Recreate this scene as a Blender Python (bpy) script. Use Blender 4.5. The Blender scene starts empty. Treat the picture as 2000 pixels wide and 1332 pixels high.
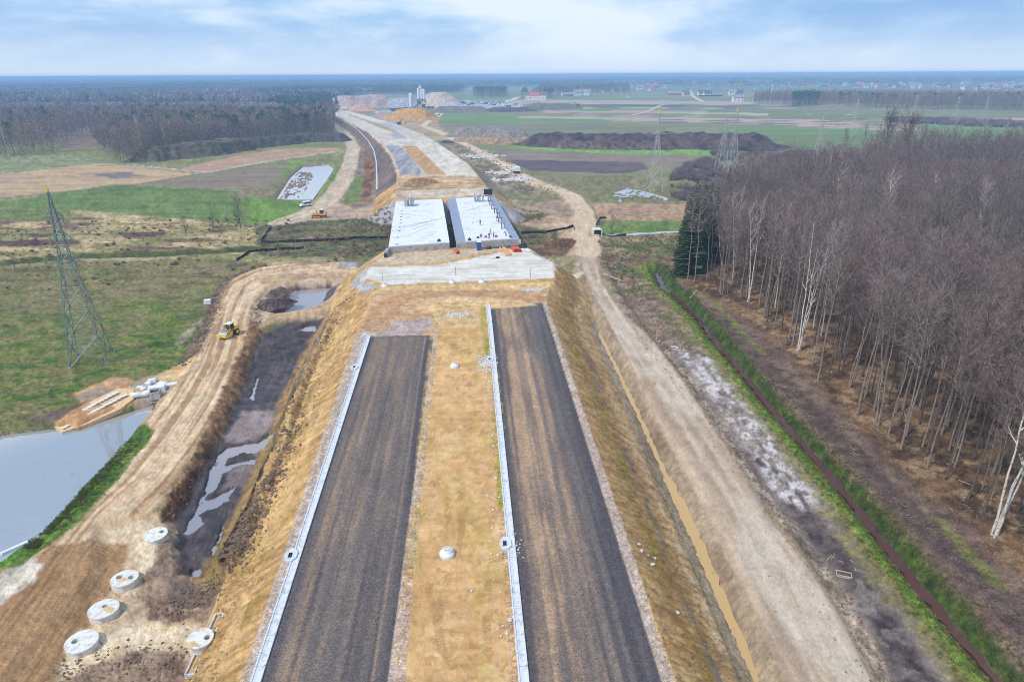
import bpy, bmesh, math, random
import numpy as np
from mathutils import Vector, Matrix
random.seed(7)
rng = np.random.default_rng(7)
scene = bpy.context.scene
COL = scene.collection

# ------------------------------------------------------------------ camera
F = 1290.0; CX, CY = 1000.0, 666.0
PITCH = math.radians(21.95); ROLL = math.radians(0.30); CAMH = 48.0
sp, cp = math.sin(PITCH), math.cos(PITCH)
Fw = np.array([0, cp, -sp]); Rw = np.array([1.0, 0, 0]); Dw = np.array([0, -sp, -cp])
cr, sr = math.cos(ROLL), math.sin(ROLL)
Rc = cr*Rw + sr*Dw; Dc = -sr*Rw + cr*Dw
cam_d = bpy.data.cameras.new('camera'); cam = bpy.data.objects.new('camera', cam_d); COL.objects.link(cam)
M = Matrix(((Rc[0], -Dc[0], -Fw[0], 0), (Rc[1], -Dc[1], -Fw[1], 0), (Rc[2], -Dc[2], -Fw[2], CAMH), (0, 0, 0, 1)))
cam.matrix_world = M
cam_d.sensor_width = 36; cam_d.lens = 36*F/2000; cam_d.clip_start = 1; cam_d.clip_end = 60000
scene.camera = cam

# ------------------------------------------------------------------ world, sun, exposure
SUN_EL, SUN_AZ = math.radians(50), math.radians(-128)      # azimuth from +Y towards +X
w = bpy.data.worlds.new('World'); scene.world = w; w.use_nodes = True
nt = w.node_tree; nt.nodes.clear(); N = nt.nodes.new; L = nt.links.new
def mk(tree, t, **kw):
    n = tree.nodes.new(t)
    for k, v in kw.items():
        if k in n.inputs.keys(): n.inputs[k].default_value = v
        else: setattr(n, k, v)
    return n
sky = N('ShaderNodeTexSky'); sky.sky_type = 'NISHITA'; sky.sun_disc = False
sky.sun_elevation = SUN_EL; sky.sun_rotation = SUN_AZ; sky.air_density = 1.0; sky.dust_density = 2.0; sky.ozone_density = 2.0
bg = N('ShaderNodeBackground'); bg.inputs['Strength'].default_value = 0.093
out = N('ShaderNodeOutputWorld')
tc = N('ShaderNodeTexCoord'); sep = N('ShaderNodeSeparateXYZ'); L(tc.outputs['Generated'], sep.inputs[0])
def mth(op, a, b=None, c=None, tree=nt, clamp=False):
    n = tree.nodes.new('ShaderNodeMath'); n.operation = op; n.use_clamp = clamp
    for i, q in enumerate((a, b, c)):
        if q is None: continue
        if isinstance(q, (int, float)): n.inputs[i].default_value = q
        else: tree.links.new(q, n.inputs[i])
    return n.outputs[0]
zc = mth('MAXIMUM', sep.outputs[2], 0.0)
def wnoise(scale, det, rough, off, zs):
    mp = N('ShaderNodeMapping'); mp.inputs['Location'].default_value = off; mp.inputs['Scale'].default_value = (1, 1, zs)
    L(tc.outputs['Generated'], mp.inputs[0])
    n = N('ShaderNodeTexNoise'); n.inputs['Scale'].default_value = scale; n.inputs['Detail'].default_value = det
    n.inputs['Roughness'].default_value = rough; n.inputs['Distortion'].default_value = .15
    L(mp.outputs[0], n.inputs['Vector']); return n.outputs['Fac']
n1 = wnoise(2.3, 4, .5, (3.55, 1.7, 0.3), 4.0); n2 = wnoise(6.5, 9, .6, (8.3, 2.2, 4), 3.2)
mixn = mth('ADD', mth('MULTIPLY', n1, .72), mth('MULTIPLY', n2, .28))
ramp = N('ShaderNodeValToRGB'); L(mixn, ramp.inputs[0])
e = ramp.color_ramp.elements
e[0].position = .41; e[0].color = (2.3, 4.2, 7.2, 1)
e[1].position = .61; e[1].color = (6.9, 7.9, 9.0, 1)
q = e.new(.475); q.color = (3.2, 5.2, 8.0, 1)
q = e.new(.54); q.color = (5.7, 7.1, 8.8, 1)
# pale band of haze low over the horizon
hz = mth('POWER', mth('SUBTRACT', 1.0, mth('MULTIPLY', zc, 11.0, clamp=True), clamp=True), 1.7)
mixh = N('ShaderNodeMixRGB'); L(hz, mixh.inputs[0]); L(ramp.outputs[0], mixh.inputs[1]); mixh.inputs[2].default_value = (6.4, 7.5, 8.9, 1)
mixs = N('ShaderNodeMixRGB'); mixs.inputs[0].default_value = .88
L(sky.outputs[0], mixs.inputs[1]); L(mixh.outputs[0], mixs.inputs[2])
L(mixs.outputs[0], bg.inputs['Color']); L(bg.outputs[0], out.inputs['Surface'])
sd = bpy.data.lights.new('sun', 'SUN'); sd.energy = 2.4; sd.angle = math.radians(8); sd.color = (1, .94, .84)
sun = bpy.data.objects.new('sun', sd); COL.objects.link(sun)
sv = Vector((math.sin(SUN_AZ)*math.cos(SUN_EL), math.cos(SUN_AZ)*math.cos(SUN_EL), math.sin(SUN_EL)))
sun.rotation_euler = sv.to_track_quat('Z', 'Y').to_euler()
scene.view_settings.view_transform = 'Standard'; scene.view_settings.look = 'None'
scene.view_settings.exposure = 0.42; scene.view_settings.gamma = 1.0; scene.view_settings.use_curve_mapping = False
scene.cycles.pixel_filter_type = 'BLACKMAN_HARRIS'; scene.cycles.filter_width = 1.0; scene.cycles.use_denoising = True; scene.cycles.denoising_prefilter = 'FAST'; scene.cycles.denoising_input_passes = 'RGB_ALBEDO_NORMAL'
scene.cycles.max_bounces = 6; scene.cycles.volume_bounces = 1; scene.cycles.transparent_max_bounces = 8

# ------------------------------------------------------------------ projection helpers
def ray(px, py):
    u, v = (px-CX)/F, (py-CY)/F
    return Fw + u*Rc + v*Dc
def P(px, py, z=0.0):
    d = ray(px, py); t = (z-CAMH)/d[2]
    return (d[0]*t, d[1]*t)
def smooth(x): x = np.clip(x, 0, 1); return x*x*(3-2*x)
def _hash(ix, iy, seed):
    h = (ix.astype(np.int64)*374761393 + iy.astype(np.int64)*668265263 + seed*1442695041) & 0xffffffff
    h = ((h ^ (h >> 13))*1274126177) & 0xffffffff
    h = ((h ^ (h >> 16))*2246822519) & 0xffffffff
    return ((h ^ (h >> 15)) & 0xffffff)/float(0xffffff)
def vn(x, y, seed=0):
    x = np.asarray(x, float); y = np.asarray(y, float)
    ix = np.floor(x); iy = np.floor(y); fx = x-ix; fy = y-iy
    fx = fx*fx*(3-2*fx); fy = fy*fy*(3-2*fy)
    a = _hash(ix, iy, seed); b = _hash(ix+1, iy, seed); c_ = _hash(ix, iy+1, seed); d = _hash(ix+1, iy+1, seed)
    return (a*(1-fx)+b*fx)*(1-fy) + (c_*(1-fx)+d*fx)*fy
def fbm(x, y, o=4, seed=0, g=.55):
    s = 0; a = 1; t = 0
    for i in range(o):
        s = s + a*vn(x*(2.03**i)+17.3*i, y*(2.03**i)-9.1*i, seed+i*31); t += a; a *= g
    return s/t
def stretch(n, lo=.3, hi=.7): return np.clip((n-lo)/(hi-lo), 0, 1)
def ldist(x, y, pts):
    """distance to polyline, arc length s, signed side t"""
    best = np.full(np.shape(x), 1e9); S = np.zeros(np.shape(x)); T = np.zeros(np.shape(x)); acc = 0
    for (x0, y0), (x1, y1) in zip(pts[:-1], pts[1:]):
        dx, dy = x1-x0, y1-y0; l = math.hypot(dx, dy) + 1e-9
        t = np.clip(((x-x0)*dx+(y-y0)*dy)/(l*l), 0, 1)
        d = np.hypot(x-(x0+t*dx), y-(y0+t*dy)); m = d < best
        best = np.where(m, d, best); S = np.where(m, acc+t*l, S)
        T = np.where(m, np.sign((x-x0)*dy-(y-y0)*dx)*d, T); acc += l
    return best, S, T
def sdpoly(x, y, pts):
    """signed distance, positive inside"""
    d = ldist(x, y, list(pts)+[pts[0]])[0]; ins = np.zeros(np.shape(x), bool)
    n = len(pts)
    for i in range(n):
        x0, y0 = pts[i]; x1, y1 = pts[(i+1) % n]
        if y0 == y1: continue
        ins ^= ((y0 > y) != (y1 > y)) & (x < (x1-x0)*(y-y0)/(y1-y0)+x0)
    return np.where(ins, d, -d)
def PL(*p): return [P(a, b) for a, b in p]

# ------------------------------------------------------------------ motorway platform as a function of Y
def knots(rows):
    a = np.array([[*P(px, py, z), z] for px, py, z in rows]); a = a[np.argsort(a[:, 1])]; return a
KL = knots([(300, 1850, 4.6), (475, 1332, 5.0), (700, 650, 6.4), (722, 585, 6.5), (716, 553, 6.2), (722, 512, 5.6), (757, 497, 5.6), (772, 392, 7.0),
            (777, 342, 7.0), (765, 307, 6.8), (746, 283, 6.5), (718, 258, 6), (684, 241, 5.2), (665, 231, 4.5), (640, 222, 3.5), (600, 212, 2.0)])
KR = knots([(1500, 1850, 4.6), (1322, 1332, 5.0), (1067, 592, 6.5), (1074, 560, 6.3), (1084, 545, 6.2), (1079, 512, 5.6), (1040, 496, 5.6), (966, 384, 7.0),
            (935, 345, 7.0), (912, 318, 6.8), (886, 300, 6.7), (850, 276, 6.4), (814, 258, 6), (778, 244, 5.3), (742, 234, 4.8), (706, 222, 4), (664, 214, 2.5)])
BR0, BR1 = P(880, 487, 5.6)[1], P(868, 389, 7.0)[1]        # bridge opening along Y
def zroad(y): return np.interp(y, KL[:, 1], KL[:, 2])
def xl(y): return np.interp(y, KL[:, 1], KL[:, 0])
def xr(y): return np.interp(y, KR[:, 1], KR[:, 0])
rd0 = np.array(P(1025, 1332, 5.0)); rd1 = np.array(P(955, 600, 6.5)); rdir = (rd1-rd0)/np.linalg.norm(rd1-rd0)
def st(x, y):
    return (x-rd0[0])*rdir[0]+(y-rd0[1])*rdir[1], (x-rd0[0])*rdir[1]-(y-rd0[1])*rdir[0]

POND1 = PL((-700, 1060), (0, 840), (90, 828), (150, 830), (190, 815), (250, 795), (300, 780), (292, 800), (262, 830), (235, 865), (195, 910), (150, 960), (100, 1010), (62, 1045), (30, 1062), (0, 1085), (-300, 1220), (-900, 1330))
POND2 = PL((540, 386), (567, 345), (592, 324), (640, 320), (652, 328), (634, 355), (610, 388), (570, 388))
MUD = PL((512, 645), (565, 620), (642, 618), (626, 680), (600, 730), (562, 790), (533, 850), (503, 930), (472, 1000), (432, 1085), (395, 1118), (362, 1112), (335, 1020), (372, 950), (400, 890), (438, 830), (468, 760), (492, 700))
MUD2 = PL((515, 602), (530, 578), (570, 552), (640, 546), (668, 548), (652, 572), (610, 596), (545, 608))
RDITCH = PL((1282, 520), (1296, 552), (1317, 566), (1370, 617), (1410, 667), (1455, 716), (1505, 779), (1572, 851), (1631, 918), (1713, 1016), (1790, 1111), (1862, 1195), (1930, 1275), (2000, 1350), (2200, 1560))
YCHAN = PL((1128, 575), (1145, 603), (1181, 667), (1217, 739), (1249, 806), (1280, 874), (1303, 925), (1340, 1000), (1384, 1104), (1415, 1178), (1440, 1237), (1471, 1332), (1530, 1500))
BERM = PL((672, 612), (640, 660), (612, 715), (590, 765), (572, 830), (548, 900), (515, 985), (480, 1060), (455, 1105))
LDITCH = PL((-300, 530), (0, 514), (150, 500), (300, 497), (480, 487), (640, 478), (760, 463), (900, 455), (1020, 462), (1120, 462), (1160, 460))
RIVER = PL((1165, 456), (1200, 456), (1260, 452), (1330, 448), (1500, 440))
SERV = PL((1660, 1420), (1615, 1332), (1540, 1180), (1455, 1000), (1370, 870), (1300, 760), (1235, 670), (1195, 608), (1165, 550), (1150, 500), (1148, 460), (1140, 415), (1118, 385), (1090, 373), (1055, 362), (1013, 342), (967, 314), (915, 285), (862, 260), (826, 246), (838, 236), (856, 227), (862, 221))
LROAD = [P(a, b) for a, b in ((462, 543), (430, 564), (415, 620), (385, 686), (371, 707), (350, 746), (315, 781), (259, 851), (224, 900), (161, 955), (115, 1027), (60, 1120), (0, 1200), (-200, 1400), (60, 1450), (196, 1100), (196, 1034), (308, 1010), (336, 964), (364, 911), (388, 893), (406, 851), (430, 805), (451, 760), (472, 718), (490, 676), (504, 620), (500, 585), (525, 564), (595, 538), (700, 534), (702, 513), (560, 518), (507, 525))]
def H(x, y):
    x = np.asarray(x, float); y = np.asarray(y, float)
    z = (fbm(x/38, y/38, 2, 5)-.5)*.7*np.clip(y/120-.4, 0, 1)
    def carve(d, w0, w1, h):      # d: signed inside distance
        return h*smooth((d+w1)/(w1-w0+1e-9)) if w1 != w0 else h*(d > 0)
    near = y < 420
    if np.any(near):
        xx, yy = x[near] if x.ndim else x, y[near] if y.ndim else y
        zz = z[near] if z.ndim else z
        lr = smooth((sdpoly(xx, yy, LROAD)+1.0)/2.0); zz = zz*(1-lr) + lr*.55
        d, s, t = ldist(xx, yy, SERV); m = smooth((5.2-d)/2.0); zz = zz*(1-m)+.7*m
        zz = zz - 2.0*smooth((sdpoly(xx, yy, POND1)+1.2)/2.2) - 1.3*smooth((sdpoly(xx, yy, POND2)+2)/3)
        zz = zz - 1.35*smooth((sdpoly(xx, yy, MUD)+1.2)/2.0) - 1.9*smooth((sdpoly(xx, yy, MUD2)+1.0)/2.0)
        zz = zz - 1.9*smooth((2.7-ldist(xx, yy, RDITCH)[0])/2.4)
        zz = zz - .75*smooth((1.7-ldist(xx, yy, YCHAN)[0])/1.2)
        zz = zz + 2.1*smooth((2.8-ldist(xx, yy, BERM)[0])/2.6)*(.6+.8*fbm(xx/2.2, yy/2.2, 3, 77))
        zz = zz - 1.3*smooth((3.6-ldist(xx, yy, LDITCH)[0])/2.6) - 1.2*smooth((3.2-ldist(xx, yy, RIVER)[0])/1.8)
        if z.ndim: z = z.copy(); z[near] = zz
        else: z = zz
    zr = zroad(y)
    slope = 1/1.45
    dd = np.maximum(xl(y)-x, x-xr(y))*.97
    br = np.minimum(y-BR0, BR1-y)            # >0 inside the opening
    emb = zr - np.maximum(dd, 0)*slope - np.maximum(br-1.0, 0)/1.6
    # the corner cones: combine
    emb = np.where((br > 1) & (dd > 0), zr-np.hypot(np.maximum(dd, 0)*slope, np.maximum(br-1, 0)/1.6), emb)
    emb = np.where(y > 1400, -9, emb)
    return np.maximum(z, emb)
def Pg(px, py, fallback=0.0):
    """point of the ground seen at a pixel of the photograph"""
    d = ray(px, py)
    if d[2] >= -1e-4: return None
    t = np.linspace(.80, 1.02, 240)*(-CAMH/d[2])
    zz = CAMH + d[2]*t - H(d[0]*t, d[1]*t)
    i = np.argmax(zz < 0)
    if zz[i] >= 0: return (*P(px, py, 0), 0.0)
    if i > 0:
        a, b = t[i-1], t[i]
        f0, f1 = zz[i-1], zz[i]; tt = a+(b-a)*f0/(f0-f1+1e-12)
    else: tt = t[0]
    return (d[0]*tt, d[1]*tt, float(CAMH+d[2]*tt))
def GL(*p): return [Pg(a, b)[:2] for a, b in p]

def c(r, g, b, k=1.14):
    f = lambda v: (v/255/12.92 if v/255 <= .04045 else ((v/255+.055)/1.055)**2.4)/k
    return np.array((f(r), f(g), f(b)))

# ------------------------------------------------------------------ materials
MATS = {}
def newmat(name):
    m = bpy.data.materials.new(name); m.use_nodes = True; t = m.node_tree
    b = t.nodes['Principled BSDF']; b.inputs['Roughness'].default_value = .9
    return m, t, b
def gmat(name, rough=.95, amp=.35, s1=1.2, s2=9, bump=.05, bscale=6, spec=.2, wet=None, speck=0, stretchv=(1, 1, 1)):
    """ground: colour attribute times grain, with fine relief"""
    m, t, b = newmat(name); lk = t.links.new
    at = t.nodes.new('ShaderNodeVertexColor'); at.layer_name = 'Col'
    tc = t.nodes.new('ShaderNodeTexCoord'); mp = t.nodes.new('ShaderNodeMapping'); mp.inputs['Scale'].default_value = stretchv
    mp.inputs['Rotation'].default_value = (0, 0, math.atan2(rdir[0], rdir[1]))
    lk(tc.outputs['Object'], mp.inputs[0])
    def nz(s, d, r=.6):
        n = t.nodes.new('ShaderNodeTexNoise'); n.inputs['Scale'].default_value = s; n.inputs['Detail'].default_value = d
        n.inputs['Roughness'].default_value = r; lk(mp.outputs[0], n.inputs['Vector']); return n.outputs['Fac']
    a = nz(s1, 4); bb = nz(s2, 5, .7)
    f = mth('ADD', mth('MULTIPLY', a, .5, tree=t), mth('MULTIPLY', bb, .5, tree=t), tree=t)
    mr = t.nodes.new('ShaderNodeMapRange'); lk(f, mr.inputs[0])
    mr.inputs[1].default_value = .35; mr.inputs[2].default_value = .65; mr.inputs[3].default_value = 1-amp; mr.inputs[4].default_value = 1+amp
    fac = mr.outputs[0]
    if speck:
        v = t.nodes.new('ShaderNodeTexVoronoi'); v.inputs['Scale'].default_value = speck; lk(mp.outputs[0], v.inputs['Vector'])
        hs = t.nodes.new('ShaderNodeSeparateColor'); lk(v.outputs['Color'], hs.inputs[0])
        fac = mth('MULTIPLY', fac, mth('ADD', mth('MULTIPLY', hs.outputs[0], .7, tree=t), .65, tree=t), tree=t)
    vm = t.nodes.new('ShaderNodeVectorMath'); vm.operation = 'SCALE'; lk(at.outputs['Color'], vm.inputs[0]); lk(fac, vm.inputs['Scale'])
    lk(vm.outputs[0], b.inputs['Base Color'])
    if wet:
        mr2 = t.nodes.new('ShaderNodeMapRange'); lk(nz(.35, 5), mr2.inputs[0]); mr2.inputs[1].default_value = .42; mr2.inputs[2].default_value = .6
        mr2.inputs[3].default_value = wet; mr2.inputs[4].default_value = rough; lk(mr2.outputs[0], b.inputs['Roughness'])
    else: b.inputs['Roughness'].default_value = rough
    b.inputs['Specular IOR Level'].default_value = spec
    bp = t.nodes.new('ShaderNodeBump'); bp.inputs['Distance'].default_value = bump; bp.inputs['Strength'].default_value = .9
    lk(nz(bscale, 5, .65), bp.inputs['Height']); lk(bp.outputs[0], b.inputs['Normal'])
    MATS[name] = m; return m
def smat(name, rgb, rough=.7, metal=0, var=.12, scale=1.5, spec=.3, bump=0, dirt=None, bscale=8, vary=0):
    """plain surface with some grain and dirt"""
    m, t, b = newmat(name); lk = t.links.new
    tc = t.nodes.new('ShaderNodeTexCoord')
    n = t.nodes.new('ShaderNodeTexNoise'); n.inputs['Scale'].default_value = scale; n.inputs['Detail'].default_value = 6; n.inputs['Roughness'].default_value = .65
    lk(tc.outputs['Object'], n.inputs['Vector'])
    rp = t.nodes.new('ShaderNodeValToRGB'); lk(n.outputs['Fac'], rp.inputs[0])
    r0 = tuple(max(0, v*(1-var*1.6)) for v in rgb); r1 = tuple(min(1, v*(1+var)) for v in rgb)
    if dirt is not None: r0 = tuple(dirt)
    rp.color_ramp.elements[0].position = .33; rp.color_ramp.elements[0].color = (*r0, 1)
    rp.color_ramp.elements[1].position = .62 if dirt is None else .5; rp.color_ramp.elements[1].color = (*r1, 1)
    if vary:
        oi = t.nodes.new('ShaderNodeObjectInfo'); vm = t.nodes.new('ShaderNodeVectorMath'); vm.operation = 'SCALE'; lk(rp.outputs[0], vm.inputs[0])
        lk(mth('ADD', mth('MULTIPLY', oi.outputs['Random'], 2*vary, tree=t), 1-vary, tree=t), vm.inputs['Scale']); lk(vm.outputs[0], b.inputs['Base Color'])
    else: lk(rp.outputs[0], b.inputs['Base Color'])
    b.inputs['Roughness'].default_value = rough; b.inputs['Metallic'].default_value = metal; b.inputs['Specular IOR Level'].default_value = spec
    if bump:
        n2 = t.nodes.new('ShaderNodeTexNoise'); n2.inputs['Scale'].default_value = bscale; n2.inputs['Detail'].default_value = 5; lk(tc.outputs['Object'], n2.inputs['Vector'])
        bp = t.nodes.new('ShaderNodeBump'); bp.inputs['Distance'].default_value = bump; lk(n2.outputs['Fac'], bp.inputs['Height']); lk(bp.outputs[0], b.inputs['Normal'])
    MATS[name] = m; return m
gmat('soil', amp=.32, s1=.9, s2=7, bump=.16, bscale=5)
gmat('track_sand', amp=.26, s1=.7, s2=6, bump=.14, bscale=5, stretchv=(1, .35, 1))
gmat('grass', amp=.6, s1=1.1, s2=8, bump=.22, bscale=6)
gmat('scrub', amp=.6, s1=.5, s2=4, bump=.35, bscale=3)
gmat('asphalt', rough=.85, amp=.22, s1=2.5, s2=16, bump=.02, bscale=20, speck=12)
gmat('fine_sand', amp=.14, s1=.5, s2=6, bump=.10, bscale=6)
gmat('gravel', amp=.3, s1=3, s2=14, bump=.05, bscale=14, speck=9)
gmat('mud', rough=.75, amp=.35, s1=.8, s2=6, bump=.12, bscale=4, wet=.42, spec=.3)
gmat('field', amp=.16, s1=.25, s2=2.2, bump=.1, bscale=2)
gmat('concrete_slab', rough=.8, amp=.08, s1=.4, s2=5, bump=.01)

def tag(o, label=None, cat=None, group=None, kind=None):
    if label: o['label'] = label
    if cat: o['category'] = cat
    if group: o['group'] = group
    if kind: o['kind'] = kind
    return o
def meshobj(name, verts, faces, mat=None, parent=None, smoothf=False):
    me = bpy.data.meshes.new(name)
    me.from_pydata([tuple(v) for v in verts], [], [tuple(f) for f in faces]); me.update()
    if mat is not None: me.materials.append(MATS[mat] if isinstance(mat, str) else mat)
    if smoothf: me.polygons.foreach_set('use_smooth', [True]*len(me.polygons))
    o = bpy.data.objects.new(name, me); COL.objects.link(o)
    if parent is not None: o.parent = parent
    return o
def fastmesh(name, V, Q, cols=None, mat=None, smoothf=True):
    """V (n,3), Q (m,4) or (m,3)"""
    me = bpy.data.meshes.new(name); k = Q.shape[1]
    me.vertices.add(len(V)); me.vertices.foreach_set('co', np.ascontiguousarray(V, dtype=np.float32).ravel())
    me.loops.add(Q.size); me.loops.foreach_set('vertex_index', np.ascontiguousarray(Q, dtype=np.int32).ravel())
    me.polygons.add(len(Q)); me.polygons.foreach_set('loop_start', np.arange(0, Q.size, k, dtype=np.int32))
    me.update(calc_edges=True)
    if smoothf: me.polygons.foreach_set('use_smooth', np.ones(len(Q), bool))
    if cols is not None:
        a = me.color_attributes.new('Col', 'FLOAT_COLOR', 'POINT')
        a.data.foreach_set('color', np.ascontiguousarray(np.c_[cols, np.ones(len(cols))], dtype=np.float32).ravel())
    if mat: me.materials.append(MATS[mat])
    return me
# ------------------------------------------------------------------ terrain: one fan-shaped height field, split into its zones
rows_px = np.concatenate([np.arange(1600, 330, -2.35), np.arange(330, 200, -1.7), np.arange(200, 145.0, -1.0)])
Yr = np.array([P(1000, p)[1] for p in rows_px]); Yr = Yr[(Yr > 0) & (Yr < 16000)]
Yr = np.append(Yr, 18000.0)
NC = 940
ua = np.linspace(-1, 1, NC)
half = (.90+.42*np.exp(-Yr/75))[:, None]
X = (Yr[:, None]*half*ua[None, :]); Y = np.repeat(Yr[:, None], NC, 1)
NR = len(Yr); X = X.ravel(); Y = Y.ravel(); Z = H(X, Y); NV = len(X)
Cc = np.zeros((NV, 3)); ZN = np.zeros(NV, np.int32); AMP = np.full(NV, .05); DET = np.full(NV, .8)   # relief amplitude and size
XTR = np.zeros(NV)
print('terrain verts', NV)
S_, T_ = st(X, Y)
ZONES = [('ground', 'scrub')]
def zone(name, mat):
    ZONES.append((name, mat)); return len(ZONES)-1
def sub(bb, pad):
    x0, x1, y0, y1 = bb
    return np.where((X > x0-pad) & (X < x1+pad) & (Y > y0-pad) & (Y < y1+pad))[0]
def bbox(pts): a = np.array(pts); return a[:, 0].min(), a[:, 0].max(), a[:, 1].min(), a[:, 1].max()
def apply(i, m, z, ca, cb, n, amp=None, det=None, keep=False):
    m3 = m[:, None]; col = ca*(1-n[:, None])+cb*n[:, None]
    Cc[i] = Cc[i]*(1-m3)+col*m3
    if z is not None: ZN[i] = np.where(m > .5, z, ZN[i])
    if amp is not None: AMP[i] = AMP[i]*(1-m)+amp*m
    if det is not None: DET[i] = np.where(m > .5, det, DET[i])
def nz(i, sx, sy=None, o=4, seed=1, lo=.32, hi=.68, road=False):
    sy = sy or sx
    if road: return stretch(fbm(T_[i]/sx, S_[i]/sy, o, seed), lo, hi)
    return stretch(fbm(X[i]/sx, Y[i]/sy, o, seed), lo, hi)
def warpn(i, sc, seed=3): return (fbm(X[i]/sc, Y[i]/sc, 3, seed)-.5)*2
def poly(pts, ca, cb, z=None, soft=.5, warp=.4, wsc=3, n=(5, None), amp=None, det=None, op=1.0, seed=1, road=False, lo=.32, hi=.68):
    i = sub(bbox(pts), soft+warp+.5)
    if len(i) == 0: return
    d = sdpoly(X[i], Y[i], pts)+warp*warpn(i, wsc, seed+40)
    m = smooth(d/soft+.5)*op; k = m > .003; i = i[k]; m = m[k]
    apply(i, m, z, ca, cb, nz(i, n[0], n[1] if len(n) > 1 else None, seed=seed, road=road, lo=lo, hi=hi), amp, det)
def line(pts, w_, ca, cb, z=None, soft=.5, warp=.3, wsc=3, n=(5, None), amp=None, det=None, op=1.0, seed=1, alongn=False, rut=0, lo=.32, hi=.68, off=0):
    i = sub(bbox(pts), w_+abs(off)+soft+warp+.5)
    if len(i) == 0: return
    d, s, t = ldist(X[i], Y[i], pts); d = abs(t-off) if off else d
    m = smooth((w_/2-d+warp*warpn(i, wsc, seed+40))/soft+.5)*op; k = m > .003; i = i[k]; m = m[k]; s = s[k]; t = t[k]
    nn = stretch(fbm(t/n[0], s/(n[1] or n[0]), 4, seed), lo, hi) if alongn else nz(i, n[0], n[1], seed=seed, lo=lo, hi=hi)
    apply(i, m, z, ca, cb, nn, amp, det)
def blotch(pts, ca, sc, thr, soft=.08, op=.8, seed=9, sy=None, z=None, o=4, road=False, edge=1.5, cb=None, amp=None):
    """patches of another colour inside a polygon"""
    i = sub(bbox(pts), 2); d = sdpoly(X[i], Y[i], pts); k = d > 0; i = i[k]; d = d[k]
    f = fbm(T_[i]/sc, S_[i]/(sy or sc), o, seed) if road else fbm(X[i]/sc, Y[i]/(sy or sc), o, seed)
    m = smooth((f-thr)/soft+.5)*op*smooth(d/edge)
    k = m > .01; apply(i[k], m[k], z, ca, ca if cb is None else cb, np.clip(f[k], 0, 1), amp)
BIG = [(-20000, -100), (20000, -100), (20000, 20000), (-20000, 20000)]
allv = np.arange(NV)
# base meadow
apply(allv, np.ones(NV), 0, c(128, 124, 78), c(165, 146, 112), stretch(fbm(X/14, Y/14, 5, 11), .35, .65), .10, .9)
Zf = zone('farm_field', 'field'); Zg = zone('meadow', 'grass')
far = np.where(Y > 480)[0]
apply(far, np.ones(len(far)), Zf, c(122, 126, 90), c(148, 142, 108), nz(far, 220, 90, seed=12), .0, 1)
# --- far right field strips, laid as long bands
def band(px0, px1, a, b, ca, cb, z=Zf, sl=None):
    """a, b: photo rows of far and near edge at left and right"""
    (ya0, ya1), (yb0, yb1) = a, b
    pts = PL((px0, ya0), (px1, ya1), (px1, yb1), (px0, yb0))
    poly(pts, ca, cb, z, soft=max(1.0, pts[0][1]*.004), warp=pts[0][1]*.003, wsc=40, n=(60, 12), amp=.02, seed=int(px0+ya0))
GRN = (c(108, 134, 78), c(122, 144, 90)); TAN = (c(176, 150, 136), c(190, 166, 150)); BRN = (c(126, 112, 108), c(142, 126, 118)); DRK = (c(98, 84, 92), c(112, 98, 100)); OLV = (c(124, 124, 88), c(138, 134, 98)); LIG = (c(186, 184, 150), c(168, 176, 130)); DGR = (c(108, 122, 78), c(122, 134, 90))
for bd in [(880, 1300, (187, 192), (193, 197), GRN), (1010, 1500, (193, 196), (200, 200), OLV), (990, 1560, (195, 199), (201, 203), TAN), (990, 1560, (201, 203), (203, 205), LIG),
           (1120, 1560, (204, 206), (210, 211), DRK), (1080, 1600, (210, 211), (212, 213), LIG), (1090, 1640, (212, 213), (217, 218), GRN),
           (1060, 1650, (217, 218), (222, 224), TAN), (1040, 1650, (222, 224), (227, 231), OLV), (1010, 1600, (227, 234), (233, 240), TAN),
           (835, 1010, (221, 226), (238, 240), GRN), (1000, 1190, (231, 234), (238, 243), GRN), (840, 1300, (238, 243), (256, 262), (c(122, 118, 92), c(136, 132, 104))),
           (1190, 1640, (240, 244), (246, 252), OLV), (1300, 1700, (206, 210), (209, 213), BRN), (1300, 1760, (213, 217), (217, 222), BRN), (1300, 1800, (220, 226), (224, 230), LIG), (1200, 1680, (233, 240), (237, 246), TAN),
           (1480, 1700, (240, 248), (247, 254), GRN), (1400, 1980, (246, 250), (262, 268), GRN), (1450, 2100, (262, 266), (300, 310), DGR), (1560, 1860, (243, 252), (249, 259), TAN),
           (1500, 2100, (215, 222), (222, 231), OLV), (1500, 2100, (222, 232), (228, 240), DGR), (1840, 2100, (230, 232), (236, 240), TAN), (1800, 2100, (244, 246), (262, 272), GRN),
           (1120, 1700, (160, 160), (176, 178), (c(118, 140, 92), c(130, 150, 100))), (840, 1010, (182, 184), (189, 190), GRN)]:
    band(bd[0], bd[1], bd[2], bd[3], *bd[4])
rs = random.Random(5)
for k in range(26):      # thin strips between the broad ones
    a = 199+k*2.35; x0 = 1100+rs.random()*300; x1 = x0+150+rs.random()*450
    if a > 250: break
    band(x0, x1, (a, a+(x1-x0)*.011), (a+.8+rs.random()*.9, a+.9+(x1-x0)*.011+rs.random()), *rs.choice([GRN, TAN, OLV, DRK, BRN, LIG]))
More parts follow.
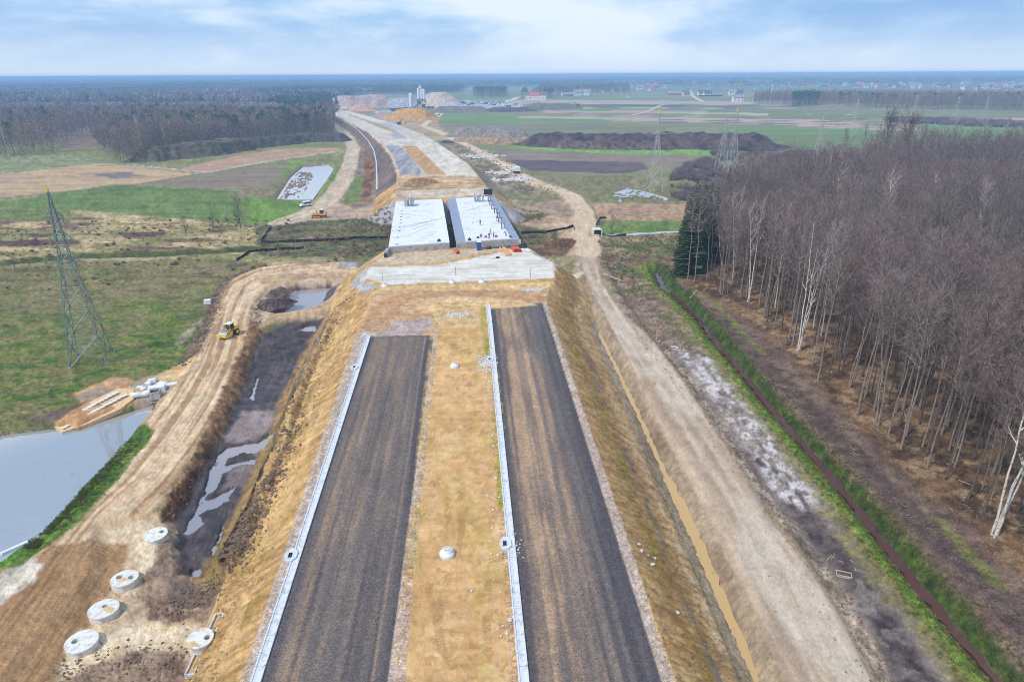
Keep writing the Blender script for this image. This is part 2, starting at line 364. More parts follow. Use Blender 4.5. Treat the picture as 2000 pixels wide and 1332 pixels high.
# nearer right fields
poly(PL((955, 290), (1060, 272), (1300, 285), (1440, 296), (1420, 330), (1310, 345), (1240, 360), (1180, 385), (1120, 372), (1030, 335)), c(118, 122, 82), c(140, 132, 100), Zf, 3, 1, 6, n=(14, 6), amp=.06)
poly(PL((960, 296), (1196, 300), (1362, 305), (1330, 330), (1254, 322), (1000, 316)), c(132, 116, 100), c(146, 130, 114), Zf, 2, .6, 6, n=(20, 2), amp=.04)
poly(PL((988, 312), (1254, 318), (1268, 331), (1223, 339), (1034, 334)), c(92, 76, 84), c(112, 94, 98), Zf, 2, .6, 6, n=(30, 1.2), amp=.08)
poly(PL((985, 290), (1041, 280), (1395, 292), (1384, 305), (1200, 301)), c(122, 160, 72), c(132, 166, 84), Zg, 1.5, .5, 6, n=(20, 4), amp=.03)
poly(PL((1420, 300), (1700, 290), (1960, 300), (2050, 330), (1700, 360), (1560, 370), (1450, 400), (1400, 350)), c(112, 110, 88), c(140, 126, 104), 0, 3, 3, 10, n=(14, 7), amp=.15)
poly(PL((1500, 300), (1640, 300), (1720, 315), (1600, 340), (1480, 325)), c(96, 88, 96), c(128, 112, 112), 0, 3, 4, 10, n=(6, 6), amp=.3)
poly(PL((1640, 308), (1740, 302), (1760, 315), (1660, 322)), c(98, 146, 66), c(114, 156, 78), Zg, 3, 2, 10, n=(14, 7))
# wetland, reeds and green strip right of the service road
poly(PL((1150, 395), (1400, 392), (1400, 440), (1165, 432)), c(186, 150, 122), c(170, 140, 108), 0, 2, 2, 5, n=(5, 3), amp=.3)
poly(PL((1185, 376), (1225, 366), (1262, 372), (1315, 388), (1300, 398), (1205, 396)), c(110, 104, 84), c(140, 126, 100), 0, 2, 1, 5, n=(3, 2), amp=.45, det=2.2)
poly(PL((1060, 345), (1240, 345), (1330, 380), (1330, 398), (1160, 396), (1120, 378)), c(120, 122, 76), c(146, 130, 98), 0, 2, 2, 8, n=(6, 4), amp=.15)
poly(PL((1168, 431), (1330, 431), (1335, 449), (1168, 456)), c(98, 126, 60), c(124, 134, 78), Zg, 1, 1, 5, n=(9, 3), amp=.1)
poly(PL((1165, 458), (1345, 452), (1320, 535), (1265, 560), (1215, 580), (1175, 520)), c(128, 110, 84), c(170, 150, 112), 0, 2, 2, 5, n=(4, 4), amp=.35, det=.8)
poly(PL((1165, 480), (1200, 480), (1240, 540), (1270, 600), (1215, 590), (1175, 530)), c(120, 100, 84), c(160, 134, 112), 0, 2, 1.5, 5, n=(3, 3), amp=.4, det=.7)
blotch(PL((1165, 458), (1345, 452), (1320, 560), (1265, 600), (1190, 560)), c(92, 112, 50), 6, .55, seed=21)
# --- left half, far to near
poly(PL((-200, 262), (560, 262), (690, 275), (690, 300), (640, 345), (560, 430), (300, 480), (-400, 480)), c(124, 128, 72), c(150, 140, 96), 0, 4, 2, 10, n=(20, 10), amp=.1)
poly(PL((-150, 312), (60, 305), (190, 305), (230, 322), (120, 335), (-200, 352)), c(126, 134, 84), c(150, 146, 108), Zg, 3, 2, 10, n=(14, 5))
poly(PL((110, 262), (190, 262), (190, 288), (120, 292)), c(120, 104, 96), c(150, 118, 100), Zf, 3, 2, 10, n=(14, 5))
poly(PL((-300, 345), (0, 340), (189, 320), (252, 323), (392, 339), (252, 362), (35, 383), (-300, 410)), c(168, 136, 114), c(190, 160, 124), Zf, 2, 1.5, 8, n=(26, 4), amp=.2)
blotch(PL((-300, 345), (0, 340), (189, 320), (252, 323), (392, 339), (252, 362), (35, 383), (-300, 410)), c(198, 168, 118), 22, .52, seed=31, sy=7, op=.7)
poly(PL((180, 341), (250, 335), (280, 345), (215, 350)), c(122, 108, 104), c(136, 120, 112), Zf, 3, 3, 8, n=(9, 4))
poly(PL((346, 331), (455, 306), (542, 292), (661, 289), (665, 295), (525, 317), (410, 336)), c(172, 134, 108), c(184, 150, 122), Zf, 2, 1, 8, n=(10, 5), amp=.2)
poly(PL((262, 361), (381, 340), (567, 317), (525, 373), (413, 371)), c(128, 112, 92), c(144, 128, 106), Zf, 1.5, .8, 8, n=(26, 3), amp=.08)
poly(PL((-300, 415), (21, 393), (224, 361), (300, 365), (500, 377), (548, 431), (490, 438), (245, 418), (105, 408), (-100, 400)), c(98, 116, 60), c(116, 134, 70), Zg, 1, .6, 8, n=(30, 3.5), amp=.05)
poly(PL((482, 376), (502, 377), (550, 431), (492, 438)), c(122, 152, 58), c(112, 140, 60), Zg, 1.5, .6, 8, n=(9, 5), amp=.05)
poly(PL((505, 386), (567, 316), (600, 318), (560, 350), (532, 388), (615, 390), (655, 330), (672, 318), (640, 375), (590, 410), (548, 425)), c(98, 134, 50), c(124, 142, 70), Zg, 1.5, .8, 6, n=(8, 5), amp=.1)
line(PL((252, 322), (329, 330), (406, 337), (490, 321), (595, 305), (665, 296)), 4.0, c(192, 180, 164), c(172, 158, 140), zone('farm_track', 'soil'), .8, .5, 6, n=(5, 5))
line(PL((160, 325), (252, 323), (392, 341), (252, 363), (30, 386)), 1.4, c(104, 98, 74), c(120, 110, 84), None, .8, .4, 6, op=.7)
# straw meadow left with brown sedge and green
SM = PL((-500, 440), (0, 408), (105, 409), (300, 424), (490, 440), (560, 436), (780, 425), (790, 480), (640, 500), (430, 540), (200, 560), (-500, 620))
poly(SM, c(200, 174, 130), c(160, 144, 98), 0, 3, 2, 10, n=(13, 5), amp=.35, det=1.3, seed=51)
blotch(SM, c(116, 122, 64), 16, .56, seed=33, sy=5, op=.6)
blotch(SM, c(108, 76, 70), 14, .60, seed=35, sy=5, op=.8, amp=.5)
blotch(PL((-400, 455), (60, 455), (170, 462), (160, 478), (-400, 495)), c(100, 70, 68), 16, .45, seed=36, sy=5, op=.9)
blotch(PL((225, 455), (330, 450), (330, 460), (240, 468)), c(98, 68, 66), 8, .40, seed=37, sy=4, op=.9)
poly(PL((-200, 402), (90, 398), (180, 425), (60, 432), (-200, 430)), c(96, 118, 56), c(120, 130, 70), Zg, 2, 2, 8, n=(12, 4), op=.8)
line(LDITCH, 7.5, c(72, 84, 36), c(94, 96, 48), zone('ditch', 'grass'), 1, .8, 5, n=(4, 4), amp=.2)
line(PL((-300, 538), (0, 521), (150, 508), (300, 504), (480, 492)), 2.5, c(176, 160, 132), c(150, 140, 100), None, 1, .8, 8, n=(3, 3), op=.6)
# green meadow round the pylon
GM = PL((-900, 660), (-300, 560), (0, 520), (200, 512), (440, 505), (520, 515), (470, 535), (432, 562), (415, 618), (385, 688), (350, 735), (240, 780), (150, 822), (0, 838), (-900, 1080))
poly(GM, c(128, 118, 78), c(112, 118, 56), Zg, 1.5, 1.2, 6, n=(9, 5), amp=.18, det=.9, seed=61)
blotch(GM, c(150, 128, 96), 6, .50, seed=62, sy=2.2, op=.6); blotch(GM, c(100, 78, 64), 5, .63, seed=63, sy=3, op=.6)
i = sub(bbox(GM), 1); d = sdpoly(X[i], Y[i], GM); pyr = np.array(P(0, 590))[1]; pya = P(0, 700)[1]
g = smooth((pyr+14-Y[i]+12*warpn(i, 14, 5))/26)*(d > 0)
g = g*(.40+.6*stretch(fbm(X[i]/5, Y[i]/3, 4, 66), .33, .6))
apply(i, g*.92, None, c(64, 102, 30), c(126, 130, 64), nz(i, 3, 1.4, seed=64))
blotch(PL((290, 590), (370, 690), (180, 800), (0, 835), (-200, 700), (100, 560)), c(140, 122, 88), 3.0, .58, seed=68, sy=1.8, op=.55)
line(GL((402, 622), (372, 645), (350, 672)), 1.6, c(182, 168, 148), c(150, 140, 110), None, .8, .8, 2, n=(2, 2), op=.7)
# beside and under the bridge
VAL = PL((500, 445), (560, 425), (760, 420), (1130, 420), (1130, 500), (760, 505), (500, 500))
poly(VAL, c(104, 98, 66), c(136, 120, 92), 0, 2, 2, 6, n=(5, 4), amp=.5, det=1.1, seed=71)
blotch(VAL, c(88, 104, 50), 8, .54, seed=72, sy=4, op=.7)
blotch(VAL, c(80, 66, 58), 5, .60, seed=73, sy=3, op=.7)
Zs = zone('dirt_ground', 'soil')
poly(PL((1010, 440), (1060, 425), (1150, 400), (1150, 470), (1140, 500), (1080, 500), (1050, 480), (1100, 455)), c(206, 174, 144), c(172, 140, 112), Zs, 1.5, 1.5, 5, n=(6, 3), amp=.3, det=1)
poly(PL((1035, 490), (1050, 474), (1105, 465), (1128, 478), (1100, 500), (1060, 500)), c(98, 78, 60), c(150, 118, 88), Zs, 1.5, 1.0, 4, n=(4, 3), amp=.6, det=1)
poly(PL((540, 432), (575, 415), (640, 392), (700, 385), (760, 395), (770, 430), (690, 428), (600, 432), (560, 436)), c(196, 170, 146), c(172, 146, 124), Zs, 1.5, 1.2, 5, n=(7, 2.5), amp=.2, det=1)
poly(PL((960, 360), (1010, 372), (1070, 385), (1125, 400), (1125, 425), (1030, 415), (990, 410)), c(176, 152, 126), c(140, 122, 98), Zs, 2, 1.5, 5, n=(7, 3), amp=.3, det=1)
blotch(PL((960, 350), (1010, 372), (1060, 372), (1070, 400), (1000, 400)), c(104, 116, 62), 6, .5, seed=75)
# strip between motorway and service road beyond the bridge: rubble ground
SR = PL((870, 280), (905, 285), (960, 315), (1005, 345), (1060, 375), (1030, 385), (975, 362), (940, 335))
poly(SR, c(140, 122, 104), c(170, 152, 132), Zs, 1.5, 1.2, 5, n=(5, 4), amp=.5, det=1.2)
blotch(SR, c(98, 104, 66), 7, .53, seed=76)
poly(PL((800, 222), (850, 222), (860, 250), (900, 272), (850, 275), (800, 255), (740, 232)), c(190, 164, 130), c(160, 140, 108), Zs, 3, 2, 8, n=(10, 5), amp=.2)
# left of the motorway beyond the bridge
poly(PL((640, 215), (700, 250), (735, 290), (745, 340), (735, 400), (690, 410), (665, 395), (690, 340), (700, 300), (690, 270), (655, 235)), c(120, 104, 92), c(156, 136, 112), Zs, 2, 1.5, 5, n=(4, 8), amp=.3, det=1)
poly(PL((690, 345), (716, 345), (712, 375), (690, 400), (668, 396)), c(98, 118, 56), c(140, 134, 84), Zs, 2, 1.5, 5, n=(5, 5))
poly(PL((712, 280), (728, 300), (733, 330), (722, 395), (706, 395), (712, 330)), c(104, 70, 48), c(150, 110, 76), Zs, 1.5, 1.2, 5, n=(3, 6), amp=.5)
Ztr = zone('haul_road', 'track_sand')
line(PL((548, 436), (590, 420), (625, 402), (652, 380), (672, 350), (682, 325), (691, 290), (680, 268), (657, 245), (640, 230)), 9, c(190, 166, 142), c(208, 186, 160), Ztr, 1.2, .8, 6, n=(1.2, 22), alongn=True, amp=.1)
# --- service road right
poly(GL((1100, 560), (1128, 500), (1122, 440), (1160, 440), (1165, 500), (1190, 560), (1230, 620), (1320, 700), (1480, 900), (1600, 1080), (1760, 1400), (1450, 1400), (1400, 1220), (1320, 1020), (1240, 850), (1180, 720), (1130, 620)),
     c(150, 128, 104), c(178, 156, 130), Zs, 1, .6, 3, n=(1.5, 9), road=True, amp=.2, det=.5)
Zr = zone('service_road', 'track_sand')
RE = GL((1134, 500), (1146, 550), (1176, 605), (1192, 635), (1224, 700), (1259, 770), (1290, 835), (1327, 905), (1372, 990), (1420, 1090), (1470, 1190), (1535, 1332), (1580, 1450), (1790, 1450), (1708, 1332), (1650, 1215), (1590, 1120), (1496, 1000), (1415, 869), (1352, 770), (1280, 671), (1209, 604), (1175, 550), (1163, 500))
poly(RE, c(178, 152, 130), c(194, 170, 146), Zr, .6, .35, 3, n=(.8, 26), road=True, amp=.04, det=.6, lo=.36, hi=.64)
i = sub(bbox(RE), 1); d = sdpoly(X[i], Y[i], RE); f = fbm(X[i]/9, Y[i]/26, 4, 90); m = (d > .3)*smooth((f-.56)/.1+.5)*.5
apply(i, m, None, c(214, 198, 180), c(222, 208, 192), nz(i, 2, 3))
_, s_, t_ = ldist(X[i], Y[i], SERV)
m = (d > .3)*(.35+.65*stretch(fbm(t_*.8, s_/14, 3, 92), .42, .62))*(np.exp(-((np.abs(t_+.2)-1.1)/.4)**2)+.6*np.exp(-((np.abs(t_-2.6))/.3)**2))*.75
apply(i, m, None, c(216, 198, 178), c(206, 190, 170), nz(i, 2, 3))
line(SERV[9:], 7.0, c(206, 178, 146), c(222, 198, 168), Zr, .8, .6, 5, n=(.9, 25), alongn=True, amp=.05)
line(SERV[9:16], 9.0, c(196, 164, 134), c(214, 190, 162), None, 2, .9, 5, n=(.9, 9), alongn=True, op=.5)
# grey white verge, dark soil, grass beside the ditch
V1 = GL((1215, 600), (1240, 590), (1300, 600), (1352, 640), (1410, 720), (1470, 800), (1540, 880), (1600, 960), (1680, 1060), (1760, 1160), (1850, 1290), (1980, 1450), (1800, 1450), (1715, 1332), (1655, 1215), (1600, 1120), (1500, 995), (1420, 865), (1356, 765), (1285, 668))
Zd = zone('stripped_verge', 'soil')
poly(V1, c(130, 114, 106), c(164, 148, 138), Zd, .8, .8, 3, n=(2.5, 4), amp=.16, det=.5, seed=81)
V2 = GL((1420, 840), (1500, 890), (1580, 960), (1660, 1060), (1740, 1160), (1830, 1290), (1950, 1450), (1800, 1450), (1730, 1332), (1680, 1215), (1630, 1130), (1560, 1050), (1500, 960), (1440, 880))
i = sub(bbox(V2), 1); d = sdpoly(X[i], Y[i], V2)
m = smooth(d/2.5)*smooth((S_[i].max()*.0+ (P(0, 880)[1]+6-Y[i]))/14)
m = m*(.6+.4*stretch(fbm(X[i]/2, Y[i]/2, 4, 83), .3, .5))
apply(i, np.clip(m*1.5, 0, 1), None, c(70, 60, 64), c(108, 94, 94), nz(i, 1.0, 1.0, seed=84), .15, .4)
V3 = GL((1285, 640), (1345, 640), (1412, 720), (1475, 790), (1550, 880), (1625, 970), (1570, 1010), (1500, 960), (1440, 860), (1370, 760), (1310, 680))
blotch(V3, c(220, 210, 208), .8, .45, seed=85, sy=1.8, op=.85, soft=.2)
blotch(V3, c(118, 102, 96), 1.4, .57, seed=86, op=.6)
blotch(GL((1600, 1100), (1700, 1100), (1780, 1230), (1830, 1332), (1760, 1332), (1650, 1190)), c(150, 140, 132), 1.5, .56, seed=87, op=.6)
line(GL((1270, 640), (1345, 745), (1420, 855), (1510, 990), (1600, 1100), (1668, 1215), (1735, 1345)), 1.5, c(120, 104, 92), c(196, 176, 156), None, .6, .5, 2, n=(.8, 1.6), alongn=True, amp=.3, det=.35)
poly(PL((1205, 590), (1230, 570), (1290, 560), (1330, 620), (1370, 690), (1330, 680), (1260, 650)), c(128, 108, 92), c(166, 142, 122), None, 1, 1, 2, n=(1.6, 1.6), amp=.45, det=.5, seed=88)
blotch(PL((1230, 560), (1300, 550), (1360, 640), (1390, 700), (1340, 690)), c(96, 104, 58), 2.5, .5, seed=89, op=.7)
Zb = zone('ditch_bank', 'grass')
line(RDITCH, 3.6, c(146, 138, 74), c(112, 104, 66), None, 1.6, 1.5, 1.4, n=(.7, .7), amp=.10, det=.5, off=3.6, op=.75)
line(RDITCH, 3.9, c(98, 136, 46), c(130, 150, 64), Zb, .9, .55, 1.4, n=(.9, 2), amp=.22, det=.45, off=1.5)
line(RDITCH, 3.6, c(54, 72, 32), c(88, 104, 46), Zb, .5, .45, 1.0, n=(.7, 1.2), amp=.3, det=.4, off=-1.9)
line(RDITCH, 1.2, c(44, 40, 34), c(60, 52, 44), None, .5, .3, 1.0, n=(.7, 1.2), off=-3.6, op=.7)
line(RDITCH, 1.5, c(70, 56, 40), c(92, 74, 52), zone('ditch', 'mud'), .6, .2, 2)
# beyond the ditch: brown brushed strip, then the forest floor
B1 = GL((1325, 555), (1365, 585), (1420, 650), (1475, 715), (1530, 785), (1600, 860), (1660, 925), (1740, 1015), (1820, 1115), (1890, 1190), (1960, 1275), (2040, 1350), (2400, 1700), (3000, 1700), (2600, 380), (1900, 330), (1700, 345), (1560, 385), (1430, 410), (1350, 470), (1315, 530))
Zff = zone('forest_floor', 'scrub')
poly(B1, c(116, 92, 80), c(134, 112, 98), Zff, .8, .6, 2, n=(3, 3), amp=.10, det=.5, seed=91)
FF = GL((1325, 548), (1400, 590), (1480, 640), (1560, 715), (1640, 800), (1720, 880), (1800, 960), (1880, 1010), (1960, 1090), (2060, 1180), (3000, 1700), (2600, 380), (1900, 340), (1700, 355), (1560, 395), (1440, 420), (1360, 480))
poly(FF, c(104, 78, 58), c(142, 112, 84), Zff, 2.5, 1.5, 3, n=(3, 3), amp=.2, det=.7, seed=92)
blotch(FF, c(178, 146, 112), 2.2, .61, seed=93, op=.65); blotch(FF, c(70, 56, 46), 3.2, .58, seed=94, op=.7)
line(GL((1420, 630), (1500, 720), (1600, 815), (1700, 920), (1800, 1020), (1900, 1120), (2000, 1230)), 3.2, c(88, 72, 68), c(110, 92, 86), None, 1.2, .8, 2.5, n=(1.5, 1.5), op=.8, amp=.14, det=.4)
for pp in [((1395, 588), (1440, 640), (1490, 690)), ((1840, 1020), (1900, 1090), (1950, 1140)), ((1380, 585), (1360, 570), (1350, 560))]:
    line(GL(*pp), 1.4, c(112, 120, 56), c(140, 136, 80), None, .8, .8, 1.2, n=(1, 1), op=.75)
# --- left haul road and sand yard
yard = GL((-100, 1130), (40, 1060), (62, 1048), (115, 1025), (200, 1010), (345, 1015), (400, 1100), (450, 1100), (455, 1180), (430, 1332), (420, 1450), (-500, 1450))
Zy = zone('sand_yard', 'track_sand')
poly(yard, c(214, 186, 152), c(190, 160, 126), Zy, 1, .8, 3, n=(3, 3), amp=.16, det=.6, seed=101)
Zl = zone('dirt_road', 'track_sand')
poly(LROAD, c(206, 172, 134), c(190, 154, 118), Zl, .9, .6, 2.5, n=(5, 5), amp=.05, det=.6)
LC = PL((700, 523), (600, 527), (520, 538), (478, 560), (458, 600), (445, 650), (425, 715), (385, 790), (330, 870), (270, 945), (200, 1010), (130, 1100), (60, 1200), (-20, 1332))
i = sub(bbox(LROAD), 1); d = sdpoly(X[i], Y[i], LROAD); _, s_, t_ = ldist(X[i], Y[i], LC)
r = fbm(t_/.55, s_/35, 4, 103)
m = smooth(d/1.2); apply(i, m*stretch(r, .44, .62)*.8, None, c(222, 192, 156), c(226, 200, 168), nz(i, 3, 3))
apply(i, m*stretch(.5-r, -.05, .12)*.65, None, c(168, 132, 100), c(160, 124, 90), nz(i, 3, 3))
XTR[i] += m*(r-.5)*.35
TRK = GL((0, 1135), (60, 1090), (110, 1065), (160, 1055), (262, 1060), (245, 1120), (205, 1180), (120, 1332), (90, 1400), (-300, 1400))
i = sub(bbox(TRK), 1); d = sdpoly(X[i], Y[i], TRK)+.5*warpn(i, 2, 9); m = smooth(d/.8)
TC = GL((255, 1060), (150, 1200), (60, 1332)); _, s_, t_ = ldist(X[i], Y[i], [TC[0], (2*TC[2][0]-TC[1][0]+0*TC[0][0], 2*TC[2][1]-TC[1][1])])
wv = np.sin(s_*2*math.pi/.34+2*fbm(t_/1.1, s_/3, 2, 8)*4); bandm = stretch(fbm(t_/.5, s_/20, 3, 105), .42, .5)
apply(i, m*.9, None, c(168, 128, 88), c(146, 110, 76), stretch(fbm(t_/.45, s_/12, 4, 106), .35, .6))
apply(i, m*.5*bandm*(wv > 0), None, c(190, 150, 108), c(190, 150, 108), nz(i, 3, 3)); XTR[i] += m*bandm*wv*.03
for pts, ca, cb in [(((0, 1120), (60, 1080), (90, 1100), (60, 1140), (0, 1180)), (190, 176, 160), (226, 214, 196)),
                    (((205, 1040), (290, 1020), (340, 1060), (310, 1100), (270, 1160), (262, 1060), (215, 1062)), (232, 210, 178), (214, 188, 154)),
                    (((150, 1235), (280, 1200), (395, 1225), (400, 1262), (290, 1270), (180, 1300), (110, 1332), (125, 1280)), (232, 212, 182), (216, 186, 146)),
                    (((210, 1180), (262, 1150), (300, 1180), (310, 1215), (215, 1235)), (220, 196, 164), (180, 152, 124))]:
    poly(GL(*pts), c(*ca), c(*cb), None, .8, .7, 1.6, n=(1.5, 1.5), seed=int(pts[0][0]+7), amp=.15, det=.5)
Zm = zone('churned_earth', 'mud')
for pts in [((330, 1040), (400, 1060), (395, 1110), (450, 1085), (470, 1100), (430, 1180), (400, 1215), (290, 1205), (262, 1165), (300, 1090)),
            ((110, 1340), (160, 1300), (250, 1278), (350, 1268), (372, 1290), (370, 1400), (100, 1400))]:
    poly(GL(*pts), c(128, 100, 82), c(164, 136, 112), Zm, .9, .8, 1.8, n=(1.6, 1.6), amp=.35, det=.6, seed=112)
poly(GL((340, 1130), (385, 1120), (400, 1160), (350, 1190), (318, 1180)), c(104, 88, 78), c(128, 108, 94), Zm, .9, .6, 1.8, n=(1.6, 1.6), seed=113)
# edges of the haul road: clods
line(PL((507, 520), (455, 540), (425, 570), (408, 625), (378, 690), (360, 715)), 2.6, c(150, 124, 104), c(104, 86, 70), Zs, .9, .8, 1.5, n=(1.2, 1.2), amp=.7, det=.6)
line(PL((505, 600), (500, 640), (485, 690), (462, 745), (435, 810), (410, 870), (375, 930), (335, 1005)), 2.6, c(160, 120, 84), c(112, 82, 60), Zs, .9, .9, 1.5, n=(1.2, 1.2), amp=.5, det=.6)
poly(PL((395, 900), (420, 850), (400, 905), (372, 960), (345, 1000), (318, 1025), (310, 1015), (350, 950)), c(96, 66, 48), c(78, 54, 42), Zs, .6, .6, 1.2, n=(1, 1), amp=.5, det=.5)
poly(PL((500, 545), (600, 536), (700, 534), (715, 545), (690, 575), (640, 610), (560, 622), (505, 640), (497, 600), (520, 570)), c(206, 172, 134), c(180, 150, 118), Zs, 1, .7, 2, n=(3, 2), amp=.2, det=.7)
line(PL((660, 545), (600, 548), (545, 565), (510, 595), (506, 625)), 3.0, c(218, 196, 170), c(190, 162, 132), None, .9, .6, 1.5, n=(1.2, 4), alongn=True, amp=.25, det=.6)
# mud pits
Zmp = zone('mud_pit', 'mud')
poly(MUD2, c(70, 60, 62), c(98, 84, 84), Zmp, .9, .8, 1.5, n=(2, 1.2), amp=.35, det=.6)
poly(MUD, c(68, 60, 63), c(100, 88, 87), Zmp, .9, .6, 1.5, n=(1.2, 1.2), amp=.16, det=2.4, seed=121)
i = sub(bbox(MUD), 1); d = sdpoly(X[i], Y[i], MUD); LM = PL((600, 640), (560, 720), (500, 850), (430, 1000), (380, 1110)); _, s_, t_ = ldist(X[i], Y[i], LM)
r = fbm(t_/.5, s_/18, 3, 123); apply(i, smooth(d)*stretch(r, .48, .6)*.6, None, c(64, 56, 60), c(78, 68, 70), nz(i, 2, 2))
XTR[i] += smooth(d)*((r-.5)*.32+(fbm(X[i]/1.1, Y[i]/1.1, 3, 125)-.5)*.3)
up = smooth((Y[i]-P(0, 705)[1])/3)*smooth(d*1.2); apply(i, up*.85, None, c(58, 48, 52), c(86, 72, 70), nz(i, 1.5, 1.5, seed=3), .45, .6); XTR[i] += up*.35
MW = [PL((345, 1024), (360, 1002), (383, 962), (396, 930), (406, 893), (430, 860), (452, 853), (500, 846), (528, 828), (549, 802), (554, 812), (536, 842), (512, 860), (496, 870), (470, 872), (446, 880), (440, 890), (472, 882), (506, 876), (498, 892), (456, 898), (432, 908), (427, 936), (404, 955), (442, 940), (466, 922), (446, 962), (412, 977), (387, 987), (402, 1002), (384, 1022), (362, 1028)),
      PL((358, 1114), (366, 1092), (386, 1088), (396, 1098), (390, 1118), (370, 1122)), PL((568, 634), (600, 623), (638, 621), (634, 636), (600, 640)), PL((424, 1012), (440, 978), (450, 984), (436, 1022), (424, 1048), (414, 1042)), PL((482, 765), (498, 720), (508, 722), (494, 768)), PL((404, 1062), (420, 1030), (430, 1034), (412, 1070))]
XTR[sub(bbox(MUD), 1)] += .16
poly(PL((436, 840), (470, 790), (540, 786), (535, 820), (500, 842), (450, 850)), c(158, 140, 136), c(140, 122, 120), None, 1.0, .8, 2, n=(1.4, 1.4), amp=.1)
poly(PL((432, 905), (500, 885), (480, 930), (440, 938)), c(134, 118, 116), c(116, 102, 102), None, 1.0, .8, 2, n=(1.4, 1.4), amp=.1)
for q in MW:
    i = sub(bbox(q), 1); d = sdpoly(X[i], Y[i], q)-.32+.45*warpn(i, .9, 15); m = smooth(d/.5+.5); XTR[i] -= m*.55; AMP[i] *= (1-m); apply(i, m*.9, None, c(70, 60, 60), c(84, 72, 70), nz(i, 1, 1))
# berm of dug soil
line(BERM, 7.5, c(176, 140, 96), c(150, 120, 84), Zs, 1.2, .8, 2, n=(1.5, 1.5), amp=.25, det=.7)
line(BERM, 3.6, c(122, 100, 82), c(80, 62, 50), Zs, .9, .9, 1.4, n=(.9, 1.8), alongn=True, amp=.9, det=.55, off=.2)
line(BERM[:4], 2.6, c(170, 150, 130), c(120, 100, 84), None, .9, .6, 1.4, n=(.9, 1.8), alongn=True, op=.8, off=.5)
line(BERM[4:], 2.4, c(104, 112, 46), c(160, 128, 80), None, .9, .9, 1.4, n=(.9, 1.2), alongn=True, op=.6, off=2.2)
line(BERM[5:], 2.6, c(84, 58, 46), c(60, 44, 36), None, .6, .6, 1.0, n=(.7, .7), amp=.8, det=.5)
# pond shores
line(POND1[9:15], 5.0, c(84, 112, 42), c(112, 132, 56), Zb, .8, .6, 2, n=(1.2, 2), amp=.2, det=.5, off=-2.0)
line(PL((180, 838), (215, 818), (258, 790)), 2.0, c(60, 98, 30), c(84, 118, 40), Zb, .6, .4, 2, n=(1, 1), amp=.2, det=.5)
poly(PL((0, 1085), (30, 1062), (40, 1075), (20, 1105), (0, 1120)), c(84, 130, 40), c(110, 150, 50), Zb, .8, .5, 2)
poly(PL((108, 822), (250, 765), (262, 742), (220, 735), (140, 770), (165, 790), (105, 812)), c(190, 142, 102), c(200, 158, 120), Zs, .8, .7, 2, n=(3, 2), amp=.1)
poly(PL((145, 775), (205, 752), (215, 765), (180, 782), (150, 782)), c(150, 130, 114), c(168, 148, 132), Zs, 1, .7, 2, n=(2, 1))
poly(PL((60, 818), (110, 800), (205, 775), (215, 785), (110, 822), (60, 828)), c(104, 88, 74), c(130, 112, 96), Zs, .8, .4, 2, n=(2, 1))
poly(PL((250, 765), (262, 742), (330, 728), (380, 700), (400, 705), (355, 750), (300, 790), (262, 790)), c(196, 176, 150), c(170, 148, 122), Zs, .8, .7, 2, n=(2, 1.4), amp=.2)
poly(PL((300, 735), (375, 700), (388, 705), (352, 745), (330, 752)), c(226, 192, 144), c(214, 174, 124), None, .8, .8, 2, n=(2, 1.4), amp=.2)

poly(PL((104, 826), (118, 838), (170, 824), (235, 800), (264, 784), (266, 762), (232, 758), (180, 780)), c(204, 156, 108), c(188, 140, 96), Zs, .5, .3, 2, n=(1.5, 1.5), amp=.05)
# --- motorway embankment (its slope, then the platform surfaces)
dl, dr = xl(Y)-X, X-xr(Y); dd = np.maximum(dl, dr); zr_ = zroad(Y); brd = np.minimum(Y-BR0, BR1-Y)
base = np.zeros(NV)
onemb = (Z > .45*0+.25) & (Z > zr_-np.maximum(dd, 0)/1.45-np.maximum(brd-1, 0)/1.6-.02) & (Y < 1400) & (dd < zr_*1.5) & (zr_-np.maximum(dd, 0)/1.45 > .3) & ((brd < 8))
edge = np.clip((zr_-np.maximum(dd, 0)/1.45-.2)/.5, 0, 1)*onemb
Ze = zone('embankment', 'soil')
i = np.where(edge > .01)[0]; rl = stretch(fbm(S_[i]/.7, T_[i]/6, 4, 131)*.6+fbm(S_[i]/.3+T_[i]*.3, T_[i]/2.5, 3, 132)*.4, .36, .64)
apply(i, edge[i], Ze, c(212, 172, 120), c(172, 130, 84), rl, .12, .5); XTR[i] += (rl-.5)*.22*(dd[i] > .4)
nearR = (dr > .8) & (Y < BR0-14) & onemb
i = np.where(nearR)[0]; prof = np.exp(-((dr[i]-3.6)/2.0)**2)
m = prof*stretch(fbm(S_[i]/1.6, T_[i]/1.0, 4, 133), .30, .55)
apply(i, m*.85, None, c(174, 132, 82), c(148, 110, 72), nz(i, .8, .8, seed=5))
m = np.exp(-((dr[i]-3.2)/.9)**2)*stretch(fbm(S_[i]/6, T_[i]/1.0, 4, 134), .42, .6)
apply(i, m*.55, None, c(140, 134, 44), c(156, 140, 56), nz(i, 1.2, 1.2, seed=5))
m = np.exp(-((dr[i]-4.6)/.5)**2)*stretch(fbm(S_[i]/3, T_[i]/.8, 4, 135), .48, .6)
apply(i, m*.7, None, c(126, 122, 126), c(110, 104, 104), nz(i, 1.2, 1.2, seed=5))
m = np.exp(-((dr[i]-6.6)/.8)**2)*stretch(fbm(S_[i]/.5, T_[i]/2.0, 3, 136), .35, .6)
apply(i, m*.8, None, c(226, 196, 158), c(214, 182, 142), nz(i, 1.2, 1.2, seed=5)); XTR[i] += m*.08
i = np.where((dl > .8) & (Y < BR0-10) & onemb)[0]
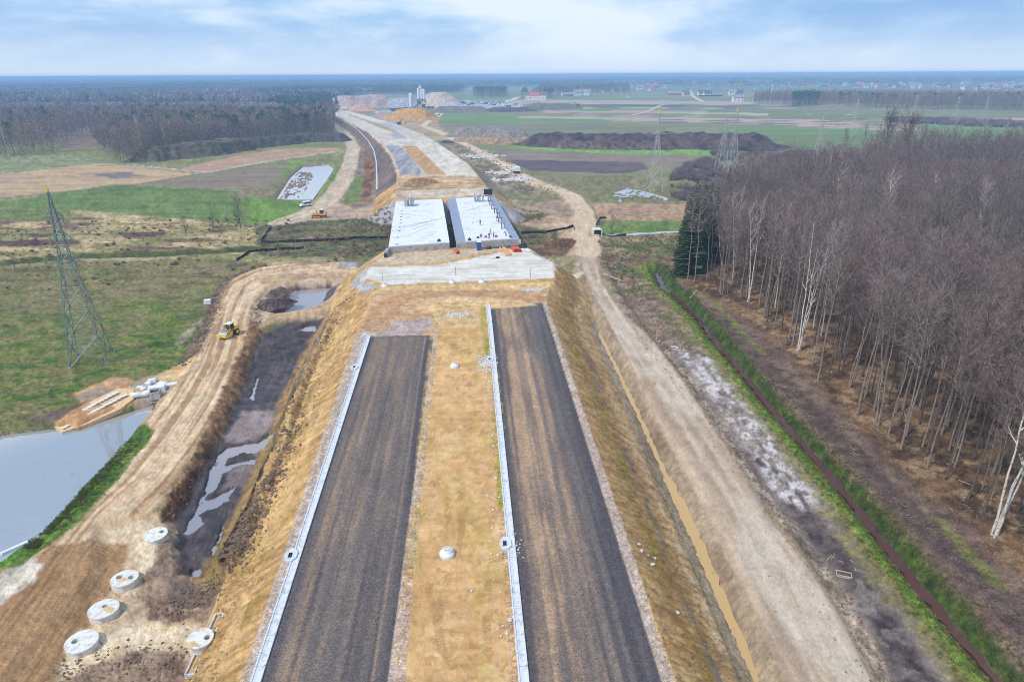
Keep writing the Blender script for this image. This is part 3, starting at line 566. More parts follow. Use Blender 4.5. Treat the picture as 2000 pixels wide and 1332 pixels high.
m = stretch(fbm(S_[i]/2.5, T_[i]/1.5, 4, 137), .5, .66); apply(i, m*.5, None, c(152, 132, 56), c(170, 140, 80), nz(i, 1.2, 1.2, seed=5))
m = stretch(fbm(S_[i]/9, T_[i]/.9, 4, 138), .5, .6)*(.3+.7*(dl[i] > 2)); apply(i, m*.7, None, c(222, 186, 132), c(214, 172, 112), nz(i, 1.2, 1.2, seed=5))
# far side slopes: dark mats on the left, riprap at the bridge
i = np.where((dl > .5) & (Y > BR1+40) & onemb & (Y < 900))[0]
apply(i, np.full(len(i), .92), None, c(96, 84, 86), c(118, 104, 100), nz(i, 4, 9, seed=5))
i = np.where((dr > .5) & (Y > BR1+30) & onemb & (Y < 900))[0]
apply(i, np.full(len(i), .85), None, c(122, 108, 96), c(150, 134, 112), nz(i, 4, 9, seed=6))
i = np.where((Z > .3) & ((np.abs(Y-BR1) < 16) | (np.abs(Y-BR0) < 9)) & (brd > .6) & (brd < 12) & (dd < 14))[0]
apply(i, np.full(len(i), .9), Ze, c(176, 174, 178), c(150, 148, 150), nz(i, 2, 2, seed=7), .15, .8)
# platform surfaces; z on the road
def R(*p): return [Pg(a, b)[:2] for a, b in p]
Zrd = zone('road_base', 'soil')
plat = (dd < 0) & (Y < 1400) & ((brd < 1.0))
i = np.where(plat)[0]
apply(i, np.ones(len(i)), Zrd, c(206, 170, 118), c(196, 158, 104), nz(i, .9, 14, road=True, seed=141), .05, .5)
i2 = i[Y[i] > BR1+2]; apply(i2, np.ones(len(i2)), Zrd, c(200, 182, 160), c(214, 198, 178), nz(i2, 3, 14, road=True, seed=142), .05, .5)
Zgv = zone('gravel_shoulder', 'gravel'); Zas = zone('asphalt_lane', 'asphalt'); Zme = zone('median_sand', 'fine_sand')
Q1, Q2, Q3, Q4 = (475, 1332), (700, 650), (300, 1850), None
def strip(ax0, ax1, bx0, bx1, ya, yb, ca, cb, z, za=5.0, zb=6.4, **kw):
    """strip on the platform between photo rows ya (near) and yb (far)"""
    a0 = np.array(P(ax0, ya, za)); a1 = np.array(P(ax1, ya, za)); b0 = np.array(P(bx0, yb, zb)); b1 = np.array(P(bx1, yb, zb))
    n0 = a0-(b0-a0)*.25; n1 = a1-(b1-a1)*.25
    pts = [tuple(n0), tuple(n1), tuple(b1), tuple(b0)]
    poly(pts, ca, cb, z, **kw); return pts
GR = (c(196, 174, 158), c(176, 156, 142)); ASP = (c(92, 86, 88), c(110, 101, 98))
MD = strip(757, 1032, 845, 957, 1332, 590, c(225, 180, 126), c(208, 162, 110), Zme, soft=.3, warp=.1, n=(2.0, 2.6), road=True, amp=.09, det=.7)
strip(468, 520, 700, 730, 1332, 640, *GR, Zgv, soft=.25, warp=.12, wsc=2, n=(.6, .6), amp=.03)
strip(757, 788, 845, 858, 1332, 628, *GR, Zgv, soft=.25, warp=.22, wsc=3, n=(.6, .6), amp=.04)
strip(998, 1020, 943, 952, 1332, 592, c(206, 170, 134), c(190, 150, 116), Zgv, soft=.2, warp=.15, wsc=3, n=(.6, .6), amp=.04)
strip(1290, 1320, 1055, 1067, 1332, 588, *GR, Zgv, soft=.3, warp=.2, wsc=3, n=(.6, .6), amp=.04)
LA = strip(508, 757, 721, 847, 1332, 655, *ASP, Zas, soft=.12, warp=.02, n=(.9, 30), road=True, amp=.012, det=.4, seed=151, lo=.35, hi=.65)
RA = strip(1028, 1293, 957, 1059, 1332, 592, *ASP, Zas, soft=.12, warp=.02, n=(.9, 30), road=True, amp=.012, det=.4, seed=152, lo=.35, hi=.65)
for A, sd_, kind_ in ((LA, 160, 0), (RA, 170, 1)):      # sand carried along the wheel paths
    i = sub(bbox(A), 0); d = sdpoly(X[i], Y[i], A); i = i[d > .05]; d = d[d > .05]
    (tA, sA), (tB, sB), (tC, sC), (tD, sD) = [(b_, a_) for a_, b_ in (st(*q) for q in A)]
    f_ = (S_[i]-sA)/(sD-sA); lf = tA+(tD-tA)*f_; rt = tB+(tC-tB)*f_; q = np.clip((T_[i]-lf)/(rt-lf), 0, 1)
    q2 = q+.03*(fbm(S_[i]/25, T_[i]*0, 2, sd_+3)-.5)
    g_ = lambda m0, w0: np.exp(-((q2-m0)/w0)**2)
    if kind_: base_ = 1.1*g_(.28, .15)+.75*g_(.46, .08)+.5*g_(.62, .07)+.3*g_(.12, .03)
    else: base_ = .50*g_(.22, .12)+.55*g_(.45, .06)+.45*g_(.62, .08)+.42*g_(.78, .035)+.45*g_(.88, .012)
    fine = stretch(fbm(T_[i]/.42, S_[i]/45, 3, sd_+1), .3, .7); brk = stretch(fbm(T_[i]/1.6, S_[i]/11, 4, sd_+5), .32, .62)
    m = np.clip(base_*(.4+.8*fine)*(.4+.85*brk), 0, .95)*smooth((d-.3)/.9)
    apply(i, m, None, c(184, 152, 122), c(168, 138, 112), nz(i, .5, 3, road=True, seed=9))
    dark = stretch(fbm(T_[i]/.6, S_[i]/40, 2, sd_+12), .56, .70)+(smooth((.9-d)/.5) if kind_ else .7*g_(.955, .03)+.5*g_(.35, .03)); apply(i, np.clip(dark, 0, 1)*.55*(1-m), None, c(66, 64, 70), c(78, 72, 76), nz(i, .5, 6))
# sand end of the platform, white sheet, abutment fill
EN = R((700, 650), (722, 600), (740, 558), (1068, 556), (1072, 596), (1062, 590), (1000, 597), (955, 600), (930, 600), (848, 628), (848, 640), (722, 656))
poly(EN, c(196, 152, 112), c(212, 174, 132), Zrd, .5, .5, 2, n=(6, 1.6), amp=.08, det=.7)
poly(R((706, 652), (724, 628), (846, 622), (846, 640), (824, 655), (722, 658)), c(188, 166, 156), c(176, 154, 144), Zgv, .6, .5, 2, n=(2, 1), amp=.05)
poly(R((840, 600), (850, 584), (930, 580), (1040, 590), (1046, 596), (955, 603), (943, 640), (857, 640)), c(212, 176, 126), c(224, 190, 142), None, .9, .6, 2, n=(5, 1), amp=.08)
line(R((735, 640), (745, 605), (790, 580), (880, 572), (980, 574), (1052, 584)), 5.0, c(184, 138, 98), c(196, 152, 112), None, 1.2, .5, 2, n=(1, 12), alongn=True, op=.8)
poly(R((722, 575), (745, 560), (880, 556), (1070, 552), (1078, 560), (1060, 566), (760, 568)), c(222, 188, 136), c(210, 172, 120), None, .5, .4, 1.5, n=(2, 1), amp=.3, det=.8)
Zw = zone('white_levelling_layer', 'concrete_slab')
poly(R((706, 548), (722, 522), (860, 517), (1079, 511), (1086, 545), (900, 550), (760, 556)), c(226, 220, 210), c(202, 190, 172), Zw, .6, .6, 2.5, n=(6, .9), amp=.03, det=.8, lo=.42, hi=.7)
poly(R((682, 560), (705, 530), (722, 524), (712, 552), (740, 560), (715, 575)), c(196, 192, 188), c(170, 164, 158), Zgv, .5, .5, 1.5, n=(1, 1), amp=.2)
poly(R((722, 518), (757, 494), (1030, 484), (1050, 500), (1075, 506), (860, 512)), c(196, 172, 142), c(208, 184, 158), Zrd, .5, .3, 2, n=(5, 1), amp=.08)
line([P(x_, y_, 5.6) for x_, y_ in ((1080, 510), (1100, 506), (1130, 497))], 3.5, c(224, 214, 198), c(206, 190, 168), None, .6, .4, 2)
# median greens and grime
blotch(MD, c(176, 156, 66), 1.6, .58, seed=181, sy=7, road=True, op=.35, edge=.5)
blotch(MD, c(186, 140, 84), 1.0, .55, seed=182, sy=2.5, road=True, op=.25, edge=.5)
blotch(MD, c(230, 198, 146), 1.0, .55, seed=183, sy=1.4, road=True, op=.35, edge=.5)
i = sub(bbox(MD), 0); d = sdpoly(X[i], Y[i], MD); m = (d > .4)*stretch(fbm(T_[i]/5, S_[i]/.55, 3, 186), .5, .7)*.4; apply(i, m, None, c(196, 148, 96), c(190, 140, 88), nz(i, 2, 2)); XTR[i] -= m*.06
blotch(MD, c(150, 112, 70), .8, .66, seed=184, sy=.9, road=True, op=.4, edge=.8)
line(R((943, 605), (952, 690), (962, 720), (972, 760), (976, 900), (980, 990)), 1.0, c(150, 146, 40), c(190, 160, 80), None, .4, .5, 1.5, n=(.6, 3), alongn=True, op=.8)
for pt_ in (((880, 1118), (866, 1165), (855, 1215), (862, 1262), (885, 1300)), ((948, 1060), (954, 1130), (950, 1200), (958, 1290)), ((905, 1000), (900, 1050), (890, 1100))):
    pts = R(*pt_); i = sub(bbox(pts), 1.5); d, s_, t_ = ldist(X[i], Y[i], pts); m = smooth((.42-d)/.12)
    wv = np.sin(s_*2*math.pi/.3); m = m*stretch(fbm(X[i]/1.2, Y[i]/1.2, 3, 191), .3, .6); apply(i, m*(.2+.45*(wv > 0)), None, c(168, 126, 82), c(176, 134, 88), nz(i, 1, 1)); XTR[i] += m*wv*.05-m*.04
# beyond the bridge
z7 = dict(z=None)
FAR = R((772, 392), (777, 342), (935, 345), (966, 384))
poly(FAR, c(208, 176, 138), c(176, 138, 98), Zrd, .8, .5, 3, n=(8, 2), amp=.25, det=1.2)
poly(R((785, 366), (800, 350), (840, 348), (850, 358), (815, 368)), c(140, 108, 76), c(170, 134, 96), None, 1, 1, 3, n=(2, 2), amp=.7, det=1.2)
poly(R((765, 384), (780, 374), (950, 366), (966, 382), (820, 388)), c(214, 198, 178), c(196, 176, 150), None, 1, .5, 3, n=(6, 1), amp=.05)
def seg(rows, ca, cb, z, **kw):      # rows: (y, x0, x1) on the far platform
    l = [Pg(x0, y)[:2] for y, x0, x1 in rows]; r = [Pg(x1, y)[:2] for y, x0, x1 in rows][::-1]
    poly(l+r, ca, cb, z, **kw)
seg([(342, 782, 832), (307, 769, 806), (283, 751, 784), (258, 723, 765), (241, 689, 735), (232, 672, 708), (222, 648, 676)], c(196, 186, 176), c(216, 202, 186), Zgv, soft=.6, warp=.2, n=(3, 9))
seg([(342, 782, 826), (325, 776, 818), (307, 769, 804), (284, 752, 780)], c(134, 134, 142), c(176, 168, 166), Zas, soft=.8, warp=.4, n=(2, 20), lo=.35, hi=.6)
seg([(342, 872, 925), (318, 846, 904), (300, 828, 884), (284, 812, 862), (262, 778, 826), (248, 748, 788), (236, 716, 750), (226, 690, 714), (218, 668, 684)], c(206, 192, 176), c(220, 206, 190), Zgv, soft=.6, warp=.2, n=(3, 9))
seg([(262, 782, 818), (248, 752, 782), (240, 732, 758)], c(172, 170, 176), c(190, 184, 184), Zas, soft=.8, warp=.4, n=(2, 20))
seg([(284, 752, 862), (276, 742, 846), (262, 728, 822)], c(212, 198, 182), c(196, 182, 168), Zgv, soft=.8, warp=.6, n=(6, 6))
seg([(270, 770, 796), (262, 762, 782)], c(160, 160, 168), c(170, 168, 174), Zas, soft=.8, warp=.6, n=(6, 6))
seg([(341, 833, 871), (318, 812, 846), (300, 796, 828), (285, 786, 812)], c(200, 158, 108), c(180, 140, 96), Zme, soft=.8, warp=.5, n=(1.5, 14))
seg([(262, 776, 781), (250, 742, 760), (242, 724, 738), (234, 704, 714), (224, 676, 682)], c(186, 156, 116), c(160, 140, 100), Zme, soft=.8, warp=.5, n=(2, 14))
# keep water beds dark, then relief
for pts, cc in ((POND1, (c(84, 88, 86), c(104, 104, 100))), (POND2, (c(110, 104, 96), c(130, 120, 104)))):
    poly(pts, cc[0], cc[1], None, 1.0, 0, n=(2, 2), amp=.1)
    if pts is POND2:
        i = sub(bbox(pts), 1); xm = ldist(X[i], Y[i], PL((600, 388), (618, 350), (622, 322)))[2]; f = fbm(X[i]/1.5, Y[i]/3.5, 5, 191, .7); m = smooth((f-.45)/.12+.5)*smooth((-xm-.5)/3)
        apply(i, m, None, c(122, 102, 86), c(150, 128, 108), f); XTR[i] += m*.75*(sdpoly(X[i], Y[i], pts) > 1)
rel = np.zeros(NV)
for k in np.unique(DET):
    q = np.where(DET == k)[0]; rel[q] = fbm(X[q]/k, Y[q]/k, 4, 201, .6)-.5
fade = np.clip(260/np.maximum(Y, 1), 0, 1)
ri, ci = np.divmod(np.arange(NV), NC)
GZ = np.array([nm in ('ground', 'meadow', 'ditch_bank', 'forest_floor', 'ditch') for nm, _ in ZONES])[ZN]
AZ = np.array([nm in ('asphalt_lane', 'white_levelling_layer', 'median_sand', 'farm_field', 'service_road') for nm, _ in ZONES])[ZN]
mic = (rng.random(NV)-.5)*.20+(vn(ci/2.2, ri/1.7, 300)-.5)*.42+(fbm(ci/7, ri/4, 3, 301)-.5)*.55
Cc *= (1+mic*np.where(GZ, 1.0, np.where(AZ, .36, .85))*np.where(Y > 480, .35, 1))[:, None]; Cc = np.clip(Cc, .005, .9)
Z += (rel*2*AMP + XTR)*fade
# grid faces, one object per zone
idx = np.arange(NV).reshape(NR, NC)
quad = np.stack([idx[:-1, :-1].ravel(), idx[:-1, 1:].ravel(), idx[1:, 1:].ravel(), idx[1:, :-1].ravel()], 1)
# rows run away from the camera, columns left to right: this order faces up
zq = ZN[quad[:, 0]]
XYZ = np.c_[X, Y, Z]
for zi, (nm, mt) in enumerate(ZONES):
    q = quad[zq == zi]
    if len(q) == 0: continue
    u, inv = np.unique(q.ravel(), return_inverse=True)
    me = fastmesh(nm, XYZ[u], inv.reshape(-1, 4), Cc[u], mt)
    o = bpy.data.objects.new(nm, me); COL.objects.link(o); tag(o, kind='structure')
# the plain outside the fan
def big_plane():
    V = np.array([(-30000, -30000, -4.2), (30000, -30000, -4.2), (30000, 30000, -4.2), (-30000, 30000, -4.2)], float)
    me = fastmesh('terrain', V, np.array([[0, 1, 2, 3]]), np.tile(c(122, 122, 88), (4, 1)), 'field', False)
    o = bpy.data.objects.new('terrain', me); COL.objects.link(o); tag(o, kind='structure')
big_plane()

# ------------------------------------------------------------------ water
def wmat(name, rgb, rough=.06, bump=.02, scale=1.5, film=None, spec=.5, mirror=0):
    m, t, b = newmat(name); lk = t.links.new; b.inputs['Metallic'].default_value = mirror
    b.inputs['Base Color'].default_value = (*rgb, 1); b.inputs['Roughness'].default_value = rough; b.inputs['IOR'].default_value = 1.33
    b.inputs['Specular IOR Level'].default_value = spec
    tc = t.nodes.new('ShaderNodeTexCoord')
    n = t.nodes.new('ShaderNodeTexNoise'); n.inputs['Scale'].default_value = scale; n.inputs['Detail'].default_value = 4; lk(tc.outputs['Object'], n.inputs['Vector'])
    bp = t.nodes.new('ShaderNodeBump'); bp.inputs['Distance'].default_value = bump; bp.inputs['Strength'].default_value = .4; lk(n.outputs['Fac'], bp.inputs['Height']); lk(bp.outputs[0], b.inputs['Normal'])
    if film is not None:
        n2 = t.nodes.new('ShaderNodeTexNoise'); n2.inputs['Scale'].default_value = .9; n2.inputs['Detail'].default_value = 9; n2.inputs['Roughness'].default_value = .8; lk(tc.outputs['Object'], n2.inputs['Vector'])
        rp = t.nodes.new('ShaderNodeValToRGB'); lk(n2.outputs['Fac'], rp.inputs[0]); rp.color_ramp.elements[0].position = .30; rp.color_ramp.elements[1].position = .40
        rp.color_ramp.elements[0].color = (rgb[0]*.45, rgb[1]*.45, rgb[2]*.45, 1); rp.color_ramp.elements[1].color = (*film, 1); lk(rp.outputs[0], b.inputs['Base Color'])
    MATS[name] = m
wmat('pond_water', (.42, .41, .42), .04, .004, 1.2, film=(.58, .56, .55), mirror=.6)
wmat('clear_water', tuple(c(120, 112, 110)), .05, .01, 1.5, spec=.9)
wmat('muddy_water', (.44, .39, .40), .09, .008, 1.5, mirror=.5)
wmat('yellow_water', tuple(c(202, 166, 112)), .12, .01, 1.5)
wmat('red_water', (.17, .085, .07), .05, .012, 2.0, mirror=.45)
wmat('white_water', (.66, .61, .60), .08, .012, 1.5, mirror=.7)
def sheet(name, pts, z, mat, label=None, cat=None):
    o = meshobj(name, [(a, b, z) for a, b in pts], [tuple(range(len(pts)))], mat)
    if o.data.polygons[0].normal.z < 0: o.data.flip_normals()
    tag(o, kind='structure'); return o
def ribbon(name, pts, w_, z, mat, wob=.25, seed=3):
    V = []; Fc = []
    pr = random.Random(seed); dense = []
    for (x0, y0), (x1, y1) in zip(pts[:-1], pts[1:]):
        n = max(1, int(math.hypot(x1-x0, y1-y0)/1.0))
        dense += [(x0+(x1-x0)*k/n, y0+(y1-y0)*k/n) for k in range(n)]
    dense.append(pts[-1])
    for k, (x0, y0) in enumerate(dense):
        a = dense[max(0, k-1)]; b = dense[min(len(dense)-1, k+1)]; l = math.hypot(b[0]-a[0], b[1]-a[1])+1e-9
        nx, ny = (b[1]-a[1])/l, -(b[0]-a[0])/l
        h0 = w_/2+pr.uniform(-wob, wob); h1 = w_/2+pr.uniform(-wob, wob)
        V += [(x0-nx*h0, y0-ny*h0, z), (x0+nx*h1, y0+ny*h1, z)]
        if k: Fc.append((2*k-2, 2*k-1, 2*k+1, 2*k))
    o = meshobj(name, V, Fc, mat); tag(o, kind='structure'); return o
sheet('pond', POND1, -.95, 'pond_water'); sheet('pond', POND2, -.72, 'white_water')
sheet('puddle', MUD, -1.46, 'muddy_water'); sheet('puddle', MUD2, -1.90, 'muddy_water')
ribbon('ditch_water', RDITCH, 1.1, -1.52, 'red_water', .33); ribbon('channel_water', YCHAN[:7], .7, -.63, 'yellow_water', .2); ribbon('channel_water', YCHAN[6:], 1.4, -.62, 'yellow_water', .28)
ribbon('river_water', RIVER, 3.2, -.72, 'white_water', .2); ribbon('river_water', LDITCH, 2.6, -1.0, 'clear_water', .2)
WET = PL((1195, 378), (1225, 368), (1262, 374), (1310, 388), (1300, 396), (1250, 392), (1205, 394), (1190, 388))
wa = np.array(WET); wi = sub(bbox(WET), 0); wi = wi[sdpoly(X[wi], Y[wi], WET) > 0]; sheet('flooded_meadow', WET, float(np.median(Z[wi]))-.015, 'white_water')
# ------------------------------------------------------------------ trees
def barkmat(name, a, b_, scale=3):
    smat(name, a, .9, 0, .25, scale, .1, .0, dirt=b_)
barkmat('bark_grey', tuple(c(140, 128, 118)), tuple(c(88, 78, 72)))
barkmat('bark_dark', tuple(c(104, 92, 84)), tuple(c(64, 56, 52)))
barkmat('bark_birch', tuple(c(206, 198, 190)), tuple(c(104, 96, 92)), 2.6)
smat('tuft_green', tuple(c(104, 124, 58)), .9, 0, .3, .6, .05, vary=.25)
TW = {}
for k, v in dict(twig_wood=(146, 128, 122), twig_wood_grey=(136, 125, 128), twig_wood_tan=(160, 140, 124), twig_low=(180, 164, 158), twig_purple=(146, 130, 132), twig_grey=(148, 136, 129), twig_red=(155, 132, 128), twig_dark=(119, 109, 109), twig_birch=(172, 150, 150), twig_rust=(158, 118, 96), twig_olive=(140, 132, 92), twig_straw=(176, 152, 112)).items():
    smat(k, tuple(c(*v)), .9, 0, .2, .6, .05, vary=.22)
smat('needle_spruce', tuple(c(70, 88, 54)), .8, 0, .4, .8, .1, vary=.15); smat('needle_pine', tuple(c(70, 98, 76)), .8, 0, .3, .8, .1, vary=.25)
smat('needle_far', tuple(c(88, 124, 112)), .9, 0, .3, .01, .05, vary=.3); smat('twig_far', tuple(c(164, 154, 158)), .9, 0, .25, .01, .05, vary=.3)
class MB:
    def __init__(s): s.v = []; s.f = []; s.m = []
    def tube(s, pts, rad, n=5, m=0, cap=False):
        b = len(s.v)
        for k, p in enumerate(pts):
            a = pts[max(0, k-1)]; e_ = pts[min(len(pts)-1, k+1)]
            d = Vector(e_)-Vector(a); d = d.normalized() if d.length > 1e-9 else Vector((0, 0, 1))
            u = d.cross(Vector((.3, .9, .1))); u.normalize(); w_ = d.cross(u)
            for j in range(n):
                t = 2*math.pi*j/n; s.v.append(tuple(Vector(p)+rad[k]*(math.cos(t)*u+math.sin(t)*w_)))
        for k in range(len(pts)-1):
            for j in range(n):
                s.f.append((b+k*n+j, b+k*n+(j+1) % n, b+(k+1)*n+(j+1) % n, b+(k+1)*n+j)); s.m.append(m)
        if cap:
            s.f.append(tuple(b+j for j in range(n))[::-1]); s.m.append(m); s.f.append(tuple(b+(len(pts)-1)*n+j for j in range(n))); s.m.append(m)
        return s
    def tri(s, a, b_, c_, m=0):
        b = len(s.v); s.v += [tuple(a), tuple(b_), tuple(c_)]; s.f.append((b, b+1, b+2)); s.m.append(m)
    def sliver(s, p, d, l, w_, rnd, m=0):
        u = d.cross(Vector((rnd.uniform(-1, 1), rnd.uniform(-1, 1), rnd.uniform(-1, 1)))); u.normalize()
        s.tri(p-u*w_/2, p+u*w_/2, p+d*l, m)
    def box(s, x0, x1, y0, y1, z0, z1, m=0, R_=None, bev=0):
        b = len(s.v)
        q = [(x0, y0, z0), (x1, y0, z0), (x1, y1, z0), (x0, y1, z0), (x0, y0, z1), (x1, y0, z1), (x1, y1, z1), (x0, y1, z1)]
        if bev:
            cx_, cy_ = (x0+x1)/2, (y0+y1)/2; fx = 1-2*bev/max(x1-x0, 1e-6); fy = 1-2*bev/max(y1-y0, 1e-6)
            q = q[:4]+[(cx_+(a-cx_)*fx, cy_+(e_-cy_)*fy, z) for a, e_, z in q[4:]]
        if R_ is not None: q = [tuple(R_ @ Vector(a)) for a in q]
        s.v += q
        for f in ((0, 3, 2, 1), (4, 5, 6, 7), (0, 1, 5, 4), (1, 2, 6, 5), (2, 3, 7, 6), (3, 0, 4, 7)): s.f.append(tuple(b+i for i in f)); s.m.append(m)
        return s
    def bar(s, p0, p1, w_, m=0, n=4): return s.tube([p0, p1], [w_/2*1.2]*2, n, m, True)
    def cyl(s, x, y, z0, z1, r0, r1=None, n=16, m=0, cap=True):
        return s.tube([(x, y, z0), (x, y, z1)], [r0, r0 if r1 is None else r1], n, m, cap)
    def add(s, o, M_=None, m=0):
        b = len(s.v); s.v += [tuple(M_ @ Vector(a)) if M_ is not None else a for a in o.v]; s.f += [tuple(b+i for i in f) for f in o.f]; s.m += [a+m for a in o.m]
    def mesh(s, name, mats, sm=False):
        me = bpy.data.meshes.new(name); me.from_pydata(s.v, [], s.f); me.update()
        for q in (mats if isinstance(mats, (list, tuple)) else [mats]): me.materials.append(MATS[q])
        me.polygons.foreach_set('material_index', s.m)
        if sm: me.polygons.foreach_set('use_smooth', [True]*len(me.polygons))
        return me
    def obj(s, name, mats, parent=None, sm=False, loc=None):
        o = bpy.data.objects.new(name, s.mesh(name, mats, sm)); COL.objects.link(o)
        if parent is not None: o.parent = parent
        if loc: o.location = loc
        return o
def link(name, me, parent=None):
    o = bpy.data.objects.new(name, me); COL.objects.link(o)
    if parent is not None: o.parent = parent
    return o
def empty(name, loc, rz=0, **k):
    o = bpy.data.objects.new(name, None); COL.objects.link(o); o.location = loc; o.rotation_euler = (0, 0, rz); o.empty_display_size = .5
    return tag(o, k.get('label'), k.get('cat'), k.get('group'), k.get('kind'))

def bare_tree(seed, h=22, r=.16, cr_=2.6, c0=.52, limbs=18, subs=6, tw=9, lean=.8, stems=1, twl=.9, tww=.030, up=.75, spread=0, lr=1.0):
    """returns (trunk MB, crown MB); crown material 0 bark, 1 twig"""
    rd = random.Random(seed); T = MB(); K = MB()
    for sidx in range(stems):
        a0 = rd.uniform(0, 6.28); sx, sy = (math.cos(a0)*.22, math.sin(a0)*.22) if stems > 1 else (0, 0)
        lx, ly = rd.uniform(-lean, lean)+sx*spread, rd.uniform(-lean, lean)+sy*spread; hh = h*(1 if sidx == 0 else rd.uniform(.8, .97)); wob = [rd.uniform(-.16, .16) for _ in range(20)]
        def tp(f):
            k = min(int(f*9), 9)
            return Vector((sx+lx*f**1.6+wob[k]*(f*(9)-k)+(wob[k-1] if k else 0)*(1-(f*9-k)), sy+ly*f**1.6+wob[k+10 if k < 10 else 19]*.8, hh*f))
        n = 9; T.tube([tp(i/n) for i in range(n+1)], [r*(1.25 if i == 0 else 1)*(1-.82*i/n) for i in range(n+1)], 6)
        for q in range(max(6, limbs//stems)):
            f = c0+(1-c0)*(q+rd.random())/max(6, limbs//stems)*.97; p = tp(f); az = rd.uniform(0, 6.28)
            ff = (f-c0)/(1-c0); L_ = cr_*(.55+.6*math.sin(math.pi*min(1, ff*.85+.12)))*rd.uniform(.75, 1.2)
            d = Vector((math.cos(az), math.sin(az), up*rd.uniform(.6, 1.4)+ff*.8)).normalized()
            mid = p+d*L_*.5; end = mid+(d+Vector((0, 0, .35))).normalized()*L_*.55
            rr = (r*(1-.8*f)*.55+.012)*lr; K.tube([p, mid, end], [rr, rr*.6, rr*.25], 3, 0)
            for u in range(subs):
                g = (u+1)/subs; b = p.lerp(mid, g*2) if g < .5 else mid.lerp(end, g*2-1)
                d2 = (d*.7+Vector((rd.uniform(-1, 1), rd.uniform(-1, 1), rd.uniform(-.2, .9)))).normalized(); l2 = L_*rd.uniform(.3, .5)
                K.sliver(b, d2, l2, rr*.9+.012, rd, 0)
                for v_ in range(tw):
                    b2 = b+d2*l2*rd.uniform(.15, 1); d3 = (d2+Vector((rd.uniform(-1, 1), rd.uniform(-1, 1), rd.uniform(-.5, 1)))).normalized()
                    K.sliver(b2, d3, twl*rd.uniform(.5, 1.1), tww, rd, 1)
    return T, K
def spruce(seed, h=22, r=3.2, whorls=26, low=.06):
    rd = random.Random(seed); T = MB(); K = MB(); T.tube([(0, 0, 0), (0, 0, h*.5), (0, 0, h)], [.25, .16, .02], 6)
    for k in range(whorls):
        f = low+(1-low)*k/whorls; z = h*f; R_ = r*(1-f)**.8*rd.uniform(.8, 1.15)+.15
        for j in range(max(5, int(16*(1-f)+5))):
            a = rd.uniform(0, 6.28); d = Vector((math.cos(a), math.sin(a), -.25)); pd = Vector((-math.sin(a), math.cos(a), 0)); l_ = R_*rd.uniform(.7, 1.1)
            p = Vector((0, 0, z)); e_ = p+d*l_+Vector((0, 0, .12*l_))
            m_ = p.lerp(e_, .5); wd = .46*l_+.2
            K.tri(p, m_+pd*wd, e_+Vector((0, 0, -.1)), 0); K.tri(p, e_, m_-pd*wd+Vector((0, 0, -.15*l_)), 0)
            for v_ in range(5):
                b = p.lerp(e_, rd.uniform(.3, 1)); K.sliver(b, Vector((rd.uniform(-1, 1), rd.uniform(-1, 1), rd.uniform(-1, .1))).normalized(), .55, .22, rd, 0)
    return T, K
def pine(seed, h=20, cr_=2.4, n=260, leaf=.55, c0=.55):
    rd = random.Random(seed); T = MB(); K = MB(); T.tube([(0, 0, 0), (rd.uniform(-.4, .4), 0, h*.96)], [.2, .06], 5)
    blobs = [(rd.uniform(-.5, .5)*cr_, rd.uniform(-.5, .5)*cr_, h*rd.uniform(c0, .95), cr_*rd.uniform(.4, .65)) for _ in range(9)]+[(0, 0, h*.93, cr_*.5)]
    for k in range(n):
        x, y, z, q = rd.choice(blobs); d = Vector((rd.gauss(0, 1), rd.gauss(0, 1), rd.gauss(0, 1))).normalized()
        p = Vector((x, y, z))+Vector((d.x*q, d.y*q, d.z*q*.6)); K.sliver(p, (d+Vector((rd.uniform(-.6, .6), rd.uniform(-.6, .6), .5))).normalized(), leaf*1.4, leaf, rd, 0)
    return T, K
def fardeci(seed, h=19, n=110, w_=.42):
    rd = random.Random(seed); K = MB(); K.tube([(0, 0, 0), (0, 0, h*.8)], [.18, .06], 3, 0)
    for k in range(n):
        a = rd.uniform(0, 6.28); z = h*rd.uniform(.3, 1); q = 2.9*math.sin(math.pi*min(1, max(.05, (z/h-.2)/.85)))**.7*rd.uniform(.2, 1)
        K.sliver(Vector((math.cos(a)*q, math.sin(a)*q, z)), Vector((math.cos(a)*.6, math.sin(a)*.6, rd.uniform(.2, 1.4))).normalized(), rd.uniform(1.2, 2.4), w_*rd.uniform(.4, 1), rd, 1)
    return K
def join_tree(name, T, K, bark, twig):
    J = MB(); J.add(T); J.add(K)
    if K.m and max(K.m) == 0: J.m = [0]*len(T.f)+[1]*len(K.f)
    return J.mesh(name, [bark, twig])
def bush(seed, h=2.2, r=1.5, n=240, w_=.05):
    rd = random.Random(seed); K = MB()
    for k in range(n):
        a = rd.uniform(0, 6.28); t = rd.random()**.6; d = Vector((math.cos(a)*t*r/h, math.sin(a)*t*r/h, 1)).normalized()
        b = Vector((math.cos(a)*.25*r*t, math.sin(a)*.25*r*t, 0))+d*h*rd.uniform(0, .6); K.sliver(b, (d+Vector((rd.uniform(-.5, .5), rd.uniform(-.5, .5), rd.uniform(-.1, .4)))).normalized(), h*rd.uniform(.3, .5), w_, rd, 0)
    return K

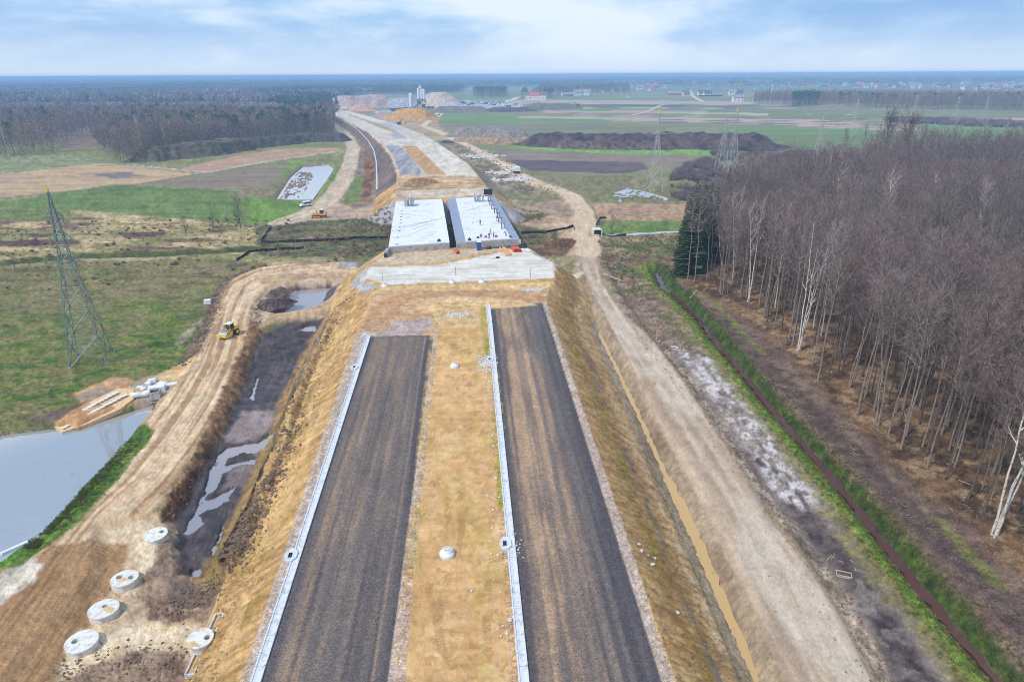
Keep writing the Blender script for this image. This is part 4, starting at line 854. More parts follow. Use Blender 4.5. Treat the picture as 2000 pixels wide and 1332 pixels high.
def scatter(name, pts, meshes, label=None, cat=None, group=None):
    """pts: x, y, z, rot, scale, index -> ONE object of mass vegetation"""
    pts = np.asarray(pts, float)
    me = bpy.data.meshes.new(name); me.vertices.add(len(pts)); me.vertices.foreach_set('co', np.ascontiguousarray(pts[:, :3], dtype=np.float32).ravel())
    for nm, col, ty in (('rot', 3, 'FLOAT'), ('scl', 4, 'FLOAT'), ('idx', 5, 'INT')):
        a = me.attributes.new(nm, ty, 'POINT'); a.data.foreach_set('value', pts[:, col].astype(np.int32 if ty == 'INT' else np.float32))
    o = bpy.data.objects.new(name, me); COL.objects.link(o)
    g = bpy.data.node_groups.new(name+'_nodes', 'GeometryNodeTree'); g.interface.new_socket('Geometry', in_out='INPUT', socket_type='NodeSocketGeometry'); g.interface.new_socket('Geometry', in_out='OUTPUT', socket_type='NodeSocketGeometry')
    n = g.nodes.new; l = g.links.new; gi = n('NodeGroupInput'); go = n('NodeGroupOutput'); jn = n('GeometryNodeJoinGeometry')
    def attr(nm, ty):
        q = n('GeometryNodeInputNamedAttribute'); q.data_type = ty; q.inputs['Name'].default_value = nm; return q.outputs['Attribute']
    ia = attr('idx', 'INT'); ra = attr('rot', 'FLOAT'); sa = attr('scl', 'FLOAT'); cx_ = n('ShaderNodeCombineXYZ'); l(ra, cx_.inputs[2])
    for k, ms in enumerate(meshes):
        src = bpy.data.objects.new(ms.name+'_source', ms)
        oi = n('GeometryNodeObjectInfo'); oi.inputs['Object'].default_value = src; oi.inputs['As Instance'].default_value = True
        cmp_ = n('FunctionNodeCompare'); cmp_.data_type = 'INT'; cmp_.operation = 'EQUAL'; l(ia, cmp_.inputs[2]); cmp_.inputs[3].default_value = k
        ip = n('GeometryNodeInstanceOnPoints'); l(gi.outputs[0], ip.inputs['Points']); l(cmp_.outputs[0], ip.inputs['Selection']); l(oi.outputs['Geometry'], ip.inputs['Instance'])
        l(cx_.outputs[0], ip.inputs['Rotation']); l(sa, ip.inputs['Scale']); l(ip.outputs[0], jn.inputs[0])
    l(jn.outputs[0], go.inputs[0]); md = o.modifiers.new('scatter', 'NODES'); md.node_group = g
    tag(o, label, cat, group, 'stuff'); return o
def grid_points(pts, sp_, jit=.42, shrink=0, sd_=1, spy=None):
    r = np.random.default_rng(abs(int(sd_))); x0, x1, y0, y1 = bbox(pts); gx, gy = np.meshgrid(np.arange(x0, x1, sp_), np.arange(y0, y1, spy or sp_))
    x = gx.ravel()+r.uniform(-jit, jit, gx.size)*sp_; y = gy.ravel()+r.uniform(-jit, jit, gx.size)*sp_
    k = sdpoly(x, y, pts) > shrink; return x[k], y[k]
def proj(x, y, z):
    p = np.stack([x, y, np.asarray(z)-CAMH], -1); d = p@Fw; return CX+F*(p@Rc)/d, CY+F*(p@Dc)/d, d

# ---- right hand alder forest
AV = []      # variants: (trunk mesh, crown mesh, joined mesh)
specs = [('twig_purple', 'bark_grey', dict(h=22, r=.15, cr_=2.7, lean=1.0)), ('twig_grey', 'bark_grey', dict(h=20.5, r=.13, cr_=2.4, lean=1.2)), ('twig_red', 'bark_dark', dict(h=21, r=.15, cr_=2.8)),
         ('twig_purple', 'bark_dark', dict(h=19.5, r=.12, cr_=2.4, lean=1.5, stems=2, spread=7)), ('twig_dark', 'bark_grey', dict(h=23, r=.17, cr_=2.9)), ('twig_grey', 'bark_dark', dict(h=18, r=.11, cr_=2.0, c0=.42)),
         ('twig_purple', 'bark_grey', dict(h=21.5, r=.14, cr_=2.6, lean=2.2, c0=.58, stems=2, spread=6)), ('twig_red', 'bark_grey', dict(h=20, r=.12, cr_=2.2, c0=.55))]
for k, (tw_, bk_, kw) in enumerate(specs):
    kw['cr_'] *= 1.18; T, K = bare_tree(100+k, limbs=19, subs=7, tw=14, twl=.75, tww=.026, **kw)
    AV.append((T.mesh('trunk', bk_, True), K.mesh('crown', [bk_, tw_]), join_tree('alder', T, K, bk_, tw_)))
BV = []
for k, kw in enumerate([dict(h=23, r=.16, cr_=2.6, stems=2, spread=9, c0=.45), dict(h=24, r=.15, cr_=2.0, stems=4, spread=8, c0=.42), dict(h=22, r=.13, cr_=2.2), dict(h=21, r=.12, cr_=2.0, lean=2.2)]):
    T, K = bare_tree(200+k, limbs=24, subs=6, tw=13, twl=.75, up=1.4, lr=1.25, tww=.024, **kw); BV.append((T.mesh('trunk', 'bark_birch', True), K.mesh('crown', ['bark_birch', 'twig_birch']), join_tree('birch', T, K, 'bark_birch', 'twig_birch')))
def tree_thing(name, V, x, y, z, rz, s, label, cat='tree', group=None):
    e_ = empty(name, (x, y, z), rz, label=label, cat=cat, group=group); e_.scale = (s, s, s)
    link('trunk', V[0], e_); link('crown', V[1], e_); return e_
man = [(1343, 546, 0), (1356, 552, 0), (1380, 548, 1), (1388, 555, 3), (1405, 571, 0), (1409, 575, 6), (1421, 573, 1), (1446, 582, 4), (1451, 571, 3), (1457, 580, 0),
       (1492, 622, 0), (1497, 618, 6), (1506, 615, 1), (1525, 605, 3), (1545, 603, 4), (1597, 743, 4), (1617, 743, 2), (1640, 730, 3), (1674, 812, 7), (1706, 803, 0), (1712, 828, 6), (1690, 775, 1), (1698, 770, 3), (1735, 790, 5),
       (1759, 876, 0), (1770, 851, 4), (1802, 873, 1), (1808, 890, 2), (1811, 914, 7), (1838, 848, 4), (1900, 899, 2), (1937, 929, 4), (1892, 974, 2), (1971, 957, 5), (1795, 800, 4), (1860, 860, 3), (1755, 762, 0), (1990, 1000, 3)]
manb = [(1462, 590, 0, 'white double-stemmed birch leaning right at the forest edge, left of the bright bushy birch'), (1560, 684, 1, 'bright white birch with many bushy stems, whitest tree of the forest edge'),
        (1513, 601, 2, 'slim white birch right behind the double-stemmed leaning birch'), (1588, 640, 3, 'thin leaning birch just right of the bright many-stemmed birch'), (1603, 655, 2, 'slender speckled birch standing second right of the bright many-stemmed birch'), (1941, 1047, 1, 'thick white birch clump nearest the camera at the lower right forest edge')]
used = []
for k, (px, py, v) in enumerate(man):
    x, y, z = Pg(px, py); used.append((x, y))
for px, py, v, lb in manb:
    x, y, z = Pg(px, py); used.append((x, y)); rz = {0: .5, 1: 1.9}.get(v, random.uniform(0, 6)); tree_thing('birch_tree', BV[v], x, y, z-.1, rz, 1.0, lb)
ua_ = np.array(used)
fx, fy = grid_points(FF, 3.1, .45, 2.5, 31)
kd = np.array([np.min(np.hypot(ua_[:, 0]-a, ua_[:, 1]-b)) for a, b in zip(fx, fy)]); dc = np.hypot(fx, fy)
spx = proj(fx, fy, np.zeros(len(fx)))[0]; spy_ = proj(fx, fy, np.zeros(len(fx)))[1]
keep = (kd > 2.2) & ~((spx < 1402) & (spy_ > 500)) & (rng.random(len(fx)) < np.clip(1.0-(dc-150)/500, .55, .93))
fx, fy = fx[keep], fy[keep]; pu, pv, pd_ = proj(fx, fy, np.full(len(fx), 12.0))
inv = (pd_ > 0) & (pu > -200) & (pu < 2500) & (pv < 1700); fx, fy, pu, pv = fx[inv], fy[inv], pu[inv], pv[inv]
o_ = np.argsort(np.hypot(fx, fy)); fx, fy, pu, pv = fx[o_], fy[o_], pu[o_], pv[o_]
fz = H(fx, fy)
print('forest trees', len(fx))
vis = (pu > 1290) & (pu < 2060) & (pv > 150) & (pv < 1380)
ind = np.where(vis)[0][:300-len(man)-6]
LBL = {0: 'bare purple-brown alder with grey trunk', 1: 'grey-brown alder with slim trunk', 2: 'bare reddish alder with dark trunk', 3: 'slim purple alder with dark trunk',
       4: 'tall dark-crowned alder with thick trunk', 5: 'short thin grey-crowned alder', 6: 'leaning alder with high purple crown', 7: 'slender reddish alder with grey trunk'}
def where(u): return 'the left end of the wood' if u < 1440 else 'the middle left of the wood' if u < 1620 else 'the middle of the wood' if u < 1760 else 'the right part of the wood' if u < 1900 else 'the right margin'
for k, (px, py, v) in enumerate(man):
    x, y, z = Pg(px, py); tree_thing('alder_tree', AV[v], x, y, z-.1, random.uniform(0, 6.28), random.uniform(.92, 1.08), LBL[v]+', outermost on '+where(px), group='alders on the forest edge')
vi = rng.integers(0, 8, len(fx)); cl = fbm(fx/22, fy/22, 3, 7); vi = np.where(cl > .56, np.array([2, 7, 2, 0])[vi % 4], np.where(cl < .42, np.array([4, 1, 5, 4])[vi % 4], vi))
for i in ind:
    v = int(vi[i]); tree_thing('alder_tree', AV[v], fx[i], fy[i], fz[i]-.1, rng.uniform(0, 6.28), rng.uniform(.76, 1.12), LBL[v]+', inside '+where(pu[i]), group='alders inside the wood')
rest = np.setdiff1d(np.arange(len(fx)), ind)
bi = rng.random(len(fx)) < .018; cz = rng.random(len(fx))
vi2 = np.where(bi, 8+rng.integers(0, 4, len(fx)), vi)
scl = rng.uniform(.74, 1.14, len(fx))*(.96+.16*(fbm(fx/30, fy/30, 2, 70)-.5)*2)
pts = np.c_[fx, fy, fz-.1, rng.uniform(0, 6.28, len(fx)), scl, vi2][rest]
scatter('alder_forest', pts, [a[2] for a in AV]+[b[2] for b in BV], 'dense leafless alder wood with purple-brown crowns filling the right side', 'wood')
# undergrowth, fallen branches of the wood
bm_ = [bush(k, 1.1+.4*k, .8+.3*k, 90, .03) for k in range(3)]
bme = [b.mesh('undergrowth', ['twig_grey', 'twig_dark', 'twig_rust'][k]) for k, b in enumerate(bm_)]
ux, uy = grid_points(FF, 3.6, .5, 1.5, 41); k = (np.hypot(ux, uy) < 200) & (rng.random(len(ux)) < .3); ux, uy = ux[k], uy[k]
scatter('undergrowth', np.c_[ux, uy, H(ux, uy), rng.uniform(0, 6, len(ux)), rng.uniform(.4, 1.1, len(ux)), rng.integers(0, 3, len(ux))], bme, 'low leafless saplings and brush on the brown forest floor', 'brush')
def sticks(seed, n=7):
    rd = random.Random(seed); K = MB()
    for _ in range(n):
        a = rd.uniform(0, 3.14); l_ = rd.uniform(.3, 1.3); p = Vector((rd.uniform(-1, 1), rd.uniform(-1, 1), .05)); K.tube([p, p+Vector((math.cos(a)*l_, math.sin(a)*l_, rd.uniform(0, .12)))], [.025, .015], 3)
    return K
smat('dead_wood', tuple(c(190, 164, 138)), .9, 0, .2, 2)
stm = [sticks(k).mesh('sticks', 'dead_wood') for k in range(3)]
sx, sy = grid_points(B1, 2.0, .5, .6, 43); k = (np.hypot(sx, sy) < 150) & (rng.random(len(sx)) < .45); sx, sy = sx[k], sy[k]
scatter('fallen_twigs', np.c_[sx, sy, H(sx, sy)+.02, rng.uniform(0, 6, len(sx)), rng.uniform(.3, .9, len(sx)), rng.integers(0, 3, len(sx))], stm, 'pale dead twigs littering the cleared strip and forest floor', 'twigs')

# ---- spruces at the near corner of the wood, single trees
SPV = []
for k, kw in enumerate([dict(h=24, r=4.4, whorls=34), dict(h=21, r=4.0, whorls=30), dict(h=14, r=3.2)]):
    T, K = spruce(300+k, **kw); SPV.append((T.mesh('trunk', 'bark_dark'), K.mesh('crown', 'needle_spruce'), join_tree('spruce', T, K, 'bark_dark', 'needle_spruce')))
def at_top(px, ptop, pbase, z=0):
    x, y, z_ = Pg(px, pbase); return x, y, z_
for px, py, v, s, lb in [(1346, 530, 0, 1.02, 'tall dark green spruce at the left corner of the alder wood'), (1352, 520, 1, 1.05, 'dark spruce close behind the tall corner spruce'), (1375, 508, 0, .9, 'dark spruce half hidden among bare trunks right of the corner spruce'),
                         (1332, 512, 1, .8, 'spruce with low olive branches left behind the corner spruce'), (1330, 538, 2, .85, 'small olive green spruce at the foot of the corner spruce'), (1364, 514, 0, .9, 'dark spruce third from the left in the corner clump'), (1388, 506, 0, .85, 'dark spruce fifth from the left in the corner clump'), (1338, 524, 0, .9, 'broad spruce overlapping the tall corner spruce from the left')]:
    x, y, z = Pg(px, py); tree_thing('spruce_tree', SPV[v], x, y, z-.1, random.uniform(0, 6), s, lb)
for px, py, v, s, lb in [(1424, 358, 2, .6, 'small dark spruce in the thicket beside the right pylon base'), (1575, 338, 2, .65, 'small dark spruce in the reeds behind the wood, left one'), (1607, 334, 2, .75, 'dark spruce in the reeds behind the wood, right one')]:
    x, y, z = Pg(px, py); tree_thing('spruce_tree', SPV[v], x, y, z-.1, 0, s, lb)
T, K = bare_tree(411, h=27, r=.42, cr_=6, c0=.25, limbs=30, subs=7, tw=10, lean=.5, up=1.5, lr=1.8, tww=.06, twl=1.1); BIGT = (T.mesh('trunk', 'bark_dark', True), K.mesh('crown', ['bark_dark', 'twig_grey']), None)
T, K = bare_tree(412, h=24, r=.42, cr_=7.0, c0=.25, limbs=34, subs=8, tw=16, lean=.5, up=1.1, lr=1.5, tww=.08, twl=1.1); RUST = (T.mesh('trunk', 'bark_dark', True), K.mesh('crown', ['bark_dark', 'twig_rust']), join_tree('oak', T, K, 'bark_dark', 'twig_rust'))
T, K = bare_tree(413, h=9, r=.14, cr_=2.4, c0=.2, limbs=18, subs=6, tw=8, lean=.3, up=1.0); SMALLT = (T.mesh('trunk', 'bark_dark', True), K.mesh('crown', ['bark_dark', 'twig_dark']), join_tree('small', T, K, 'bark_dark', 'twig_dark'))
for V, px, py, s, lb in [(BIGT, 1716, 345, 1.1, 'tall upright bare tree rising above the back of the wood'), (RUST, 1758, 336, 1.05, 'broad bare tree with rust-brown crown behind the wood'), (SMALLT, 1650, 284, 1.2, 'small round dark tree in the green meadow, left of the tall bare tree'), (SMALLT, 1688, 276, 1.3, 'small dark tree in the meadow close left of the tall bare tree'),
                         (SMALLT, 1803, 272, 1.2, 'small bare tree standing right behind the rust-brown tree'), (SMALLT, 470, 446, 1.1, 'lone bare little tree at the front edge of the bright green field'), (SMALLT, 418, 452, .6, 'bare shrub in the straw meadow left of the lone little tree'), (SMALLT, 364, 462, .7, 'bare shrub in the straw meadow, second left of the lone tree'),
                         (SMALLT, 30, 528, .5, 'small bare shrub by the left meadow ditch at the photo edge'), (SMALLT, 1195, 458, .7, 'small bare sapling on the green strip beside the service road'), (SMALLT, 1768, 222, 1.0, 'dark little tree among the far meadow strips')]:
    x, y, z = Pg(px, py); tree_thing('bare_tree', V, x, y, z-.05, random.uniform(0, 6), s, lb)
tree_thing('birch_tree', BV[1], *Pg(1692, 350), 1.0, 1.05, 'white birch poking out of the wood below tall bare tree')
for px, py, s, lb in [(1880, 590, 1.25, 'white branching birch standing out of the crowns at the right'), (1600, 440, 1.15, 'pale birch among the crowns right above the bushy birch'), (1850, 330, 1.1, 'white birch at the far skyline of the wood, left one'), (1905, 328, 1.1, 'white birch at the far skyline of the wood, middle one'), (1945, 332, 1.15, 'white birch at the far skyline of the wood, right one')]:
    x, y, z = Pg(px, py); tree_thing('birch_tree', BV[2 if s < 1.2 else 3], x, y, z, random.uniform(0, 6), s, lb)

tus = [bush(60+k, .34, .3, 26, .035).mesh('tuft', m_) for k, m_ in enumerate(['twig_straw', 'twig_olive', 'tuft_green'])]
def tufts(name, pts, n, w_, label, ids=(0, 1), smin=.5, smax=1.4, off=0):
    sg = [math.hypot(b[0]-a[0], b[1]-a[1]) for a, b in zip(pts[:-1], pts[1:])]; cum = np.r_[0, np.cumsum(sg)]; s = rng.random(n)**.8*cum[-1]; s = cum[-1]-s if pts[0][1] < pts[-1][1] else s
    px_, py_ = np.array([p[0] for p in pts]), np.array([p[1] for p in pts]); x = np.interp(s, cum, px_); y = np.interp(s, cum, py_); k = np.clip(np.searchsorted(cum, s)-1, 0, len(sg)-1)
    dx = np.diff(px_)[k]/np.array(sg)[k]; dy = np.diff(py_)[k]/np.array(sg)[k]; q = rng.normal(off, w_/2, n); x = x+dy*q; y = y-dx*q
    scatter(name, np.c_[x, y, H(x, y), rng.uniform(0, 6, n), rng.uniform(smin, smax, n), rng.choice(ids, n)], tus, label, 'grass tufts')
tufts('bank_tufts', RDITCH, 3500, 2.2, 'green grass tufts on the near bank of the right ditch', (2, 2, 0), off=2.2)
tufts('bank_tufts', RDITCH, 2200, 1.1, 'dark green tufts on the forest side bank of the right ditch', (2, 1), off=-1.9)
tufts('slope_tufts', [(float(xr(y_))+4.2, y_) for y_ in np.linspace(36, 150, 12)], 2600, 4.0, 'dry straw tufts on the right motorway slope', (0, 1, 0, 0), .4, 1.1)
tufts('slope_tufts', [(float(xl(y_))-5.6, y_) for y_ in np.linspace(36, 140, 12)], 1200, 3.0, 'dry tufts and weeds at the foot of the left motorway slope', (0, 1, 0, 2), .4, 1.0)
tufts('verge_tufts', GL((1250, 640), (1400, 800), (1560, 960), (1700, 1180), (1800, 1332)), 1600, 6, 'dead straw on the stripped verge beside the ditch', (0, 1), .3, .9)
tufts('pond_tufts', POND1[9:15], 1600, 2.2, 'green tufts on the pond bank', (2, 2, 1), off=-2.0)
# ---- thickets and shrubs in the middle distance
bu = [bush(10+k, [2.0, 3.2, 2.6, 1.4][k], [1.6, 2.2, 2.0, 1.2][k], 260, .07).mesh('bush', ['twig_purple', 'twig_purple', 'twig_dark', 'twig_red'][k]) for k in range(4)]
bu2 = [bush(20+k, 1.0, .8, 70, .07).mesh('tussock', m_) for k, m_ in enumerate(['twig_olive', 'twig_dark', 'twig_rust', 'straw'] if False else ['twig_olive', 'twig_grey', 'twig_straw'])]
def bushes(name, polys, sp_, thr, meshes, label, cat, smin=.6, smax=1.3, sd_=1, mx=900):
    out = []
    for q in polys:
        pl = PL(*q); x, y = grid_points(pl, sp_, .5, 0, sd_+int(q[0][0])); n = fbm(x/9, y/7, 3, sd_); k = (n > thr) & (np.hypot(x, y) < mx); x, y = x[k], y[k]
        out.append(np.c_[x, y, H(x, y)-.05, rng.uniform(0, 6, len(x)), rng.uniform(smin, smax, len(x)), rng.integers(0, len(meshes), len(x))])
    out = np.concatenate(out); print(name, len(out)); return scatter(name, out, meshes, label, cat)
bushes('willow_thicket', [((1300, 362), (1330, 330), (1372, 312), (1402, 318), (1420, 350), (1400, 372), (1340, 372)), ((1310, 385), (1340, 372), (1480, 345), (1560, 350), (1540, 385), (1440, 400), (1400, 420), (1350, 415), (1340, 395))], 2.2, .40, bu[:3], 'purple leafless willow thicket around the pylon feet', 'thicket', .8, 1.5)
bushes('willow_thicket', [((1390, 300), (1420, 285), (1470, 280), (1500, 292), (1480, 305), (1400, 318)), ((1500, 305), (1600, 298), (1720, 312), (1690, 345), (1560, 350), (1490, 330)), ((1720, 235), (1760, 228), (1950, 238), (2100, 248), (2100, 256), (1760, 242))], 3.6, .42, bu[1:], 'dark shrubs growing in the marsh behind the pylons', 'thicket', .9, 1.6)
bushes('meadow_shrubs', [((-200, 430), (700, 425), (760, 500), (430, 535), (-200, 600)), ((540, 440), (760, 430), (760, 500), (540, 500))], 2.6, .50, bu2+[bu2[2], bu[3]] , 'low brown shrubs and tussocks in the straw meadow', 'shrubs', .3, .85)
bushes('valley_shrubs', [((640, 432), (765, 425), (760, 470), (640, 475)), ((1020, 410), (1060, 415), (1070, 432), (1010, 430)), ((1020, 478), (1110, 462), (1110, 470), (1030, 490)), ((1165, 470), (1330, 455), (1310, 560), (1250, 590), (1180, 520)), ((600, 490), (740, 478), (740, 500), (600, 512))], 1.6, .47, bu2, 'rough brown and olive undergrowth beside the bridge', 'undergrowth', .5, 1.2)

# ---- middle and far woods
FT = []
for k in range(3): FT.append(join_tree('far_bare', MB(), fardeci(500+k, 18+k, 130, .34), 'bark_dark', ['twig_grey', 'twig_purple', 'twig_dark'][k]) if False else fardeci(500+k, 18+k, 150, .34).mesh('far_bare', ['bark_grey', ['twig_wood', 'twig_wood_grey', 'twig_wood_tan'][k]]))
for k in range(2):
    T, K = pine(520+k, 20, 2.4, 240, .5); FT.append(join_tree('far_pine', T, K, 'bark_dark', 'needle_pine'))
FT.append(BV[2][2])
def wood(name, polys, sp_, conf, label, seed=1, cat='wood', smin=.8, smax=1.1, thr=None):
    out = []
    for q, cf in zip(polys, conf):
        pl = PL(*q); x, y = grid_points(pl, sp_, .5, 0, seed+len(out)); r_ = rng.random(len(x)); n = fbm(x/60, y/60, 3, seed+3)
        if thr is not None: k = n > thr; x, y, r_, n = x[k], y[k], r_[k], n[k]
        id_ = np.where(r_+(n-.5)*1.6 < cf, 3+(rng.random(len(x)) < .5), rng.integers(0, 3, len(x))); id_ = np.where(rng.random(len(x)) < .02, 5, id_)
        out.append(np.c_[x, y, np.zeros(len(x)), rng.uniform(0, 6, len(x)), rng.uniform(smin, smax, len(x)), id_])
    out = np.concatenate(out); print(name, len(out)); return scatter(name, out, FT, label, cat)
wood('mixed_wood', [((188, 292), (246, 320), (272, 320), (300, 303), (450, 287), (560, 274), (652, 267), (655, 246), (560, 244), (400, 246), (280, 256), (200, 268)), ((560, 246), (655, 247), (650, 234), (560, 236))], 4.1, [.12, .6], 'brown leafless wood behind the dark spoil ridge left of the motorway', 11)
wood('mixed_wood', [((-700, 330), (-100, 308), (60, 306), (100, 303), (112, 285), (190, 262), (300, 250), (420, 242), (520, 232), (-700, 236))], 6.5, [.12], 'grey leafless wood at the far left behind the fallow field', 12, smin=.65)
wood('field_grove', [((925, 191), (990, 191), (990, 183), (925, 184)), ], 8, [.8], 'dark conifer grove in the fields right of the concrete plant', 13)
wood('field_grove', [((1546, 209), (1597, 209), (1597, 203), (1546, 203))], 6, [1.6], 'dark green conifer clump at the left end of the far tree belt', 14)
wood('tree_belt', [((1470, 205), (1600, 207), (1760, 214), (2150, 219), (2150, 206), (1700, 200), (1480, 200))], 6.3, [.0], 'long belt of leafless trees across the far right fields', 15, smin=.8)
wood('tree_belt', [((1040, 192), (1090, 190), (1150, 184), (1230, 183), (1230, 173), (1060, 176)), ((1018, 194), (1030, 194), (1034, 189), (1018, 190)), ((1062, 195), (1082, 195), (1082, 189), (1062, 190))], 12, [.25, .9, .9], 'loose trees around the large white farmhouse and the village edge', 16)
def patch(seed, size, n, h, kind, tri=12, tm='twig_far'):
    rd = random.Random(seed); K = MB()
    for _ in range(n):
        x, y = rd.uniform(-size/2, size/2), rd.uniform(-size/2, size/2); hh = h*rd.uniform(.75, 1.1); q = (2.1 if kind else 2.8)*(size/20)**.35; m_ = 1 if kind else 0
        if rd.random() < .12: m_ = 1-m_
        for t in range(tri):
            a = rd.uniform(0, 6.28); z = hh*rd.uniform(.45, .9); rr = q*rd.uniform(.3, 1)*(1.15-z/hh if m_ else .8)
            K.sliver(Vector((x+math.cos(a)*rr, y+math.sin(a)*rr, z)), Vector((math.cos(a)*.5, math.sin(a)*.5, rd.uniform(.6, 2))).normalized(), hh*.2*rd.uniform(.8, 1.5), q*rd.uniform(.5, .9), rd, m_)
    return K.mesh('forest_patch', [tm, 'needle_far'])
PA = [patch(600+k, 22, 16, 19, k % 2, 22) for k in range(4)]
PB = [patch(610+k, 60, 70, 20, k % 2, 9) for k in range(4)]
def masses(name, polys, size, meshes, cf, label, seed, ysp=None, notin=None):
    out = []
    for q in polys:
        pl = PL(*q); x, y = grid_points(pl, size*.92, .3, 0, seed, ysp); n = fbm(x/260, y/260, 3, seed+4)
        if notin is not None:
            for nq in notin: k = sdpoly(x, y, PL(*nq)) < 0; x, y, n = x[k], y[k], n[k]
        id_ = np.where(n+rng.uniform(-.1, .1, len(x)) < cf, 1, 0)+2*rng.integers(0, 2, len(x))
        out.append(np.c_[x, y, np.zeros(len(x))-.2, rng.uniform(0, 6, len(x)), rng.uniform(.85, 1.12, len(x)), id_])
    out = np.concatenate(out); print(name, len(out)); return scatter(name, out, meshes, label, 'forest')
CLR = [((395, 193), (440, 190), (560, 193), (560, 200), (400, 200)), ((640, 205), (700, 186), (900, 182), (900, 215), (650, 218)), ((1660, 166), (2400, 166), (2400, 160), (1660, 160))]
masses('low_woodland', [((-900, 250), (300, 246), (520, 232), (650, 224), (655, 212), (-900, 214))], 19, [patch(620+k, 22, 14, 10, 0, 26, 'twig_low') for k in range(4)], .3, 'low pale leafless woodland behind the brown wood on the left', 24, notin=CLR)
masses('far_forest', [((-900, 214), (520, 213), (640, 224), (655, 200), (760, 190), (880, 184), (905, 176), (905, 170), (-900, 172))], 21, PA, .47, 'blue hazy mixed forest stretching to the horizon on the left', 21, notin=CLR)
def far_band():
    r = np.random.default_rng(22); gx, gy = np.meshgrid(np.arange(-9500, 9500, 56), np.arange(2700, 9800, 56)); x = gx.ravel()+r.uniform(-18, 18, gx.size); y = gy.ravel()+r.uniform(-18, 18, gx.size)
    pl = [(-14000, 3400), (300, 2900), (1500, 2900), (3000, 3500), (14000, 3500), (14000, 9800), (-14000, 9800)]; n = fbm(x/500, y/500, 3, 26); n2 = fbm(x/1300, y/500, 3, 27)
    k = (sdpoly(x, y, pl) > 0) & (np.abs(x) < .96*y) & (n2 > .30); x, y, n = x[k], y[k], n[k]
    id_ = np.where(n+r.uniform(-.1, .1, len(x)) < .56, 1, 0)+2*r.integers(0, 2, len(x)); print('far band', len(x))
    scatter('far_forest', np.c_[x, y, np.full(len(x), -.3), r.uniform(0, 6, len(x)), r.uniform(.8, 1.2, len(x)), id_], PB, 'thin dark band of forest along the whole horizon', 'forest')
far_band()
VT = [((1110, 190), (1300, 182), (1700, 190), (2300, 196), (2300, 166), (1700, 160), (1300, 160), (1110, 168))]
wood('village_trees', VT, 19, [.3], 'scattered garden trees between the village houses', 23, smin=.35, smax=.6, thr=.44)
# ------------------------------------------------------------------ haze
def haze():
    mb = MB(); mb.box(-20500, 20500, -20500, 20500, -6, 52); mb.v = mb.v
    m = bpy.data.materials.new('haze_air'); m.use_nodes = True; t = m.node_tree; t.nodes.clear()
    v = t.nodes.new('ShaderNodeVolumePrincipled'); v.inputs['Color'].default_value = (.42, .66, 1.0, 1); v.inputs['Density'].default_value = 3.3e-4; v.inputs['Anisotropy'].default_value = .0
    o_ = t.nodes.new('ShaderNodeOutputMaterial'); t.links.new(v.outputs[0], o_.inputs['Volume']); MATS['haze_air'] = m
    o = mb.obj('haze', 'haze_air'); tag(o, 'thin blue air haze over the whole plain', 'haze', kind='stuff')
haze()
# ------------------------------------------------------------------ materials for built things
smat('concrete', tuple(c(206, 208, 212)), .8, 0, .12, 2.2, .3, .006, dirt=tuple(c(176, 176, 178)))
smat('concrete_new', tuple(c(226, 228, 232)), .75, 0, .08, .8, .3, dirt=tuple(c(208, 210, 214)))
smat('concrete_deck', tuple(c(224, 225, 230)), .75, 0, .06, .35, .3, dirt=tuple(c(202, 202, 206)))
smat('concrete_old', tuple(c(172, 168, 166)), .85, 0, .2, 1.2, .2, .01, dirt=tuple(c(136, 130, 126)))
smat('membrane', tuple(c(142, 150, 170)), .7, 0, .14, .8, .3, dirt=tuple(c(124, 132, 150)))
smat('ring_concrete', tuple(c(222, 219, 214)), .85, 0, .1, 2.4, .2, .012, dirt=tuple(c(190, 174, 152)))
smat('void_shade', (.02, .02, .022), .9); smat('black_rubber', tuple(c(44, 44, 48)), .8); smat('black_steel', tuple(c(56, 56, 62)), .6)  # the first, near-black, paints shade inside hollows
smat('steel_grey', tuple(c(150, 154, 160)), .55, .3); smat('form_grey', tuple(c(206, 208, 214)), .6); smat('galvanised', tuple(c(146, 164, 158)), .55, .2, .2, .5)
smat('galvanised_dark', tuple(c(104, 122, 112)), .6, .2, .2, .5); smat('marker_yellow', tuple(c(240, 200, 50)), .5)
smat('yellow_paint', tuple(c(238, 200, 62)), .45, 0, .08, 1, .5, dirt=tuple(c(206, 172, 70))); smat('orange_paint', tuple(c(226, 158, 54)), .5, 0, .1, 1, .4, dirt=tuple(c(180, 124, 60)))
smat('cream_paint', tuple(c(240, 232, 208)), .5); smat('white_paint', tuple(c(236, 240, 246)), .4, 0, .05, 1, .5); smat('glass_dark', tuple(c(56, 74, 78)), .12, 0, .1, 1, .8)
smat('blue_paint', tuple(c(44, 92, 160)), .5); smat('red_paint', tuple(c(176, 52, 52)), .5); smat('pipe_orange', tuple(c(224, 96, 56)), .5, 0, .1, 1); smat('timber', tuple(c(232, 172, 112)), .8, 0, .15, 1.5)
smat('timber_grey', tuple(c(196, 178, 158)), .9, 0, .15, 1.5); smat('skin', tuple(c(206, 158, 132)), .7); smat('vest_yellow', tuple(c(222, 232, 60)), .7); smat('cloth_dark', tuple(c(50, 56, 70)), .9); smat('cloth_blue', tuple(c(40, 84, 150)), .9); smat('cloth_red', tuple(c(206, 70, 66)), .9)
smat('drum_steel', tuple(c(168, 176, 190)), .35, .5); smat('rust_red', tuple(c(132, 70, 66)), .7)
smat('fabric_black', tuple(c(36, 38, 42)), .8); smat('geotextile', tuple(c(226, 224, 222)), .9, 0, .1, 1.0, dirt=tuple(c(200, 190, 176)))
